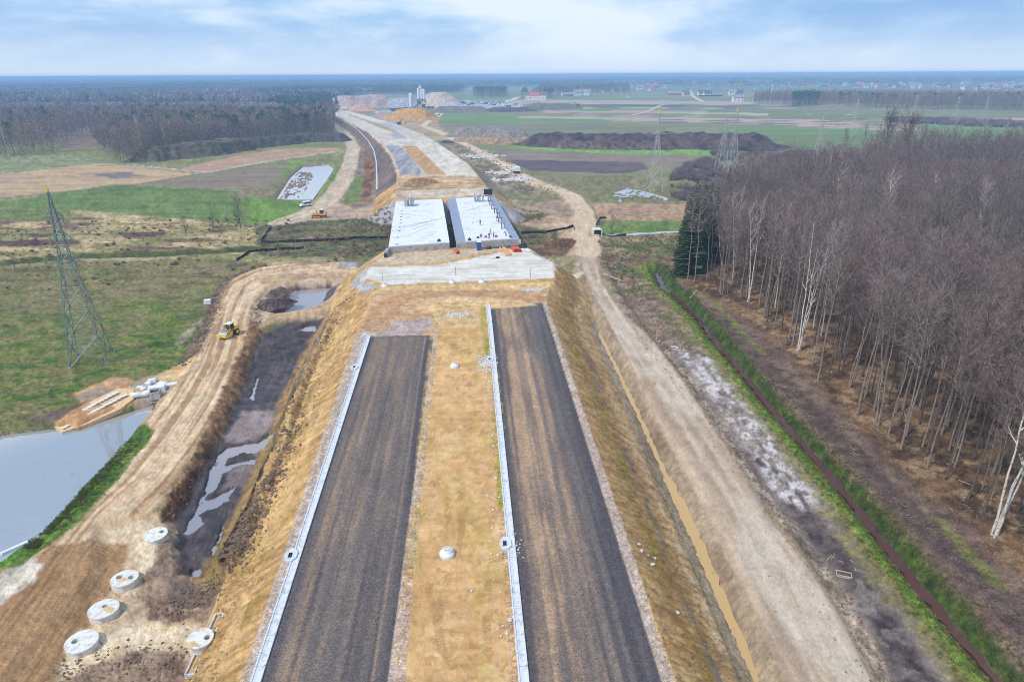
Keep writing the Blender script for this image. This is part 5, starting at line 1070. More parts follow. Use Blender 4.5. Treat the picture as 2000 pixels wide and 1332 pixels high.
# ------------------------------------------------------------------ gutters along both carriageways
def gutter(label, x0n, x1n, yn, x0f, x1f, yf, zn, zf, inlets, side):
    a0, a1 = np.array(P(x0n, yn, zn)), np.array(P(x1n, yn, zn)); b0, b1 = np.array(P(x0f, yf, zf)), np.array(P(x1f, yf, zf))
    mid_n, mid_f = (a0+a1)/2, (b0+b1)/2; d = (mid_f-mid_n); L_ = np.linalg.norm(d); d /= L_; nrm = np.array((d[1], -d[0]))
    wd = .82; root = empty('drain_gutter', (mid_n[0], mid_n[1], 0), label=label, cat='gutter')
    prof = [(-wd/2, -.30), (-wd/2, .10), (-wd/2+.12, .10), (-wd/2+.17, .02), (0, -.01), (wd/2-.17, .02), (wd/2-.12, .10), (wd/2, .10), (wd/2, -.30)]
    s0 = -14.0; n = max(2, int((L_-s0)/3.0)); seglen = (L_-s0)/n; dzr = (zf-zn)/L_
    mb = MB(); k = len(prof); gap = .02
    for i in range(n):
        for e_ in (0, 1):
            s = s0+i*seglen+(gap if e_ == 0 else seglen-gap)
            for o_, z in prof: mb.v.append((d[0]*s+nrm[0]*o_, d[1]*s+nrm[1]*o_, float(zroad(mid_n[1]+d[1]*s))+z+.06))
        b = i*2*k
        for j in range(k-1): mb.f.append((b+j, b+j+1, b+k+j+1, b+k+j)[::-1]); mb.m.append(0)
        mb.f.append(tuple(b+j for j in range(k))); mb.m.append(0); mb.f.append(tuple(b+k+j for j in range(k))[::-1]); mb.m.append(0)
    mb.obj('channel', 'concrete', root)
    for px, py in inlets:
        p = np.array(P(px, py, zn+.02+ (zf-zn)*.5)); s = (p-mid_n)@d; z = zn+dzr*s; p = np.array(P(px, py, z)); s = (p-mid_n)@d; q = d*s; z = float(zroad(mid_n[1]+d[1]*s))+.05
        box = MB(); o_ = side*(wd/2+.12)
        R_ = Matrix.Translation((q[0]+nrm[0]*o_, q[1]+nrm[1]*o_, z)) @ Matrix(((nrm[0], d[0], 0, 0), (nrm[1], d[1], 0, 0), (0, 0, 1, 0), (0, 0, 0, 1)))
        col = MB(); nn = 8; outer = [(math.cos(t)*.62, math.sin(t)*1.0) for t in [2*math.pi*(j+.5)/nn for j in range(nn)]]; inner = [(max(-.26, min(.26, x)), max(-.36, min(.36, y))) for x, y in outer]
        for (ax, ay), (bx, by), (cx_, cy_), (dx, dy) in zip(outer, outer[1:]+outer[:1], inner[1:]+inner[:1], inner):
            b = len(col.v); col.v += [(ax, ay, .15), (bx, by, .15), (cx_, cy_, .11), (dx, dy, .11), (ax, ay, -.3), (bx, by, -.3), (cx_, cy_, -.5), (dx, dy, -.5)]
            col.f += [(b, b+1, b+2, b+3), (b+4, b+5, b+1, b), (b+3, b+2, b+6, b+7)]; col.m += [0, 0, 0]
        cc = MB(); cc.add(col, R_); co = cc.obj('inlet_box', 'concrete', root)
        g = MB()
        for j in range(5): g.box(-.26, .26, -.34+j*.155, -.27+j*.155, .055, .095)
        g.box(-.26, -.22, -.36, .36, .05, .1); g.box(.22, .26, -.36, .36, .05, .1); g.box(-.26, .26, -.36, .36, -.06, -.04)
        gg = MB(); gg.add(g, R_); gg.obj('grate', 'black_steel', co)
    return root, mid_n, d, nrm
gutter('long white concrete gutter along the outer edge of the left carriageway', 490, 508, 1332, 717, 723, 655, 5.03, 6.42, [(577, 1085), (703, 717)], -1)
gutter('long white concrete gutter between the median sand and the right carriageway', 1015, 1032, 1332, 950, 957, 597, 5.03, 6.45, [(994, 1063), (962, 704)], -1)
# ------------------------------------------------------------------ manhole rings
def plate_with_hole(mb, outer, hx, hy, hr, z, n=24):
    """flat ring between an outline (counter-clockwise) and a round hole; outline points must see the hole"""
    b = len(mb.v); m_ = len(outer)
    for (x, y) in outer:
        a = math.atan2(y-hy, x-hx); mb.v += [(x, y, z), (hx+math.cos(a)*hr, hy+math.sin(a)*hr, z), (hx+math.cos(a)*hr, hy+math.sin(a)*hr, z-.5)]
    for j in range(m_):
        k = (j+1) % m_
        mb.f.append((b+3*j, b+3*k, b+3*k+1, b+3*j+1)); mb.m.append(0)
        mb.f.append((b+3*j+1, b+3*k+1, b+3*k+2, b+3*j+2)); mb.m.append(0)
def chamber(px, py, holes, r, h, label, tilt=(0, 0), sand=0, z0=0):
    x, y, z = Pg(px, py); root = empty('manhole_chamber', (x, y, z-.25), label=label, cat='manhole chamber'); root.scale = (.93,)*3; root.rotation_euler = (tilt[0], tilt[1], 0)
    w_ = MB(); n = 32; w_.cyl(0, 0, -.3, h, r*.985, n=n, cap=False); w_.cyl(0, 0, h*.35, h*.35+.05, r*1.0, n=n, cap=False)
    w_.obj('ring_wall', 'ring_concrete', root, True)
    s = MB(); circ = [(math.cos(2*math.pi*j/n)*(r+.04), math.sin(2*math.pi*j/n)*(r+.04)) for j in range(n)]
    s.tube([(0, 0, h), (0, 0, h+.2)], [r+.04]*2, n, 0)
    if len(holes) == 1: plate_with_hole(s, circ, *holes[0], h+.2)
    else:
        (x1, y1, r1), (x2, y2, r2) = holes; a = math.atan2(y2-y1, x2-x1)+math.pi/2   # dividing line
        ca, sa = math.cos(a), math.sin(a); side = lambda p: -(p[0]*-sa+p[1]*ca)
        up = [p for p in circ if (p[0]*sa-p[1]*ca) > 1e-6]; lo = [p for p in circ if (p[0]*sa-p[1]*ca) < -1e-6]
        for grp, hole in ((up, holes[1]), (lo, holes[0])):
            ends = [(ca*(r+.04), sa*(r+.04)), (-ca*(r+.04), -sa*(r+.04))]; pts_ = grp+ends+[(ca*(r+.04)*t, sa*(r+.04)*t) for t in (-.5, -.25, 0, .25, .5)]
            pts_.sort(key=lambda p: math.atan2(p[1]-hole[1], p[0]-hole[0])); plate_with_hole(s, pts_, *hole, h+.2)
    cv = s.obj('cover_slab', 'ring_concrete', root)
    f = MB()
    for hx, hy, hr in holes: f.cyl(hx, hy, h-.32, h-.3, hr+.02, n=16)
    f.obj('shaft_shade', 'void_shade', cv)  # near-black disc, paints the darkness down each hole
    if sand:
        rd = random.Random(px); q = MB(); cx_, cy_ = sand; k = 18
        q.v.append((cx_, cy_, h+.27)); q.v += [(cx_+math.cos(2*math.pi*j/k)*rd.uniform(.35, .75)*1.2, cy_+math.sin(2*math.pi*j/k)*rd.uniform(.2, .45), h+.203) for j in range(k)]
        q.f = [(0, j+1, (j+1) % k+1) for j in range(k)]; q.m = [0]*k; q.obj('spilled_sand', 'sand_dry', cv)
    return root
smat('sand_dry', tuple(c(222, 186, 140)), .95, 0, .12, 2)
# holes in metres from centre: +x right, +y away from the camera
chamber(307, 1054, [(.55, .45, .30)], 1.28, .95, 'round concrete chamber farthest from the camera of the five, dark hole at its back right', (.03, 0))
chamber(245, 1140, [(-.62, .15, .34), (.66, .12, .34)], 1.36, .85, 'round concrete chamber with two dark holes and sand between them', (-.05, .02), sand=(-.1, -.35))
chamber(204, 1200, [(-.05, .35, .28)], 1.40, .85, 'round concrete chamber with one central hole and spilled sand on its right', (-.04, .05), sand=(.55, -.05))
chamber(162, 1263, [(-.62, -.05, .30)], 1.42, .85, 'round concrete chamber nearest the lower left, hole on its left side', (.02, .04))
chamber(395, 1262, [(.62, .12, .30)], 1.16, 1.2, 'round concrete chamber standing between two precast troughs at the embankment foot', (.05, .02), sand=(-.45, -.75))
def manhole_cone(px, py, s, label, z=None):
    x, y, z = Pg(px, py); root = empty('manhole_cone', (x, y, z), label=label, cat='manhole'); root.scale = (s, s, s)
    b = MB(); b.tube([(0, 0, -.2), (0, 0, .25), (.05, .03, .5), (.05, .03, .62)], [.72, .72, .5, .48], 24, 0, True); b.obj('cone', 'concrete_new', root, False)
    l_ = MB(); l_.cyl(.05, .03, .62, .70, .36, n=20); l_.box(-.02, .12, -.16, .22, .70, .72, 0); lid = l_.obj('lid', 'ring_concrete', root)
    g = MB(); g.tube([(.05+.27*math.cos(t), .03+.27*math.sin(t), .71) for t in [2*math.pi*j/16 for j in range(17)]], [.02]*17, 4); g.obj('lid_ring', 'galvanised_dark', lid)
manhole_cone(873, 1083, 1.0, 'white concrete manhole cone standing in the middle of the median sand'); manhole_cone(888, 716, .95, 'white concrete manhole cone in the median sand, farther from the camera')
manhole_cone(751, 560, 1.0, 'white manhole cone at the left corner of the platform behind the left carriageway'); manhole_cone(883, 553, 1.0, 'white manhole cone at the edge of the white layer, middle one'); manhole_cone(941, 552, 1.0, 'grey manhole cone at the edge of the white layer, right one')
# marker sticks beside them
for px, py, lb in [(747, 549, 'thin dark survey stick by the left corner manhole'), (890, 538, 'thin dark survey stick behind the middle manhole'), (1036, 543, 'thin dark survey stick on the right of the white layer')]:
    x, y, z = Pg(px, py); m_ = MB(); m_.tube([(0, 0, 0), (.03, 0, 1.9)], [.04, .04], 5, 0, True); m_.box(-.05, .05, -.05, .05, 1.7, 1.8); o = m_.obj('survey_stick', 'black_steel'); o.location = (x, y, z); tag(o, lb, 'stick')
# precast troughs by chamber five
for px, py, lb in [(422, 1219, 'open precast concrete trough behind the embankment foot chamber'), (380, 1300, 'open precast concrete trough holding water in front of the embankment foot chamber')]:
    x, y, z = Pg(px, py); root = empty('concrete_trough', (x, y, z+.05), math.atan2(-rdir[0], rdir[1]), label=lb, cat='trough')
    b = MB(); L_ = 1.1; b.box(-.42, -.3, -L_, L_, -.3, .22); b.box(.3, .42, -L_, L_, -.3, .22); b.box(-.3, .3, -L_, -L_+.1, -.3, .2); b.box(-.3, .3, L_-.1, L_, -.3, .2); b.obj('trough_body', 'concrete', root)
    q = MB(); q.box(-.3, .3, -L_+.1, L_-.1, -.1, .04); q.obj('standing_water', 'yellow_water', root)
# ------------------------------------------------------------------ rocks and rubble
def rockmb(seed, s=.3, flat=.7):
    rd = random.Random(seed); K = MB(); n = 7
    for k, (z, q) in enumerate([(-.6, .6), (0, 1.0), (.55, .75)]):
        for j in range(n): t = 2*math.pi*j/n+.2*k; r_ = q*rd.uniform(.75, 1.15); K.v.append((math.cos(t)*r_*s, math.sin(t)*r_*s*rd.uniform(.8, 1), z*s*flat))
    for k in range(2):
        for j in range(n): K.f.append((k*n+j, k*n+(j+1) % n, (k+1)*n+(j+1) % n, (k+1)*n+j)); K.m.append(0)
    K.f.append(tuple(2*n+j for j in range(n))); K.m.append(0); K.f.append(tuple(j for j in range(n))[::-1]); K.m.append(0); return K
smat('rubble', tuple(c(214, 210, 206)), .9, 0, .15, 1.5, .2, .02); smat('clod', tuple(c(126, 104, 88)), .95, 0, .2, 1.5)
rm = [rockmb(k, .18+.08*k).mesh('rock', 'rubble') for k in range(4)]; cm = [rockmb(20+k, .14+.07*k).mesh('clod', 'clod') for k in range(4)]
def rubble(name, px, py, spread, n, label, meshes=None, smin=.5, smax=1.4, cat='rubble'):
    x, y, z = Pg(px, py); xs = x+rng.normal(0, spread[0], n); ys = y+rng.normal(0, spread[1], n)
    return scatter(name, np.c_[xs, ys, H(xs, ys)+.03, rng.uniform(0, 6, n), rng.uniform(smin, smax, n), rng.integers(0, 4, n)], meshes or rm, label, cat)
rubble('spilled_gravel', 950, 708, (.8, 1.6), 260, 'grey stones spilled beside the far gutter inlet', None, .25, .6)
rubble('spilled_gravel', 893, 616, (1.4, .8), 160, 'white stones spilled at the far end of the median', None, .3, .7)
rubble('spilled_gravel', 1040, 566, (1.4, .7), 160, 'pale stones heaped at the platform corner', None, .3, .7)
rubble('spilled_gravel', 716, 655, (.5, .9), 80, 'pale stones at the far end of the left gutter', None, .3, .6)
rubble('spilled_gravel', 1000, 1075, (.5, 1.0), 150, 'pale gravel round the near right gutter inlet', None, .12, .3)
x_ = []; 
def gutterside(n=120):
    t = rng.random(n); a = np.array(Pg(953, 620)[:2]); b = np.array(Pg(996, 1240)[:2]); q = a[None]*(1-t[:, None])+b[None]*t[:, None]; q[:, 0] -= rng.uniform(.2, 1.6, n)
    scatter('stone_crumbs', np.c_[q, H(q[:, 0], q[:, 1])+.02, rng.uniform(0, 6, n), rng.uniform(.15, .5, n), rng.integers(0, 4, n)], rm, 'small pale stones scattered along the median gutter', 'stones')
gutterside()
for px, py, s, lb in [(996, 1212, 1.0, 'largest pale lump of concrete by the median gutter'), (1003, 1206, .8, 'pale concrete lump touching the median gutter'), (982, 1224, .55, 'small white block lying left of the concrete lumps in the median'), (990, 1238, .7, 'white block nearest the camera by the median gutter'), (979, 1243, .45, 'tiny white stone beside the nearest median block'),
                      (968, 935, .9, 'pale stone heap lump on the green patch by the median gutter'), (976, 972, .7, 'white stone by the gutter just above the green moss patch'), (921, 1155, .6, 'grey stone lying alone in the median sand'),
                      (1248, 1064, .8, 'white rag-like lump highest on the right slope'), (1253, 1077, .9, 'long white lump second on the right slope'), (1265, 1086, .5, 'small white lump in the middle of the right slope'), (1279, 1091, .7, 'white lump at the lower right of the slope litter'), (1274, 1103, 1.0, 'bluish white lump lowest of the slope litter'), (1323, 1197, .9, 'single white lump farther down the right slope')]:
    x, y, z = Pg(px, py); o = link('stone_block', rockmb(int(px), .36).mesh('stone_block', 'rubble')); o.location = (x, y, z+.1); s *= .62; o.scale = (s, s*1.3, s*.7); o.rotation_euler = (0, 0, px); tag(o, lb, 'stone')
# clods along berms and road edges
def clods(name, pts, w_, n, smin, smax, label, off=0, meshes=None):
    seg_ = [math.hypot(b[0]-a[0], b[1]-a[1]) for a, b in zip(pts[:-1], pts[1:])]; tot = sum(seg_); out = []
    for _ in range(n):
        s = rng.random()*tot; i = 0
        while s > seg_[i] and i < len(seg_)-1: s -= seg_[i]; i += 1
        a, b = pts[i], pts[i+1]; t = s/seg_[i]; nx, ny = (b[1]-a[1])/seg_[i], -(b[0]-a[0])/seg_[i]; q = rng.normal(off, w_/2); out.append((a[0]+(b[0]-a[0])*t+nx*q, a[1]+(b[1]-a[1])*t+ny*q))
    q = np.array(out); scatter(name, np.c_[q, H(q[:, 0], q[:, 1])+.05, rng.uniform(0, 6, n), rng.uniform(smin, smax, n), rng.integers(0, 4, n)], meshes or cm, label, 'clods')
clods('soil_clods', BERM, 2.2, 2600, .25, 1.0, 'dark clods of dug soil on the berm left of the motorway slope')
clods('soil_clods', PL((507, 520), (455, 540), (425, 570), (408, 625), (378, 690), (360, 715)), 1.6, 600, .3, 1.0, 'soil clods pushed up along the outer edge of the haul road')
clods('soil_clods', PL((505, 600), (500, 640), (485, 690), (462, 745), (435, 810), (410, 870), (375, 930), (335, 1005)), 1.3, 600, .25, .8, 'brown clods along the inner edge of the haul road')
clods('soil_clods', GL((1270, 640), (1345, 745), (1420, 855), (1510, 990), (1600, 1100), (1668, 1215), (1735, 1345)), 1.2, 900, .15, .5, 'small clods along the right edge of the service road')
clods('soil_clods', GL((1210, 560), (1250, 590), (1300, 640), (1340, 690)), 4, 500, .25, .9, 'clods and broken ground between the service road and the ditch')
clods('verge_rubble', PL((880, 283), (905, 292), (950, 318), (1005, 352), (1050, 375)), 10, 900, .6, 2, 'pale rubble between the motorway foot and the service road', meshes=cm)
clods('yard_clods', GL((110, 1320), (250, 1285), (360, 1290)), 2.5, 400, .12, .5, 'mud clods at the bottom left of the sand yard')
clods('yard_clods', GL((420, 1120), (390, 1180), (300, 1190)), 2.5, 400, .12, .5, 'clods in the churned earth beside the chambers')
clods('yard_clods', GL((480, 1000), (455, 1085), (440, 1110)), 1.6, 500, .3, .8, 'black peaty clods at the near end of the berm')
# rubble heaps right of the motorway
for px, py, s, n, lb in [(935, 306, (7, 5), 120, 'pale concrete rubble heap beside the service road, farther one'), (985, 338, (4, 3), 80, 'pale rubble heap beside the service road near the white lorry'), (1002, 352, (5, 3), 90, 'flat grey rubble heap below the white lorry')]:
    rubble('rubble_heap', px, py, s, n, lb, None, 1.6, 4.5)
# ------------------------------------------------------------------ bridge
DZ = 7.3
def dk(px, py, z=DZ): x, y = P(px, py, z); return (x, y)
def prism(name, pts, z0, z1, mat, parent=None):
    n = len(pts); V = [(x, y, z0) for x, y in pts]+[(x, y, z1) for x, y in pts]
    F_ = [tuple(range(n))[::-1], tuple(range(n, 2*n))]+[(j, (j+1) % n, n+(j+1) % n, n+j) for j in range(n)]
    o = meshobj(name, V, F_, mat, parent); bm2 = bmesh.new(); bm2.from_mesh(o.data); bmesh.ops.recalc_face_normals(bm2, faces=bm2.faces); bm2.to_mesh(o.data); bm2.free(); return o
br = empty('bridge', (*dk(885, 430), 0), label='unfinished twin-deck motorway bridge with white concrete decks', cat='bridge'); bo = Vector(br.location)
def rel(pts): return [(x-bo.x, y-bo.y) for x, y in pts]
def off_(p, dy): return (p[0], p[1]+dy)
def lerp2(a, b, t): return (a[0]+(b[0]-a[0])*t, a[1]+(b[1]-a[1])*t)
D1 = [dk(759, 481.5), dk(878, 473), dk(863.5, 389), dk(773, 393.6)]; D2 = [dk(891, 473), dk(1014, 465), dk(966, 383), dk(874.5, 389)]
for D, s in ((D1, 'a'), (D2, 'b')):
    prism('deck', rel(D), DZ-.45, DZ, 'concrete_deck', br)
    for k in range(5):      # beams under the deck
        t0, t1 = .06+k*.2, .12+k*.2; prism('girder', rel([lerp2(D[0], D[1], t0), lerp2(D[0], D[1], t1), lerp2(D[3], D[2], t1), lerp2(D[3], D[2], t0)]), DZ-1.7, DZ-.45, 'concrete_old', br)
# darker waterproofed strips, 1 cm proud
prism('membrane_strip', rel([lerp2(D2[0], D2[1], .0), lerp2(D2[0], D2[1], .15), lerp2(D2[3], D2[2], .165), D2[3]]), DZ+.0, DZ+.012, 'membrane', br)
prism('membrane_strip', rel([lerp2(D2[0], D2[1], .865), lerp2(D2[0], D2[1], .998), lerp2(D2[3], D2[2], .998), lerp2(D2[3], D2[2], .865)]), DZ+.0, DZ+.012, 'membrane', br)
prism('deck_edge_strip', rel([lerp2(D1[0], D1[1], .80), lerp2(D1[0], D1[1], .998), lerp2(D1[3], D1[2], .998), lerp2(D1[3], D1[2], .83)]), DZ, DZ+.008, 'concrete_new', br)
for D, n_, t0, t1 in ((D1, 7, .01, .79), (D2, 7, .16, .86)):
    for k in range(1, n_):
        u = k/n_; a, b_ = lerp2(lerp2(D[0], D[3], u), lerp2(D[1], D[2], u), t0), lerp2(lerp2(D[0], D[3], u), lerp2(D[1], D[2], u), t1)
        prism('pour_joint', rel([a, b_, off_(b_, .09), off_(a, .09)]), DZ, DZ+.006, 'concrete_old', br)
def off(p, dy): return (p[0], p[1]+dy)
F0, F1 = D1[0], D2[1]; B0, B1_ = D1[3], D2[2]
for a, b, sgn in ((D1[0], D1[1], -1), (D2[0], D2[1], -1)):
    prism('end_beam', rel([off(a, -.9), off(b, -.9), off(b, -.05), off(a, -.05)]), DZ-1.75, DZ-.03, 'concrete_old', br)
for a, b in ((D1[3], D1[2]), (D2[3], D2[2])):
    prism('end_beam', rel([off(a, .05), off(b, .05), off(b, .8), off(a, .8)]), DZ-1.9, DZ-.03, 'concrete_old', br)
prism('abutment', rel([off(F0, -.4), off(F1, -.4), off(F1, 1.4), off(F0, 1.4)]), -1, DZ-1.78, 'concrete_old', br)
prism('abutment', rel([off(B0, -1.4), off(B1_, -1.4), off(B1_, .4), off(B0, .4)]), -1, DZ-1.92, 'concrete_old', br)
def wing(pa, pb, z0a, z1a, z0b, z1b):
    (xa, ya), (xb, yb) = pa, pb; V = []
    for x, y, z0, z1 in ((xa, ya, z0a, z1a), (xb, yb, z0b, z1b)): V += [(x-bo.x, y-bo.y, z0), (x-bo.x, y-bo.y+.6, z0), (x-bo.x, y-bo.y+.6, z1), (x-bo.x, y-bo.y, z1)]
    meshobj('wing_wall', V, [(0, 1, 2, 3)[::-1], (4, 5, 6, 7), (0, 4, 7, 3), (1, 2, 6, 5), (3, 7, 6, 2), (0, 1, 5, 4)], 'concrete', br)
wing(off(B0, -1), (B0[0]-9.5, B0[1]+3), -1, 5.6, -1, 1.2); wing(off(B1_, -1), (B1_[0]+11, B1_[1]+3), -1, 5.2, -1, .8)
for p, s in ((F0, -1), (F1, 1)):
    prism('wing_post', rel([(p[0]+s*.1-.35, p[1]-4.0), (p[0]+s*.1+.35, p[1]-4.0), (p[0]+s*.1+.35, p[1]-.9), (p[0]+s*.1-.35, p[1]-.9)]), 4.6, DZ-.2, 'concrete_old', br)
    prism('bearing_cover', rel([(p[0]+s*.1-.3, p[1]-4.9), (p[0]+s*.1+.3, p[1]-4.9), (p[0]+s*.1+.3, p[1]-4.05), (p[0]+s*.1-.3, p[1]-4.05)]), 5.2, 6.6, 'black_steel', br)
dm = MB(); dm.cyl(0, 0, 0, .12, .28, .22, 12); dme = dm.mesh('drain_cap', 'black_steel')
for cx_, cy_ in [(220, 735), (235, 650), (250, 570), (255, 525), (265, 480), (268, 440), (270, 400), (278, 358), (282, 325), (287, 258)]:
    x, y = dk(740+cx_/6.25, 360+cy_/6.25); o = link('drain_cap', dme, br); o.location = (x-bo.x, y-bo.y, DZ)
for px, py in [(857.5, 472), (917, 470)]:
    x, y = dk(px, py); b = MB(); b.box(-.5, .5, -.3, .3, 0, .5, bev=.1); b.box(-.15, .2, -.1, .1, .5, .75); o = b.obj('tool_box', 'black_steel'); o.location = (x, y, DZ); tag(o, 'dark tool box on the near edge of the %s bridge deck' % ('left' if px < 880 else 'right'), 'tool box')
for k, (a, b_, lb) in enumerate([((400, 555), (610, 490), 'upper one of two thin grey rods lying on the left deck'), ((350, 625), (620, 520), 'lower one of two thin grey rods lying on the left deck'), ((1110, 200), (1170, 330), 'thin cord lying at the far part of the right deck'), ((1150, 400), (1140, 490), 'short dark rod beside the lone worker on the right deck'), ((1165, 410), (1225, 480), 'long dark rod leaning towards the lone worker on the right deck'), ((290, 515), (770, 425), 'long thin cord stretched across the left deck')]):
    p = (*dk(740+a[0]/6.25, 360+a[1]/6.25), DZ+.04); q = (*dk(740+b_[0]/6.25, 360+b_[1]/6.25), DZ+.04); m_ = MB(); m_.tube([(0, 0, 0), ((q[0]-p[0])*.5+.1, (q[1]-p[1])*.5, 0), (q[0]-p[0], q[1]-p[1], 0)], [.05]*3, 4, 0, True); o = m_.obj('steel_rod', 'form_grey'); o.location = p; tag(o, lb, 'rod')
# upright formwork stacks on the decks
def formstack(px, py, n, lb, seed):
    x, y = dk(px, py); rd = random.Random(seed); root = empty('formwork_stack', (x, y, DZ), .1, label=lb, cat='formwork')
    for k in range(n):
        b = MB(); h = rd.uniform(2.0, 3.0); w_ = .22; 
        b.box(-.08, .08, -.5, .5, 0, h); b.box(-.14, .14, -.5, -.42, 0, h); b.box(-.14, .14, .42, .5, 0, h)
        for z in (.4, 1.2, h-.3): b.box(-.12, .12, -.42, .42, z, z+.08)
        o = b.obj('form_panel', 'form_grey', root); o.location = ((k % 4)*.85-1.2+rd.uniform(-.15, .15), (k//4)*1.6-1.5, 0); o.rotation_euler = (rd.uniform(-.05, .05), rd.uniform(-.1, .1), rd.uniform(-.3, .3))
formstack(799, 402, 12, 'grey upright formwork panels standing at the far end of the left bridge deck', 3); formstack(935, 393, 9, 'grey upright formwork panels standing at the far end of the right bridge deck', 4)
# bundles of posts along the right kerb
def post_bundle(px, py, k):
    x, y = dk(px, py); root = empty('parapet_cage', (x, y, DZ), .0, label='dark steel starter cage on the right deck edge, %s from the camera' % ['farthest', 'second farthest', 'third farthest', 'fourth farthest', 'third', 'second', 'first'][k], cat='steel cage', group='steel starter cages along the right deck edge')
    for s in (-.35, .35):
        b = MB()
        for u in range(3):
            for v_ in range(2): b.tube([(s-.12+u*.12, -.15+v_*.3, 0), (s-.12+u*.12, -.15+v_*.3, 1.7)], [.045]*2, 4, 0, True)
        for z in (.3, .8, 1.3): b.box(s-.18, s+.18, -.2, .2, z, z+.06)
        b.obj('rebar_bundle', 'black_steel' if s < 0 else 'steel_grey', root)
for k, (a, b_) in enumerate([(1348, 215), (1368, 258), (1392, 305), (1425, 358), (1460, 412), (1478, 470), (1515, 545)]): post_bundle(740+a/6.25, 360+b_/6.25, k)
x, y = dk(953.5, 381); b = MB(); b.box(-1.6, 1.6, -.9, .9, .25, 1.9, bev=.15); b.box(-1.4, 1.4, -.7, .7, 1.9, 2.05); root = empty('site_tank', (x, y, DZ), 0, label='black box-shaped tank at the far right corner of the bridge', cat='tank'); b.obj('tank_body', 'fabric_black', root)
b = MB(); [b.box(s-.15, s+.15, -.8, .8, 0, .25) for s in (-1.1, 1.1)]; b.obj('skid', 'steel_grey', root)
# pipes and timber before the bridge
def pipe_bundle(px, py, rz, n, L_, r, lb, mat='pipe_orange', grp=None):
    x, y, z = Pg(px, py); root = empty('pipe_bundle', (x, y, z), rz, label=lb, cat='pipes', group=grp)
    for k in range(n):
        b = MB(); m_ = 14
        b.tube([(0, -L_/2, 0), (0, L_/2, 0)], [r, r], m_); b.tube([(0, L_/2, 0), (0, -L_/2, 0)], [r*.82]*2, m_)
        for s in (-1, 1):
            q = len(b.v); b.v += [(math.cos(2*math.pi*j/m_)*rr, s*L_/2, math.sin(2*math.pi*j/m_)*rr) for rr in (r, r*.82) for j in range(m_)]
            for j in range(m_): b.f.append((q+j, q+(j+1) % m_, q+m_+(j+1) % m_, q+m_+j)[::s]); b.m.append(0)
        o = b.obj('pipe', mat, root, False); row = k//2; o.location = ((k % 2)*2.05*r+row*r, 0, r+row*1.75*r)
pipe_bundle(891, 493, .22, 3, 3.6, .22, 'short bundle of red-orange pipes lying alone in the middle before the bridge')
for k, px in enumerate((1001.5, 1006, 1010.5)): pipe_bundle(px, 490, .30, 3, 3.2, .24, ['left', 'middle', 'right'][k]+' one of three red-orange pipe bundles by the right bridge corner', grp='red-orange pipe bundles')
for k, (a, b_) in enumerate([((976, 485), (990, 501)), ((982, 484), (995, 500)), ((985, 484), (998, 499))]):
    p, q = Pg(*a), Pg(*b_); d = MB(); d.bar((0, 0, .2), (q[0]-p[0], q[1]-p[1], .2), .32, 0, 4); o = d.obj('timber_beam', 'timber'); o.location = p; tag(o, ['leftmost', 'middle', 'rightmost'][k]+' of the long orange-brown beams before the right bridge deck', 'beam')
x, y, z = Pg(936, 488); root = empty('portable_toilet', (x, y, z), 0, label='blue upright cabin against the bridge end beam', cat='site cabin')
b = MB(); b.box(-.55, .55, -.55, .55, .08, 2.1); b.obj('cabin_wall', 'blue_paint', root); b = MB(); b.box(-.6, .6, -.6, .6, 2.1, 2.28, bev=.12); b.obj('roof', 'white_paint', root); b = MB(); b.box(-.35, .35, -.58, -.552, .15, 1.9); b.obj('door', 'blue_paint', root)
for px, mat in ((952, 'rust_red'), (957, 'black_steel')):
    x, y, z = Pg(px, 487); b = MB(); b.cyl(0, 0, 0, .85, .29, n=14); b.cyl(0, 0, .25, .29, .31, n=14); b.cyl(0, 0, .55, .59, .31, n=14); o = b.obj('barrel', mat); o.location = (x, y, z); tag(o, ('brown' if px < 955 else 'black')+' barrel before the end beam of the right bridge deck', 'barrel')
for px, py, lb in ((961.5, 505, 'pale tyre-like ring on the strip before the bridge, left one'), (972, 504, 'small dark ring on the strip before the bridge, right one')):
    x, y, z = Pg(px, py); b = MB(); b.tube([(math.cos(t)*.45, math.sin(t)*.45, .12) for t in [2*math.pi*j/14 for j in range(15)]], [.13]*15, 6); o = b.obj('pipe_ring', 'geotextile' if px < 965 else 'black_rubber'); o.location = (x, y, z); tag(o, lb, 'ring')
# ------------------------------------------------------------------ silt fences
def silt_fence(pts, lb, h=.8):
    W = [Pg(*p) for p in pts]; o0 = W[0]; root = empty('silt_fence', o0, label=lb, cat='fence'); mb = MB(); ps = MB(); rd = random.Random(int(pts[0][0]))
    dense = []
    for a, b in zip(W[:-1], W[1:]):
        n = max(1, int(math.hypot(b[0]-a[0], b[1]-a[1])/2.5)); dense += [tuple(a[i]+(b[i]-a[i])*k/n for i in range(2)) for k in range(n)]
    dense.append(W[-1][:2]); pl_ = []
    for x, y in dense: x += rd.uniform(-.15, .15); y += rd.uniform(-.15, .15); z = float(H(x, y)); pl_.append((x-o0[0], y-o0[1], z-o0[2]))
    for k, (x, y, z) in enumerate(pl_):
        hh = h*rd.uniform(.75, 1.1); mb.v += [(x, y, z-.1), (x, y+.03, z-.1), (x, y+.08, z+hh), (x, y+.05, z+hh)]
        if k:
            b = 4*k
            for i, j in ((0, 1), (1, 2), (2, 3), (3, 0)): mb.f.append((b-4+i, b-4+j, b+j, b+i)); mb.m.append(0)
        s = MB(); s.box(x-.03, x+.03, y-.06, y, z-.1, z+hh+.15); s.obj('stake', 'timber_grey', root)
    mb.obj('fabric', 'fabric_black', root)
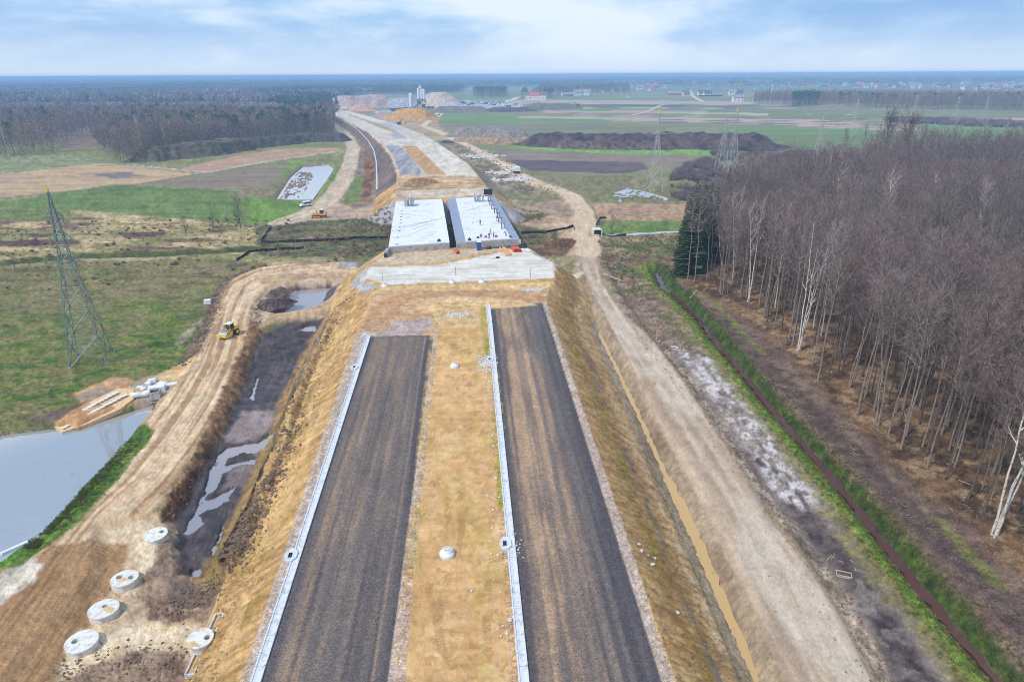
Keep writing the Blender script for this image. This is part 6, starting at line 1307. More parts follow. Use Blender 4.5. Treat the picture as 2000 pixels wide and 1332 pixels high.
silt_fence([(525, 440), (528, 447), (512, 468), (511, 475), (560, 474), (610, 472), (658, 470), (700, 466), (758, 466)], 'black silt fence bending round the left riverbank to the bridge')
silt_fence([(462, 510), (486, 495), (525, 489), (595, 486)], 'shorter black silt fence on the near bank left of the bridge')
silt_fence([(1018, 457), (1040, 456), (1065, 456), (1090, 451), (1107, 448), (1120, 443), (1121, 451)], 'black silt fence right of the bridge with a hooked end')
silt_fence([(1185, 427), (1171, 428), (1168, 436), (1163, 445)], 'black silt fence at the corner by the white outfall')
silt_fence([(1172, 458.5), (1195, 459), (1212, 459.5), (1224, 461)], 'low black silt fence along the water channel right of the outfall')
x, y, z = Pg(1166, 454); root = empty('outfall_head', (x, y, z), .1, label='white concrete culvert outfall where the channel meets the service road', cat='outfall')
b = MB(); b.box(-1.5, -1.2, -1.2, 1.2, -.5, 1.3); b.box(1.2, 1.5, -1.2, 1.2, -.5, 1.0); b.box(-1.2, 1.2, .9, 1.2, -.5, 1.3); b.box(-1.2, 1.2, -1.2, .9, 1.0, 1.25); b.obj('headwall', 'geotextile', root); b = MB(); b.box(-1.2, 1.2, -1.1, .88, -.45, .3); b.obj('mouth_shade', 'void_shade', root)  # near-black block paints the shade in the culvert mouth
# ------------------------------------------------------------------ rubbish beside the pond: slabs, wrapped pipe, box
def slab(px, py, w_, l_, h, rz, lb, mat='concrete_new', tilt=0, cat='slab', name='concrete_slab'):
    x, y, z = Pg(px, py); b = MB(); b.box(-w_/2, w_/2, -l_/2, l_/2, 0, h, bev=.04); b.box(-w_/2+.1, w_/2-.1, -l_/2+.1, l_/2-.1, h, h+.03)
    o = b.obj(name, mat); o.location = (x, y, z); o.rotation_euler = (tilt, tilt*.5, rz); return tag(o, lb, cat)
for k, (px, py, w_, l_, h, rz, lb) in enumerate([(274, 757, 1.1, .8, .25, .3, 'white slab at the left end of the rubble by the pond track'), (281, 760, .8, .8, .25, -.5, 'small white slab just right of the leftmost slab by the pond'), (290, 752, .9, 1.0, .5, .2, 'white block, lower one of the stacked pair by the pond track'),
                                                (297, 746, 1.3, .9, .5, .4, 'white block, upper one of the stacked pair by the pond track'), (317, 749, 1.6, 1.0, .2, -.2, 'flat pale slab lying apart above the large white block'), (333, 753, 2.2, 1.0, .35, .5, 'pale slab at the very edge of the haul road beside the pond rubble'),
                                                (307, 763, 2.6, 1.6, .8, .35, 'largest white concrete block by the pond, under the flat slabs')]): slab(px, py, w_, l_, h, rz, lb, tilt=.06*((k % 3)-1))
slab(406, 593, 1.5, 1.3, .9, .2, 'white box standing alone on the meadow edge beside the haul road'); slab(30, 1072, 2.6, .5, .3, .9, 'pale slab half in the pond at the left edge of the photo')
a, b_ = Pg(258, 778), Pg(297, 772); x, y, z = a; m_ = MB(); n = 9; rd = random.Random(3)
m_.tube([((b_[0]-a[0])*k/n, (b_[1]-a[1])*k/n, .45+rd.uniform(-.05, .05)) for k in range(n+1)], [.5*rd.uniform(.85, 1.1) for _ in range(n+1)], 12, 0, True); o = m_.obj('wrapped_pipe', 'geotextile', None, True); o.location = a; tag(o, 'white fabric-wrapped pipe lying along the pond edge', 'pipe')
x, y, z = Pg(305, 777); root = empty('culvert_box', (x, y, z), .3, label='grey square culvert box standing between the wrapped pipe and the haul road', cat='culvert box')
b = MB(); b.box(-.8, -.65, -.8, .8, 0, 1.3); b.box(.65, .8, -.8, .8, 0, 1.3); b.box(-.65, .65, .65, .8, 0, 1.3); b.box(-.65, .65, -.8, -.65, 0, 1.3); b.obj('box_wall', 'concrete_old', root); b = MB(); b.box(-.64, .64, -.05, .05, 1.2, 1.28); b.box(-.05, .05, -.64, -.05, 1.2, 1.27); b.obj('cross_bar', 'black_steel', root)
x, y, z = Pg(301, 785); root = empty('pallet', (x, y, z), .5, label='pale broken pallet lying in the grass by the pond corner', cat='pallet')
for k in range(5): b = MB(); b.box(-.6, .6, -.5+k*.22, -.36+k*.22, .1, .13); b.obj('board', 'timber_grey', root)
for k in (-1, 0, 1): b = MB(); b.box(k*.5-.05, k*.5+.05, -.5, .52, 0, .1); b.obj('bearer', 'timber_grey', root)
x, y, z = Pg(290, 810); m_ = MB(); m_.tube([(0, 0, .05), (.1, .5, .12), (.4, .75, .15), (.9, .7, .1), (1.4, .5, .05)], [.05]*5, 6); o = m_.obj('bent_hose', 'geotextile'); o.location = (x, y, z); tag(o, 'white bent hose lying in the bank grass near the haul road', 'hose')
def plate_track(a, b_, n, w_, lb):
    A, B = np.array(P(*a, .1)), np.array(P(*b_, .25)); d = B-A; L_ = np.linalg.norm(d); rz = math.atan2(-d[0], d[1]); root = empty('plate_track', (A[0], A[1], .0), rz, label=lb, cat='track plates'); rd = random.Random(n)
    me = MB(); l_ = L_/n*.9; me.box(-w_/2, w_/2, 0, l_, 0, .12, bev=.02)
    for k in range(4): me.box(-w_/2+.05, w_/2-.05, l_*(.1+.22*k), l_*(.16+.22*k), .12, .15)
    me = me.mesh('plate', 'geotextile')
    for k in range(n):
        o = link('plate', me, root); o.location = (rd.uniform(-.05, .05), k*L_/n, -.55+.98*min(1, k/n*1.15)+.03); o.rotation_euler = (rd.uniform(-.02, .02), rd.uniform(-.04, .04), rd.uniform(-.05, .05))
cau = PL((104, 826), (118, 836), (170, 822), (235, 798), (262, 782), (262, 765), (232, 762), (180, 784)); cz_ = [-.60, -.70, -.45, -.02, .36, .42, .40, .10]; nca = len(cau)
meshobj('pond_causeway', [(x, y, -1.8) for x, y in cau]+[(x, y, z) for (x, y), z in zip(cau, cz_)], [tuple(range(nca, 2*nca))[::(1 if Vector((cau[1][0]-cau[0][0], cau[1][1]-cau[0][1], 0)).cross(Vector((cau[3][0]-cau[1][0], cau[3][1]-cau[1][1], 0))).z > 0 else -1)]]+[(j, (j+1) % nca, nca+(j+1) % nca, nca+j) for j in range(nca)], 'sand_dry'); tag(bpy.data.objects['pond_causeway'], 'tan earth causeway sloping down to the pond edge', 'causeway')
plate_track((110, 822), (232, 768), 15, .8, 'row of pale track plates on the pond causeway, the row farther from the water'); plate_track((119, 830), (249, 773), 16, .7, 'row of pale track plates on the pond causeway, the row nearer the water')
# fallen wood beside the right ditch
x, y, z = Pg(1648, 1122); root = empty('broken_crate', (x, y, z+.05), -.35, label='pale wooden frame lying on the dark soil right of the service road', cat='crate')
for q in ((-.75, .75, -.4, -.33, .0, .1), (-.75, .75, .33, .4, .0, .1), (-.75, -.68, -.33, .33, .0, .1), (.68, .75, -.33, .33, .0, .1), (-.7, .5, -.62, -.56, .0, .08)): b = MB(); b.box(*q); b.obj('lath', 'timber_grey', root)
for k, (a, b_, lb) in enumerate([((1614, 1096), (1624, 1084), 'pale lath, longest of the loose laths above the wooden frame'), ((1624, 1092), (1630, 1082), 'pale short lath next to the longest loose lath'), ((1613, 1099), (1616, 1103), 'tiny pale lath left of the wooden frame'), ((1638, 1095), (1648, 1099), 'thin lath lying between the two lath groups'), ((1661, 1094), (1670, 1101), 'lath lying at the upper right of the wooden frame'), ((1669, 1109), (1672, 1115), 'short lath close right of the wooden frame'),
                                 ((1178, 536), (1218, 551), 'long pale log beside the bend of the service road'), ((1209, 543), (1209, 558), 'pale upright-lying log at the end of the long log'), ((1348, 583), (1362, 569), 'grey fallen branch reaching over the ditch bank'), ((1872, 938), (1898, 948), 'fallen pale trunk on the forest floor near the right margin')]):
    p, q = Pg(*a), Pg(*b_); L_ = math.hypot(q[0]-p[0], q[1]-p[1]); r_ = .04 if L_ < 2 else .16; m_ = MB(); m_.tube([(0, 0, r_), ((q[0]-p[0])*.5, (q[1]-p[1])*.5, (q[2]-p[2])*.5+r_*1.3), (q[0]-p[0], q[1]-p[1], q[2]-p[2]+r_)], [r_, r_*.9, r_*.7], 6, 0, True)
    o = m_.obj('fallen_log' if L_ > 2 else 'wooden_lath', 'timber_grey'); o.location = p; tag(o, lb, 'log' if L_ > 2 else 'lath')
# ------------------------------------------------------------------ spoil heaps
def heap(name, spine, halfw, h, ca, cb, label, seed=1, rough=.5, flat=.35, res=None, sc=None, cat='heap', mat='scrub', zb=0):
    """spine in photo pixels on the ground; halfw, h metres"""
    sp_ = [P(*p, zb) for p in spine]; x0, x1, y0, y1 = bbox(sp_); pad = halfw+1; res = res or halfw/14
    gx = np.arange(x0-pad, x1+pad+res, res); gy = np.arange(y0-pad, y1+pad+res, res); GX, GY = np.meshgrid(gx, gy); x, y = GX.ravel(), GY.ravel()
    sc = sc or halfw*.6
    d, s, t = ldist(x, y, sp_ if len(sp_) > 1 else [sp_[0], (sp_[0][0]+.01, sp_[0][1])])
    d = d+halfw*.28*(fbm(x/sc, y/sc, 3, seed)-.5)*2
    f = smooth((1-d/halfw)/(1-flat)); n = fbm(x/(sc*.35), y/(sc*.35), 4, seed+5)-.5
    z = zb + h*f*(.82+.36*fbm(s/(sc*1.6), t/(sc*4), 3, seed+2)) + f*rough*n*2*min(1, h/4) - .25
    q = stretch(fbm(x/(sc*.22), y/(sc*.5), 5, seed+9, .7), .35, .65)[:, None]; col = (ca*(1-q)+cb*q)*(1+.35*(rng.random(len(q))-.5))[:, None]
    ny, nx = GX.shape; idx = np.arange(ny*nx).reshape(ny, nx); Q = np.stack([idx[:-1, :-1].ravel(), idx[:-1, 1:].ravel(), idx[1:, 1:].ravel(), idx[1:, :-1].ravel()], 1)
    Q = Q[(f[Q] > 0.004).any(1)]; u, inv = np.unique(Q.ravel(), return_inverse=True)
    me = fastmesh(name, np.c_[x, y, z][u], inv.reshape(-1, 4), col[u], mat); o = link(name, me); return tag(o, label, cat)
heap('spoil_heap', [(300, 312), (370, 305), (450, 294)], 17, 8.0, c(64, 58, 50), c(112, 102, 84), 'long dark mossy spoil ridge before the wood, near left end', 3, .9, .3)
heap('spoil_heap', [(450, 292), (520, 284), (600, 276), (650, 275)], 16, 6.0, c(58, 52, 50), c(96, 90, 80), 'darker spoil ridge continuing right towards the motorway', 4, .9, .3)
heap('spoil_heap', [(1085, 281), (1180, 283), (1300, 284), (1390, 286), (1450, 287)], 34, 7.8, c(66, 54, 60), c(104, 88, 84), 'very long black earth heap behind the bright green field strip', 5, 3.0, .12)
heap('spoil_heap', [(1110, 288), (1200, 290), (1290, 291)], 14, 4.5, c(78, 66, 62), c(120, 104, 90), 'lower shoulder of black earth in front of the long black heap', 15, 1.2, .2)
heap('gravel_heap', [(915, 266), (960, 266), (1000, 270)], 20, 7.5, c(146, 136, 128), c(128, 120, 112), 'grey gravel heap right of the service road bend', 6, .7, .25)
heap('gravel_heap', [(905, 276), (980, 280), (1035, 278)], 11, 3.6, c(176, 146, 112), c(150, 124, 100), 'tan sandy toe in front of the grey gravel heap', 7, .7, .2)
heap('sand_heap', [(790, 232), (815, 233)], 34, 13, c(206, 158, 88), c(186, 138, 74), 'large ochre sand heap in front of the concrete plant', 8, .8, .12, res=2)
heap('sand_heap', [(755, 228)], 24, 6, c(176, 156, 148), c(160, 140, 132), 'low grey-pink gravel heap left of the ochre sand heap', 9, .5, .1, res=2)
heap('aggregate_heap', [(680, 210), (712, 209), (738, 208)], 40, 17, c(176, 164, 162), c(190, 160, 142), 'big grey and tan aggregate heap at the left of the plant', 10, 1.2, .25, res=3)
heap('aggregate_heap', [(705, 217)], 26, 9, c(206, 160, 134), c(196, 150, 124), 'salmon-coloured sand heap in front of the big left aggregate heap', 11, .5, .05, res=2)
heap('aggregate_heap', [(770, 208), (795, 208)], 32, 13, c(176, 172, 178), c(164, 158, 164), 'grey aggregate heap directly behind the silos', 12, .6, .1, res=3)
heap('aggregate_heap', [(858, 207)], 48, 22, c(190, 180, 176), c(206, 170, 134), 'tall pale cone-shaped aggregate heap right of the plant tower', 13, .8, .05, res=3)
heap('aggregate_heap', [(885, 210)], 26, 9, c(172, 168, 174), c(182, 176, 178), 'small grey heap at the right foot of the cone-shaped heap', 14, .5, .1, res=2)
heap('earth_heap', [(875, 219), (925, 219)], 34, 7, c(116, 108, 104), c(132, 124, 110), 'long low brown earth heap before the parked machines', 16, 1, .2, res=3)
heap('earth_heap', [(975, 218), (1020, 217)], 26, 5.5, c(88, 78, 84), c(104, 92, 92), 'dark earth heap in the middle of the far storage yard', 17, 1, .2, res=3)
heap('earth_heap', [(1050, 214), (1100, 212)], 34, 8, c(112, 104, 104), c(122, 118, 100), 'grey-green earth heap at the right end of the storage yard', 18, 1, .2, res=3)
heap('earth_heap', [(870, 279), (878, 280)], 5, 2, c(62, 50, 50), c(90, 76, 70), 'small black clump of roots beside the service road', 19, .8, .1, res=.5)
heap('earth_heap', [(815, 357), (835, 357)], 6, 1.8, c(132, 102, 76), c(164, 130, 96), 'brown earth heap on the motorway platform just beyond the bridge', 20, .6, .1, res=.5, zb=7.0)
heap('earth_heap', [(525, 597), (545, 592)], 3.6, 1.6, c(66, 56, 58), c(118, 100, 92), 'black mud heap beside the small flooded pit', 21, .6, .1, res=.3)
heap('earth_heap', [(535, 575), (550, 570)], 2.4, 1.4, c(132, 112, 100), c(100, 84, 76), 'brown mud heap at the upper left of the small flooded pit', 22, .5, .1, res=.3)
heap('earth_heap', [(680, 592), (672, 603)], 1.6, 1.1, c(206, 200, 192), c(176, 164, 150), 'white heap of crushed stone at the top end of the berm', 23, .4, .1, res=.2)
heap('earth_heap', [(1085, 480), (1110, 476)], 4.5, 1.8, c(128, 98, 72), c(96, 74, 56), 'brown dug earth mound between the bridge and the service road', 24, .7, .1, res=.4)
heap('earth_heap', [(450, 1100), (462, 1075), (480, 1040)], 1.9, 1.5, c(64, 48, 42), c(96, 74, 60), 'black peaty heap at the near end of the berm by the motorway slope', 25, .6, .1, res=.14, sc=1.2)
# ------------------------------------------------------------------ pylons
def pylon_parts(h=31, bw=3.3, waist=.66, ww=.75, arms=((.74, 3.6), (.86, 2.6)), panels=11, thick=.13, base_open=1.0, dark='galvanised_dark'):
    legs = []; br_ = MB(); arm = []
    def hw(f): return bw+(ww-bw)*(f/waist) if f < waist else ww+(.12-ww)*(f-waist)/(1-waist)
    fs = []; f = 0; step = 1.9/panels
    while f < waist-.02: fs.append(f); f += step; step *= .90
    fs.append(waist); n2 = 7; fs += [waist+(1-waist)*(k+1)/n2 for k in range(n2)]
    cor = [(-1, -1), (1, -1), (1, 1), (-1, 1)]
    for cx_, cy_ in cor:
        m_ = MB(); m_.tube([(cx_*hw(f_), cy_*hw(f_), h*f_) for f_ in fs], [thick*(1.0-.45*f_) for f_ in fs], 4); m_.box(cx_*bw-.3, cx_*bw+.3, cy_*bw-.3, cy_*bw+.3, -.3, .15); legs.append(m_)
    faces = []
    for k in range(4):
        m_ = MB(); a, b_ = cor[k], cor[(k+1) % 4]
        for i, (f0, f1) in enumerate(zip(fs[:-1], fs[1:])):
            w0, w1 = hw(f0), hw(f1); t_ = thick*.55*(1-.4*f0)
            p00, p01 = Vector((a[0]*w0, a[1]*w0, h*f0)), Vector((b_[0]*w0, b_[1]*w0, h*f0)); p10, p11 = Vector((a[0]*w1, a[1]*w1, h*f1)), Vector((b_[0]*w1, b_[1]*w1, h*f1))
            m_.tube([p00, p11], [t_]*2, 3); m_.tube([p01, p10], [t_]*2, 3)
            if i > 0: m_.tube([p00, p01], [t_*.8]*2, 3)
            if i < 3:
                mid = (p00+p11)/2; m_.tube([(p00+p10)/2, mid], [t_*.6]*2, 3); m_.tube([(p01+p11)/2, mid], [t_*.6]*2, 3)
        faces.append(m_)
    for f_, L_ in arms:
        m_ = MB(); z = h*f_; w0 = hw(f_); w1 = hw(f_+.045)
        for s in (-1, 1):
            tip = Vector((s*L_, 0, z+.15))
            for y_ in (-1, 1): m_.tube([(s*w0, y_*w0, z), tip], [.06]*2, 3); m_.tube([(s*w1, y_*w1, z+h*.045), tip], [.05]*2, 3); m_.tube([(s*(w0+L_)/2, y_*w0*.5, z+.07), (s*w1, y_*w1, z+h*.045)], [.04]*2, 3)
            m_.tube([(s*L_, 0, z+.15), (s*L_, 0, z-1.1)], [.09]*2, 5)
        arm.append(m_)
    top = MB(); top.cyl(0, 0, h-.2, h+.2+base_open*1.0, .12+.36*base_open, n=10); return legs, faces, arm, top
def pylon(px, py, h, rz, label, base=3.3, mats=('galvanised', 'galvanised_dark'), thick=.13, marker=1.0, arms=((.74, 3.6), (.86, 2.6)), z=None):
    x, y, z = Pg(px, py); root = empty('power_pylon', (x, y, z), rz, label=label, cat='pylon'); L_, Fc, A, T = pylon_parts(h, base, arms=arms, thick=thick, base_open=float(marker))
    for m_ in L_: m_.obj('leg', mats[0], root)
    for k, m_ in enumerate(Fc): m_.obj('lattice', mats[k % 2], root)
    for m_ in A: m_.obj('crossarm', mats[0], root)
    if marker: T.obj('marker', 'marker_yellow', root)
    return root
smat('galv_pale', tuple(c(186, 190, 180)), .6, .1)
pylon(180, 703, 30.5, .33, 'big green-grey lattice pylon on the meadow at the left, small yellow cap', 2.9, thick=.12, marker=.25, arms=((.60, 1.5), (.74, 1.6), (.86, 1.2)))
pylon(1277, 373, 32.5, .15, 'grey lattice pylon standing at the flooded meadow, nearest on the right side', 3.1, mats=('galv_pale', 'galvanised'), thick=.12)
pylon(1426, 346, 31, .15, 'right one of the paired pylons in the willow thicket, yellow cap', 3.1, mats=('galv_pale', 'galvanised'), thick=.12, arms=((.70, 4.2), (.85, 3.4)))
pylon(1407, 339, 29, .15, 'left one of the paired pylons in the thicket, without yellow cap', 2.9, mats=('galv_pale', 'galvanised'), thick=.12, marker=False)
for px, py, h, lb in [(1592, 333, 27, 'faint pale pylon behind the left part of the wood'), (1664, 268, 29, 'faint far pylon in the green fields left of the tall bare tree'), (1782, 236, 27, 'far pylon in the marsh right of the rust-brown tree'), (1862, 242, 27, 'far pylon at the end of the marsh, left of the last one'), (1918, 243, 26, 'farthest right pylon near the edge of the photo')]:
    pylon(px, py, h, .2, lb, 2.6, ('galv_pale', 'galv_pale'), .11, False)
def wire(pts, lb, r=.035, sag=5):
    a, b_ = Vector(pts[0]), Vector(pts[1]); n = 30; m_ = MB(); m_.tube([tuple(a.lerp(b_, k/n)-a-Vector((0, 0, sag*4*(k/n)*(1-k/n)))) for k in range(n+1)], [r]*(n+1), 4); o = m_.obj('power_line', 'steel_grey'); o.location = a; return tag(o, lb, 'power line')
r1 = Vector((*Pg(1277, 373)[:2], 24)); lx, ly = P(-250, 640, 22); wire([(r1.x-3.5, r1.y, 24), (lx, ly, 22)], 'thin power line crossing the bridge and the left meadow', .035, 8)
r2 = Vector((*Pg(1426, 346)[:2], 22)); r3 = Vector((*Pg(1407, 339)[:2], 22))
wire([(r1.x+3.5, r1.y, 24), (r2.x-4, r2.y, 21.7)], 'thin power line between the nearest right pylon and the paired pylons, lower', .04, 3); 
wire([(r1.x+2.5, r1.y, 28), (r3.x-2.5, r3.y, 25)], 'thin power line between the nearest right pylon and the paired pylons, upper', .04, 3)
for px, py, h, lb in [(1470, 199, 24, 'white mast in the far substation, left one'), (1504, 203, 30, 'white mast in the far substation, right tall one'), (1433, 199, 18, 'thin pale mast by the white substation building')]:
    x, y, z = Pg(px, py); m_ = MB(); m_.tube([(0, 0, 0), (0, 0, h)], [.8, .45], 8, 0, True); m_.box(-1.6, 1.6, -.3, .3, h-1.6, h-1.1); o = m_.obj('mast', 'white_paint'); o.location = (x, y, z); tag(o, lb, 'mast')
# ------------------------------------------------------------------ vehicles
def wheel(root, x, y, r, w_, name='wheel', mat='black_rubber', hub='yellow_paint'):
    m_ = MB(); n = 18; prof = [(-w_/2, r*.6), (-w_/2, r*.92), (-w_/2+.06, r), (w_/2-.06, r), (w_/2, r*.92), (w_/2, r*.6)]
    b = 0
    for px_, rr in prof: m_.v += [(x+px_, y+math.cos(2*math.pi*j/n)*rr, r+math.sin(2*math.pi*j/n)*rr) for j in range(n)]
    for k in range(len(prof)-1):
        for j in range(n): m_.f.append((k*n+j, k*n+(j+1) % n, (k+1)*n+(j+1) % n, (k+1)*n+j)); m_.m.append(0)
    o = m_.obj(name, mat, root); h = MB(); h.tube([(x-w_/2+.03, y, r), (x+w_/2-.03, y, r)], [r*.62]*2, 12, 0, True); h.obj('hub', hub, o)
def roller():
    x, y, z = Pg(449, 656); root = empty('road_roller', (x, y, z), math.pi-.30, label='yellow single-drum road roller on the haul road', cat='road roller'); root.scale = (.9,)*3
    # local: +y forward (drum side), x right
    m_ = MB(); n = 28; r = .75; yc = 1.55
    m_.tube([(-1.05, yc, r), (1.05, yc, r)], [r, r], n, 0, True); dr_ = m_.obj('drum', 'drum_steel', root, False)
    f = MB(); 
    for s in (-1, 1): f.box(s*1.12-.07, s*1.12+.07, yc-1.0, yc+1.0, .45, 1.05)
    f.box(-1.19, 1.19, yc+.85, yc+1.1, .55, 1.1); f.box(-1.19, 1.19, yc-1.15, yc-.85, .5, 1.1); f.obj('drum_frame', 'yellow_paint', root)
    a = MB(); a.box(-.35, .35, -.1, yc-1.0, .55, 1.0); a.obj('articulation', 'black_steel', root)
    b = MB(); b.box(-.62, .62, -2.6, -.1, .6, 1.35); b.box(-.7, .7, -2.6, -1.1, 1.35, 1.8, bev=.14); b.obj('engine_hood', 'yellow_paint', root)
    for s in (-1, 1):
        fd = MB(); fd.box(s*.95-.28, s*.95+.28, -1.9, -.5, 1.45, 1.55); fd.obj('mudguard', 'yellow_paint', root); wheel(root, s*.95, -1.2, .72, .5)
    c_ = MB(); 
    for sx_ in (-.62, .56):
        for sy_ in (-1.08, .16): c_.box(sx_, sx_+.06, sy_, sy_+.06, 1.35, 2.75)
    c_.box(-.62, .62, -1.08, .22, 1.3, 1.42); c_.obj('cab_frame', 'yellow_paint', root)
    g = MB(); g.box(-.6, .6, -1.05, .19, 1.42, 2.72, bev=.02); g.obj('cab_glass', 'glass_dark', root)
    t = MB(); t.box(-.76, .76, -1.25, .38, 2.75, 2.93, bev=.08); t.box(-.3, .3, -.9, -.3, 2.93, 3.0); t.obj('cab_roof', 'cream_paint', root)
    for s in (-1, 1): q = MB(); q.box(s*.82-.03, s*.82+.03, .25, .32, 2.0, 2.4); q.tube([(s*.62, .2, 2.3), (s*.82, .28, 2.3)], [.02]*2, 4); q.obj('mirror', 'black_steel', root)
    for s in (-1, 1): q = MB(); q.box(s*.45-.1, s*.45+.1, .2, .26, 1.5, 1.62); q.obj('headlight', 'white_paint', root)
roller()
def dozer():
    x, y, z = Pg(627, 425); root = empty('bulldozer', (x, y, z), math.pi/2+.05, label='orange-yellow bulldozer on the dirt yard left of the bridge', cat='bulldozer')
    for s in (-1, 1):
        m_ = MB(); prof = [(2.0, .15), (2.35, .5), (2.1, .95), (-1.7, .95), (-2.05, .5), (-1.7, .15), (-1.4, 0), (1.7, 0)]; n = len(prof)
        m_.v = [(s*1.0+q, a, b_) for q in (-.28, .28) for a, b_ in prof]; m_.f = [tuple(range(n)), tuple(range(2*n-1, n-1, -1))]+[(j, n+j, n+(j+1) % n, (j+1) % n) for j in range(n)]; m_.m = [0]*len(m_.f); tr = m_.obj('track', 'black_steel', root)
        for k in range(5): q = MB(); q.tube([(s*1.0+.29*s, -1.4+k*.8, .35), (s*1.0+.34*s, -1.4+k*.8, .35)], [.2]*2, 10, 0, True); q.obj('road_wheel', 'orange_paint', tr)
    b = MB(); b.box(-.7, .7, .2, 2.2, .6, 1.75, bev=.08); b.obj('engine_hood', 'orange_paint', root); b = MB(); b.box(-1.2, 1.2, -2.0, .2, .9, 1.5, bev=.05); b.box(-.9, .9, -2.3, -1.2, 1.5, 1.9, bev=.1); b.obj('rear_body', 'orange_paint', root)
    b = MB(); b.box(-.75, .75, -1.2, .15, 1.5, 2.85, bev=.05); b.obj('cab_glass', 'glass_dark', root); b = MB(); b.box(-.85, .85, -1.3, .25, 2.85, 3.0, bev=.05)
    for sx_ in (-.8, .74):
        for sy_ in (-1.25, .12): b.box(sx_, sx_+.07, sy_, sy_+.07, 1.5, 2.85)
    b.obj('cab_frame', 'cream_paint', root); b = MB(); b.cyl(.35, 1.4, 1.75, 2.6, .09, n=8); b.obj('exhaust', 'black_steel', root)
    b = MB(); seg_ = [(3.1, 0), (2.95, .35), (2.95, .75), (3.15, 1.15)]
    for (a0, b0), (a1, b1) in zip(seg_[:-1], seg_[1:]):
        q = len(b.v); b.v += [(-1.75, a0, b0), (1.75, a0, b0), (1.75, a1, b1), (-1.75, a1, b1), (-1.75, a0-.12, b0), (1.75, a0-.12, b0), (1.75, a1-.12, b1), (-1.75, a1-.12, b1)]
        for f in ((0, 1, 2, 3), (7, 6, 5, 4), (0, 3, 7, 4), (1, 5, 6, 2), (0, 4, 5, 1), (3, 2, 6, 7)): b.f.append(tuple(q+i for i in f)); b.m.append(0)
    b.obj('blade', 'orange_paint', root); b = MB(); [b.tube([(s*1.3, 0, .5), (s*1.3, 2.9, .45)], [.1]*2, 6) for s in (-1, 1)]; b.obj('push_arm', 'orange_paint', root)
dozer()
def car(px, py, rz, label, paint='white_paint', L_=4.6, W_=1.9, hgt=1.9, van=True, cat='van', name='parked_van', group=None):
    x, y, z = Pg(px, py); root = empty(name, (x, y, z), rz, label=label, cat=cat, group=group)
    def hull(prof, wd, nm, mat, par, inset=0):
        m_ = MB(); n = len(prof); m_.v = [(s*wd/2*(1-ins), a, b_) for s in (-1, 1) for a, b_, ins in prof]; m_.f = [tuple(range(n)), tuple(range(2*n-1, n-1, -1))]+[(j, n+j, n+(j+1) % n, (j+1) % n) for j in range(n)]; m_.m = [0]*len(m_.f); return m_.obj(nm, mat, par)
    h = L_/2
    hull([(h, .35, 0), (h, .85, .03), (h-.9, 1.05, 0), (h-1.5, hgt-.1, .14), (h-1.8, hgt, .16), (-h+.35, hgt, .16), (-h+.05, 1.0, .02), (-h, .35, 0)], W_, 'body', paint, root)
    hull([(h-.98, 1.08, -.002), (h-1.52, hgt-.18, .1), (-h+.45, hgt-.18, .1), (-h+.2, 1.08, -.002)], W_+.02, 'side_window', 'glass_dark', root)
    m_ = MB(); m_.v = [(-W_*.42, h-.92, 1.08), (W_*.42, h-.92, 1.08), (W_*.38, h-1.44, hgt-.15), (-W_*.38, h-1.44, hgt-.15)]; m_.f = [(0, 1, 2, 3)]; m_.m = [0]; m_.obj('windscreen', 'glass_dark', root)
    for s in (-1, 1):
        for yy in (h-.85, -h+.8): wheel(root, s*(W_/2-.1), yy, .34, .22, hub='steel_grey')
        q = MB(); q.box(s*W_*.38-.15, s*W_*.38+.15, h-.03, h+.02, .68, .82); q.obj('headlight', 'geotextile', root)
    return root
car(597, 403, 2.35, 'silver-white van parked on the dirt road above the bulldozer')
def dump_truck(px, py, rz, label, z=None, s=1.0, grp=None):
    x, y, z = Pg(px, py); root = empty('dump_truck', (x, y, z), rz, label=label, cat='lorry', group=grp); root.scale = (s, s, s)
    b = MB(); b.box(-1.2, 1.2, 2.6, 4.3, .9, 3.1, bev=.1); b.obj('cab', 'white_paint', root); b = MB(); b.box(-1.1, 1.1, 4.2, 4.32, 1.9, 2.8); b.box(-1.22, 1.22, 3.2, 4.0, 1.9, 2.7); b.obj('cab_glass', 'glass_dark', root)
    b = MB(); b.box(-.5, .5, -3.6, 2.6, .7, 1.1); b.box(-1.2, 1.2, -3.7, -3.5, .5, 1.2); b.obj('chassis', 'black_steel', root)
    t = MB(); # open body
    t.box(-1.25, 1.25, -3.7, 2.3, 1.2, 1.4); t.box(-1.3, -1.2, -3.7, 2.3, 1.4, 3.0); t.box(1.2, 1.3, -3.7, 2.3, 1.4, 3.0); t.box(-1.2, 1.2, 2.2, 2.3, 1.4, 3.2); t.box(-1.2, 1.2, -3.7, -3.6, 1.4, 2.9)
    for k in range(6):
        for sd in (-1, 1): t.box(sd*1.3-.04*(sd < 0), sd*1.3+.04*(sd > 0), -3.5+k*1.1, -3.38+k*1.1, 1.4, 3.0)
    t.obj('tipper_body', 'white_paint', root); q = MB(); q.box(-1.19, 1.19, -3.55, .6, 2.75, 2.86); q.box(-1.15, 1.15, .7, 2.15, 1.5, 1.8); q.obj('load_cover', 'fabric_black' if px < 900 else 'white_paint', root)
    q = MB(); q.box(-1.1, 1.1, .9, 2.1, 2.4, 2.5); q.obj('opening', 'void_shade', root)  # solid near-black plate, painted shade of the open body
    for sd in (-1, 1):
        for yy in (3.5, -.8, -2.2): wheel(root, sd*1.05, yy, .52, .36, hub='steel_grey')
A_, B_ = P(1055, 362), P(967, 314); rz_t = math.atan2(-(B_[0]-A_[0]), B_[1]-A_[1])
dump_truck(1007, 338, rz_t, 'white tipper lorry driving away on the service road', s=1.12)
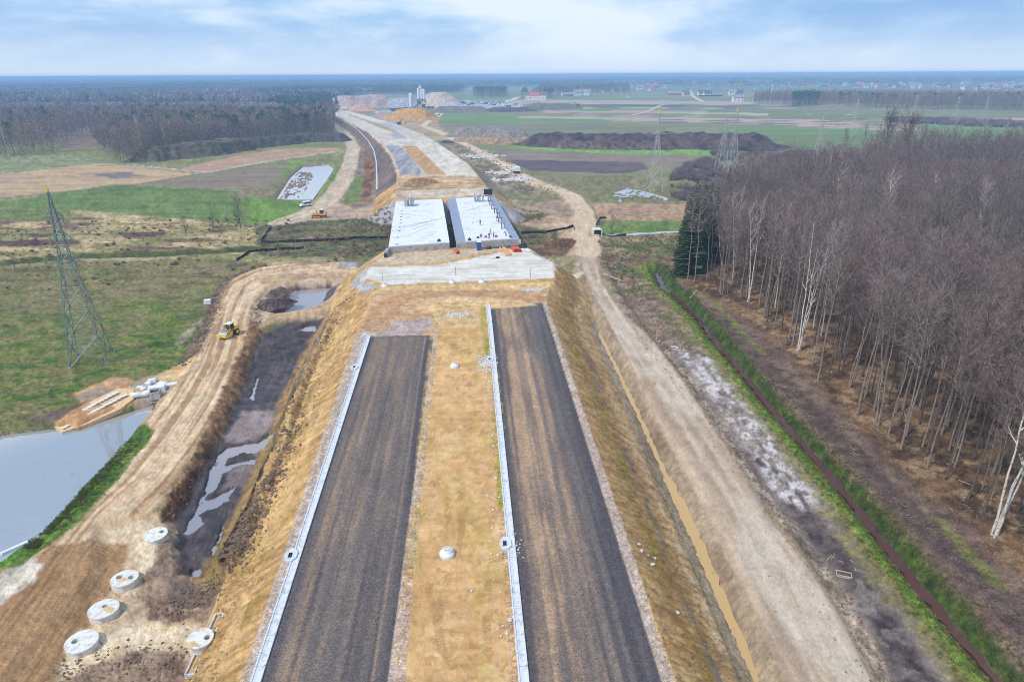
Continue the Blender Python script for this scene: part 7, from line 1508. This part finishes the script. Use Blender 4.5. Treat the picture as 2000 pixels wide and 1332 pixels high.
dump_truck(855, 226, rz_t+.3, 'small white lorry where the service road reaches the far yard')
def excavator(px, py, rz, label, mat='rust_red', s=1):
    x, y, z = Pg(px, py); root = empty('excavator', (x, y, z), rz, label=label, cat='excavator'); root.scale = (s, s, s)
    for sd in (-1, 1): b = MB(); b.box(sd*1.1-.3, sd*1.1+.3, -2, 2, 0, .9, bev=.15); b.obj('track', 'black_steel', root)
    b = MB(); b.box(-1.3, 1.3, -2.2, 1.2, 1.0, 2.0, bev=.1); b.box(-1.3, 1.3, -2.4, -1.2, 2.0, 2.4, bev=.15); b.obj('upper_body', mat, root); b = MB(); b.box(-1.25, -.3, .1, 1.5, 2.0, 3.1, bev=.08); b.obj('cab', 'glass_dark', root)
    b = MB(); b.tube([(.2, 1.0, 1.8), (.2, 3.0, 4.6), (.2, 5.4, 3.9)], [.35, .3, .22], 4, 0, True); b.obj('boom', mat, root); b = MB(); b.tube([(.2, 5.3, 4.3), (.2, 6.2, 1.6)], [.22, .15], 4, 0, True); b.obj('arm', mat, root); b = MB(); b.box(-.4, .8, 5.7, 6.6, .7, 1.6, bev=.25); b.obj('bucket', 'black_steel', root)
excavator(780, 244, -1.2, 'small dark red excavator at the foot of the ochre sand heap', s=1.1)
excavator(795, 217, .6, 'orange excavator working on top side of the ochre sand heap', 'pipe_orange', 1.6)
excavator(840, 208, 1.9, 'black excavator right of the concrete plant tower', 'fabric_black', 1.7)
excavator(1128, 208, 1.4, 'dark machine on the dirt at the right end of the storage yard', 'black_steel', 1.3)
excavator(1054, 207, 1.6, 'orange excavator on the grey-green earth heap of the storage yard', 'orange_paint', 1.8)
# ------------------------------------------------------------------ people on the deck
def person(px, py, label, top='vest_yellow', legs='cloth_dark', z=DZ, rz=0, pose='stand', helmet='white_paint', ground=False):
    if ground: x, y, z = Pg(px, py)
    else: x, y = P(px, py, z)
    root = empty('person', (x, y, z), rz, label=label, cat='person')
    bend = {'stand': 0, 'work': .55, 'crouch': .35}[pose]; cr_ = pose == 'crouch'
    hip = Vector((0, -.12 if cr_ else 0, .45 if cr_ else .92)); ch = hip+Vector((0, math.sin(bend)*.45, math.cos(bend)*.45)); nk = hip+Vector((0, math.sin(bend)*.6, math.cos(bend)*.6)); hd = nk+Vector((0, .06, .16))
    V = [hip, hip+(ch-hip)*.5, ch, nk, nk+Vector((0, .02, .07)), hd]; E = [(0, 1), (1, 2), (2, 3), (3, 4), (4, 5)]; R_ = [(.15, .12), (.15, .11), (.19, .13), (.08, .07), (.055, .055), (.10, .12)]
    for s in (-1, 1):
        k = len(V); kn = Vector((s*.13, .3 if cr_ else .05*s, .42 if cr_ else .5)); an = Vector((s*.14, .05 if cr_ else -.02*s, .09)); V += [hip+Vector((s*.1, 0, -.04)), kn, an, an+Vector((0, .17, -.04))]; E += [(0, k), (k, k+1), (k+1, k+2), (k+2, k+3)]; R_ += [(.1, .1), (.075, .075), (.05, .05), (.045, .04)]
        k = len(V); el = ch+Vector((s*.28, .1+bend*.3, -.22)); ha = el+Vector((-s*.05, .2, -.12 if not bend else -.25)); V += [ch+Vector((s*.19, 0, .06)), el, ha, ha+Vector((0, .08, -.02))]; E += [(2, k), (k, k+1), (k+1, k+2), (k+2, k+3)]; R_ += [(.07, .07), (.05, .05), (.038, .038), (.035, .03)]
    me = bpy.data.meshes.new('body'); me.from_pydata([tuple(v) for v in V], E, []); me.materials.append(MATS[top]); me.materials.append(MATS[legs]); me.materials.append(MATS['skin'])
    o = link('body', me, root); sk = o.modifiers.new('skin', 'SKIN'); me.skin_vertices.new() if hasattr(me.skin_vertices, 'new') and not me.skin_vertices else None
    lay = me.skin_vertices[0].data if me.skin_vertices else None
    if lay:
        for i, q in enumerate(R_): lay[i].radius = q
        lay[0].use_root = True
    sb = o.modifiers.new('sub', 'SUBSURF'); sb.levels = 1; sb.render_levels = 1
    # bake so that materials can follow the clothes
    dg = bpy.context.evaluated_depsgraph_get(); em = bpy.data.meshes.new_from_object(o.evaluated_get(dg)); o.modifiers.clear(); o.data = em; em.name = 'body'
    em.materials.clear(); [em.materials.append(MATS[q]) for q in (top, legs, 'skin')]
    for p in em.polygons:
        cz = p.center; p.material_index = 2 if (cz.z > nk.z+.03) or (abs(cz.x) > .2 and (cz-ch).length > .42 and cz.z > .3 and abs(cz.x) > .16) else (1 if (cz.z < hip.z+.03 and cz.y < .5) else 0); p.use_smooth = True
    hm = MB(); hm.tube([hd+Vector((0, 0, .02)), hd+Vector((0, 0, .09)), hd+Vector((0, 0, .14)), hd+Vector((0, 0, .155))], [.135, .125, .07, .01], 12); hm.tube([hd+Vector((0, .02, .015)), hd+Vector((0, .02, .03))], [.16, .16], 12, 0, True); hm.obj('helmet', helmet, root)
    f = MB(); f.box(-.018, .018, .0, .03, -.03, .02); q = f.obj('nose', 'skin', root); q.location = hd+Vector((0, .11, 0))
    return root
if True:
    bpy.context.view_layer.update()
    person(740+1238/6.25, 360+500/6.25, 'worker in dark clothes standing in the middle of the right deck', 'cloth_dark', rz=2.5)
    person(740+1362/6.25, 360+608/6.25, 'worker in a yellow vest standing with legs apart near the deck end', 'vest_yellow', rz=3.0)
    person(740+1400/6.25, 360+650/6.25, 'worker in a yellow vest and dark trousers, closest right of the other yellow vest', 'vest_yellow', rz=1.0)
    person(740+1346/6.25, 360+668/6.25, 'worker in blue overalls standing at the near end of the right deck', 'cloth_blue', 'cloth_blue', rz=.5)
    person(740+1552/6.25, 360+640/6.25, 'worker in blue at the right kerb of the deck, bending forward', 'cloth_blue', 'cloth_blue', rz=2.0, pose='work')
    person(740+1250/6.25, 360+650/6.25, 'worker crouching in a red top beside small tools', 'cloth_red', rz=1.2, pose='crouch')
    person(740+1440/6.25, 360+450/6.25, 'worker in blue beside the steel cages of the right deck', 'cloth_blue', 'cloth_blue', rz=1.4)
    person(582, 404, 'worker in a yellow vest standing at the field edge left of the van', 'vest_yellow', rz=2.0, ground=True)
for a, b_, lb, mt in [(1210, 658, 'small black tool case left of the crouching worker', 'black_steel'), (1305, 650, 'small red canister between the workers', 'red_paint'), (1432, 645, 'small red box right of the workers', 'red_paint'), (1605, 650, 'dark tool chest at the near right deck corner', 'black_steel')]:
    x, y = dk(740+a/6.25, 360+b_/6.25); m_ = MB(); m_.box(-.35, .35, -.22, .22, 0, .4, bev=.05); m_.tube([(-.2, 0, .4), (-.1, 0, .52), (.1, 0, .52), (.2, 0, .4)], [.025]*4, 4); o = m_.obj('tool_case', mt); o.location = (x, y, DZ+.012); tag(o, lb, 'tool case')
# ------------------------------------------------------------------ concrete plant
px0, py0 = 800, 217
x, y, z = Pg(803.5, 217); root = empty('cement_silo', (x, y, z), 0, label='slim white cement silo standing left of the plant tower', cat='silo')
b = MB(); b.tube([(0, 0, 3), (0, 0, 5), (0, 0, 23), (0, 0, 24)], [.6, 2.4, 2.4, 1.2], 16, 0, True); b.obj('silo_body', 'white_paint', root)
for s in ((-1, -1), (1, -1), (1, 1), (-1, 1)): b = MB(); b.tube([(s[0]*1.8, s[1]*1.8, -.2), (s[0]*1.8, s[1]*1.8, 6)], [.18]*2, 5); b.obj('leg', 'steel_grey', root)
b = MB(); b.tube([(2.5, 0, 0), (2.5, 0, 24)], [.12]*2, 4); [b.box(2.3, 2.7, -.3, .3, k, k+.08) for k in range(1, 24, 2)]; b.obj('ladder', 'steel_grey', root)
x, y, z = Pg(824, 217); root = empty('concrete_plant', (x, y, z), 0, label='tall concrete mixing tower with white silos over a blue-grey steel frame', cat='concrete plant')
smat('plant_blue', tuple(c(84, 104, 134)), .6); 
for k, (sx_, sy_, hh) in enumerate([(-3.6, 0, 31), (0.2, 1, 31), (4.0, 0, 29.5)]): b = MB(); b.tube([(sx_, sy_, 13), (sx_, sy_, 16.5), (sx_, sy_, hh-1), (sx_, sy_, hh)], [.5, 1.9, 1.9, .9], 14, 0, True); b.obj('silo', 'white_paint', root)
b = MB(); b.box(-2.6, 1.0, -1.5, 1.5, 31, 33.5); b.box(-1.5, -.9, -.3, .3, 33.5, 36); b.obj('filter_house', 'white_paint', root)
b = MB()
for sx_ in (-5.6, -1.9, 1.9, 5.6):
    for sy_ in (-3, 3): b.box(sx_-.2, sx_+.2, sy_-.2, sy_+.2, -.3, 15.5)
for zz in (4, 8.5, 13, 15.5): b.box(-5.8, 5.8, -3.2, 3.2, zz, zz+.3)
for zz in (0, 4.3, 8.8):
    for sx_ in (-5.6, -1.9, 1.9): b.tube([(sx_, -3, zz), (sx_+3.7, -3, zz+4)], [.14]*2, 4)
b.obj('steel_frame', 'plant_blue', root); b = MB(); b.box(-5.2, -.5, -2.6, 2.6, 8.8, 13); b.box(.3, 5.2, -2.6, 2.6, 4.4, 8.4); b.obj('mixer_housing', 'plant_blue', root)
b = MB(); b.tube([(-2, -2, 12), (-14, -6, 1)], [.9, .9], 4, 0, True); [b.tube([(-2-12*t, -2-4*t, 12-11*t), (-2-12*t, -2-4*t, 0)], [.12]*2, 4) for t in (.3, .6)]; b.obj('conveyor', 'plant_blue', root)
b = MB(); [b.box(-6.3, 6.3, -3.5, -3.4, zz, zz+.08) for zz in (16.6, 9.6)]; b.obj('railing', 'white_paint', root)
def container(px, py, rz, mat, label, L_=6, grp=None, name='site_container', s=1):
    x, y, z = Pg(px, py); root = empty(name, (x, y, z), rz, label=label, cat='container', group=grp); root.scale = (s, s, s)
    b = MB(); b.box(-L_/2, L_/2, -1.2, 1.2, .15, 2.6); [b.box(-L_/2+k*.5+.1, -L_/2+k*.5+.3, -1.26, 1.26, .3, 2.45) for k in range(int(L_/.5))]; b.obj('container_wall', mat, root); b = MB(); b.box(-L_/2-.08, L_/2+.08, -1.3, 1.3, 2.6, 2.75); b.obj('roof', 'white_paint', root); b = MB(); b.box(-.5, .5, -1.3, -1.22, .2, 2.2); b.obj('door', 'steel_grey', root)
container(775, 217, 0, 'plant_blue', 'large dark blue plant container left of the slim silo', 12, s=1.6); container(789, 217, .1, 'plant_blue', 'dark blue plant unit directly left of the slim silo', 6, s=1.9)
container(742, 222, 0, 'white_paint', 'white site container in the row below the left heaps, left one', 12, s=1.1); container(755, 221, 0, 'white_paint', 'white site container in the row below the left heaps, right one', 12, s=1.1)
container(841, 213, 0, 'plant_blue', 'blue container at the right foot of the plant tower', 8, s=1.4)
x, y, z = Pg(748.5, 223); b = MB(); b.box(-9, 9, -.1, .1, .8, 3.0); [b.box(s-.1, s+.1, -.1, .1, 0, .8) for s in (-8, 0, 8)]; rt = empty('site_banner', (x, y, z), 0, label='white banner with blue lettering on the containers below the left heaps', cat='banner'); b.obj('panel', 'white_paint', rt)
b = MB(); rd = random.Random(2)
for k in range(9): xx = -6.5+k*1.35; b.box(xx, xx+.35, -.16, -.11, 1.2, 2.6); b.box(xx+.35, xx+.95, -.16, -.11, *(rd.choice([(1.2, 1.55), (1.75, 2.05), (2.25, 2.6)])));  b.box(xx+.7, xx+.95, -.165, -.115, 1.2+.4*(k % 2), 2.6-.5*(k % 3 == 0))
b.obj('lettering', 'blue_paint', rt)
container(1225, 191, 0, 'white_paint', 'tiny white trailer standing alone in the far fields', 5, s=1.2)
# storage yard: containers and cars
MT = ['blue_paint', 'white_paint', 'red_paint', 'orange_paint', 'white_paint', 'plant_blue', 'white_paint', 'steel_grey']; CN = {'blue_paint': 'blue', 'white_paint': 'white', 'red_paint': 'red', 'orange_paint': 'orange', 'plant_blue': 'grey-blue', 'steel_grey': 'grey'}
rd = random.Random(11)
proto = {}
def copy_tree(o, parent=None):
    c_ = o.copy(); COL.objects.link(c_); c_.parent = parent
    for ch in list(o.children): copy_tree(ch, c_)
    return c_
for k in range(46):
    px = rd.uniform(904, 1030); py = rd.uniform(201, 209) if px < 985 else rd.uniform(205, 211); mt = rd.choice(MT); x, y, z = Pg(px, py); rz = rd.uniform(-.3, .3)
    lb = '%s container in the crowded far storage yard' % CN[mt]; g = '%s containers in the storage yard' % CN[mt]
    if mt not in proto: container(px, py, rz, mt, lb, 6, g, 'storage_container', 1.3); proto[mt] = [o for o in COL.objects if o.name.startswith('storage_container')][-1]; continue
    o = copy_tree(proto[mt]); o.location = (x, y, z); o.rotation_euler = (0, 0, rz); s = rd.uniform(.9, 1.5); o.scale = (s, s, s)
cp = None
for k in range(16):
    px = rd.uniform(890, 1000); py = rd.uniform(206, 211); x, y, z = Pg(px, py)
    if cp is None: cp = car(px, py, 1.6, 'white car parked in the far storage yard', name='parked_car', cat='car', group='cars in the storage yard'); continue
    o = copy_tree(cp); o.location = (x, y, z); o.rotation_euler = (0, 0, rd.uniform(0, 3))
# ------------------------------------------------------------------ houses
smat('wall_white', tuple(c(236, 234, 228)), .85); smat('wall_cream', tuple(c(232, 218, 190)), .85); smat('wall_brick', tuple(c(196, 140, 120)), .85)
smat('roof_red', tuple(c(196, 112, 98)), .8); smat('roof_brown', tuple(c(134, 98, 90)), .8); smat('roof_grey', tuple(c(150, 150, 158)), .8); smat('roof_dark', tuple(c(84, 86, 98)), .8)
def house_mesh(L_, W_, e_, rh):
    w_ = MB(); w_.v = [(-L_/2, -W_/2, 0), (L_/2, -W_/2, 0), (L_/2, W_/2, 0), (-L_/2, W_/2, 0), (-L_/2, -W_/2, e_), (L_/2, -W_/2, e_), (L_/2, W_/2, e_), (-L_/2, W_/2, e_), (-L_/2, 0, e_+rh), (L_/2, 0, e_+rh)]
    w_.f = [(0, 1, 5, 4), (2, 3, 7, 6), (1, 2, 6, 9, 5), (3, 0, 4, 8, 7)]; w_.m = [0]*4
    r = MB(); o_ = .5; k = rh/(W_/2)
    for s in (-1, 1):
        a = [(-L_/2-o_, s*(W_/2+o_), e_-o_*k), (L_/2+o_, s*(W_/2+o_), e_-o_*k), (L_/2+o_, 0, e_+rh), (-L_/2-o_, 0, e_+rh)]; b = len(r.v); r.v += [(x, y, z+.05) for x, y, z in a]+[(x, y, z+.3) for x, y, z in a]
        for f in ((0, 3, 2, 1), (4, 5, 6, 7), (0, 1, 5, 4), (1, 2, 6, 5), (3, 0, 4, 7), (2, 3, 7, 6)): r.f.append(tuple(b+i for i in f)); r.m.append(0)
    c_ = MB(); c_.box(L_*.2-.35, L_*.2+.35, .6, 1.3, e_+rh*.4, e_+rh+1.1)
    n = MB()
    for s in (-1, 1):
        for k2 in range(max(2, int(L_/3.2))):
            xx = -L_/2+1.4+k2*(L_-2.8)/max(1, int(L_/3.2)-1)
            for zz in ([1.1] if e_ < 4 else [1.1, 4.0]): n.box(xx-.55, xx+.55, s*W_/2-.04, s*W_/2+.04, zz, zz+1.4)
    for s in (-1, 1): n.box(s*L_/2-.04, s*L_/2+.04, -.6, .6, e_+.2, e_+1.4)
    return w_, r, c_, n
HV = {}
def house(px, py, rz, var, label, group=None, cat='house', name='village_house'):
    L_, W_, e_, rh, wm, rm_ = var; key = var
    if key not in HV: w_, r, c_, n = house_mesh(L_, W_, e_, rh); HV[key] = (w_.mesh('wall', wm), r.mesh('roof', rm_), c_.mesh('chimney', 'wall_brick'), n.mesh('window', 'glass_dark'))
    x, y, z = Pg(px, py); root = empty(name, (x, y, z-.1), rz, label=label, cat=cat, group=group); a, b_, c_, d = HV[key]
    if name == 'village_house': root.scale = (1.45,)*3
    link('wall', a, root); ro = link('roof', b_, root); link('chimney', c_, ro); link('windows', d, root); return root
V_ = [(11, 9, 3.2, 4.5, 'wall_white', 'roof_red'), (12, 9, 5.6, 3.6, 'wall_white', 'roof_grey'), (10, 9, 3.2, 4.8, 'wall_cream', 'roof_brown'), (13, 10, 5.8, 3, 'wall_cream', 'roof_red'), (12, 10, 3.2, 4.6, 'wall_white', 'roof_dark'), (16, 8, 3.4, 2.6, 'wall_brick', 'roof_grey')]
NM = ['white bungalow with red roof', 'white two-storey house with grey roof', 'cream bungalow with brown roof', 'cream two-storey house with red roof', 'white bungalow with dark roof', 'long low brick barn with grey roof']
ha = house(1034, 195.5, .0, (16, 14, 9, 6, 'wall_white', 'roof_brown'), 'left end block of the large white farmhouse in the fields', name='farmhouse')
house(1046, 195.5, .0, (24, 12, 8, 6, 'wall_white', 'roof_red'), 'long middle wing of the large white farmhouse', name='farmhouse'); house(1059, 195.5, .0, (14, 14, 9, 6, 'wall_white', 'roof_brown'), 'right end block of the large white farmhouse in the fields', name='farmhouse')
for px, py, rz, v, lb in [(1312, 187, 0, 5, 'left brick row building before the village'), (1325, 187, 0, 5, 'middle brick row building before the village'), (1339, 187.5, .2, 2, 'brown-roofed house at the right end of the brick row'), (1370, 186, .1, 4, 'dark-roofed house behind the dark hedge, left one'), (1381, 187, .1, 4, 'dark-roofed house behind the dark hedge, right one'),
                          (1430, 187, 0, 1, 'white house with grey roof left of the substation masts, left one'), (1441, 187, 0, 4, 'white house with dark roof left of the substation masts, right one'), (1440, 200, 0, 1, 'white low substation building in front of the masts'), (1979, 192, .4, 0, 'red-roofed house at the right end of the tree belt'), (1962, 188, 1.2, 3, 'cream house just left of the red-roofed house at the photo edge'),
                          (1272, 178, .5, 0, 'red-roofed bungalow alone at the right end of the first village group'), (1110, 189, .2, 5, 'brick barn at the near edge of the village right of the farmhouse'), (1128, 187.5, .2, 1, 'grey-roofed house at the near edge of the village right of the farmhouse'), (1146, 187, -.3, 1, 'third building from the farmhouse, pale with grey roof'), (1164, 165.5, .1, 1, 'white house high in the first village group')]:
    house(px, py, rz, V_[v], lb)
rd = random.Random(21); nh = 0
for (xa, xb, ya, yb, n) in [(1090, 1215, 173, 183, 26), (1215, 1300, 168, 177, 26), (1300, 1470, 163.5, 168, 22), (1390, 1560, 164, 172, 14), (1560, 1800, 165, 174, 42), (1780, 2010, 164, 173, 30), (1880, 2010, 173, 178, 8), (1070, 1120, 181, 187, 6)]:
    for k in range(n):
        v = rd.choice([0, 1, 1, 2, 3, 4, 4]); px = rd.uniform(xa, xb); py = rd.uniform(ya, yb); part_ = 'left part of the village' if px < 1300 else 'middle of the village' if px < 1560 else 'right part of the village'
        house(px, py, rd.uniform(-.8, .8), V_[v], '%s in the %s, under the horizon' % (NM[v], part_), 'village houses')
x, y, z = Pg(1388, 189); m_ = bush(5, 3.2, 2.5, 200, .5).mesh('hedge_bush', 'needle_spruce'); hx = np.arange(-26, 26, 2.2); scatter('garden_hedge', np.c_[x+hx, np.full(len(hx), y), np.zeros(len(hx)), rng.uniform(0, 6, len(hx)), rng.uniform(.9, 1.2, len(hx)), np.zeros(len(hx))], [m_], 'dark clipped hedge before the dark-roofed houses', 'hedge')
# pale far fields and sheets
def farstrip(name, pts, ca, z=.25, mat='field'):
    V = [(a, b_, z) for a, b_ in PL(*pts)]; me = fastmesh(name, np.array(V), np.array([list(range(len(V)))]), np.tile(ca, (len(V), 1)), mat, False)
    if me.polygons[0].normal.z < 0: me.flip_normals()
    tag(link(name, me), kind='structure')
farstrip('sand_flat', ((400, 194), (440, 191.5), (545, 195), (550, 199), (470, 198), (405, 198)), c(240, 226, 210))
farstrip('gravel_yard', ((860, 213), (900, 204), (1010, 204), (1060, 209), (1040, 215), (930, 217)), c(176, 170, 172), .3)
def farline(name, pts, w_, col, z=.35, ground=False):
    W = [Pg(*p) if ground else P(*p) for p in pts]; W3 = [(w[2]+.3) if ground else z for w in W]; V = []; Fq = []
    for k, (x0, y0) in enumerate([w[:2] for w in W]):
        a = W[max(0, k-1)]; b_ = W[min(len(W)-1, k+1)]; l = math.hypot(b_[0]-a[0], b_[1]-a[1]); nx, ny = (b_[1]-a[1])/l*w_/2, -(b_[0]-a[0])/l*w_/2; z_ = W3[k]; V += [(x0-nx, y0-ny, z_), (x0+nx, y0+ny, z_)]
        if k: Fq.append([2*k-2, 2*k-1, 2*k+1, 2*k])
    me = fastmesh(name, np.array(V), np.array(Fq), np.tile(col, (len(V), 1)), 'track_sand', False); tag(link(name, me), kind='structure')
farline('farm_track', [(1235, 226), (1262, 220), (1275, 214), (1292, 206), (1330, 203), (1400, 202)], 7, c(196, 180, 156)); farline('farm_track', [(1374, 200), (1362, 194), (1352, 188), (1350, 181), (1347, 177)], 9, c(210, 196, 176))
farline('farm_track', [(975, 204), (985, 200), (1000, 196), (1014, 190)], 12, c(214, 200, 182)); farline('farm_track', [(862, 221), (850, 217), (846, 212), (862, 209)], 9, c(206, 190, 164))
farline('toe_gutter', [(736, 372), (736, 345), (735, 318), (730, 295), (719, 276), (700, 256), (684, 244), (668, 235)], .7, c(206, 210, 204), .75, True)
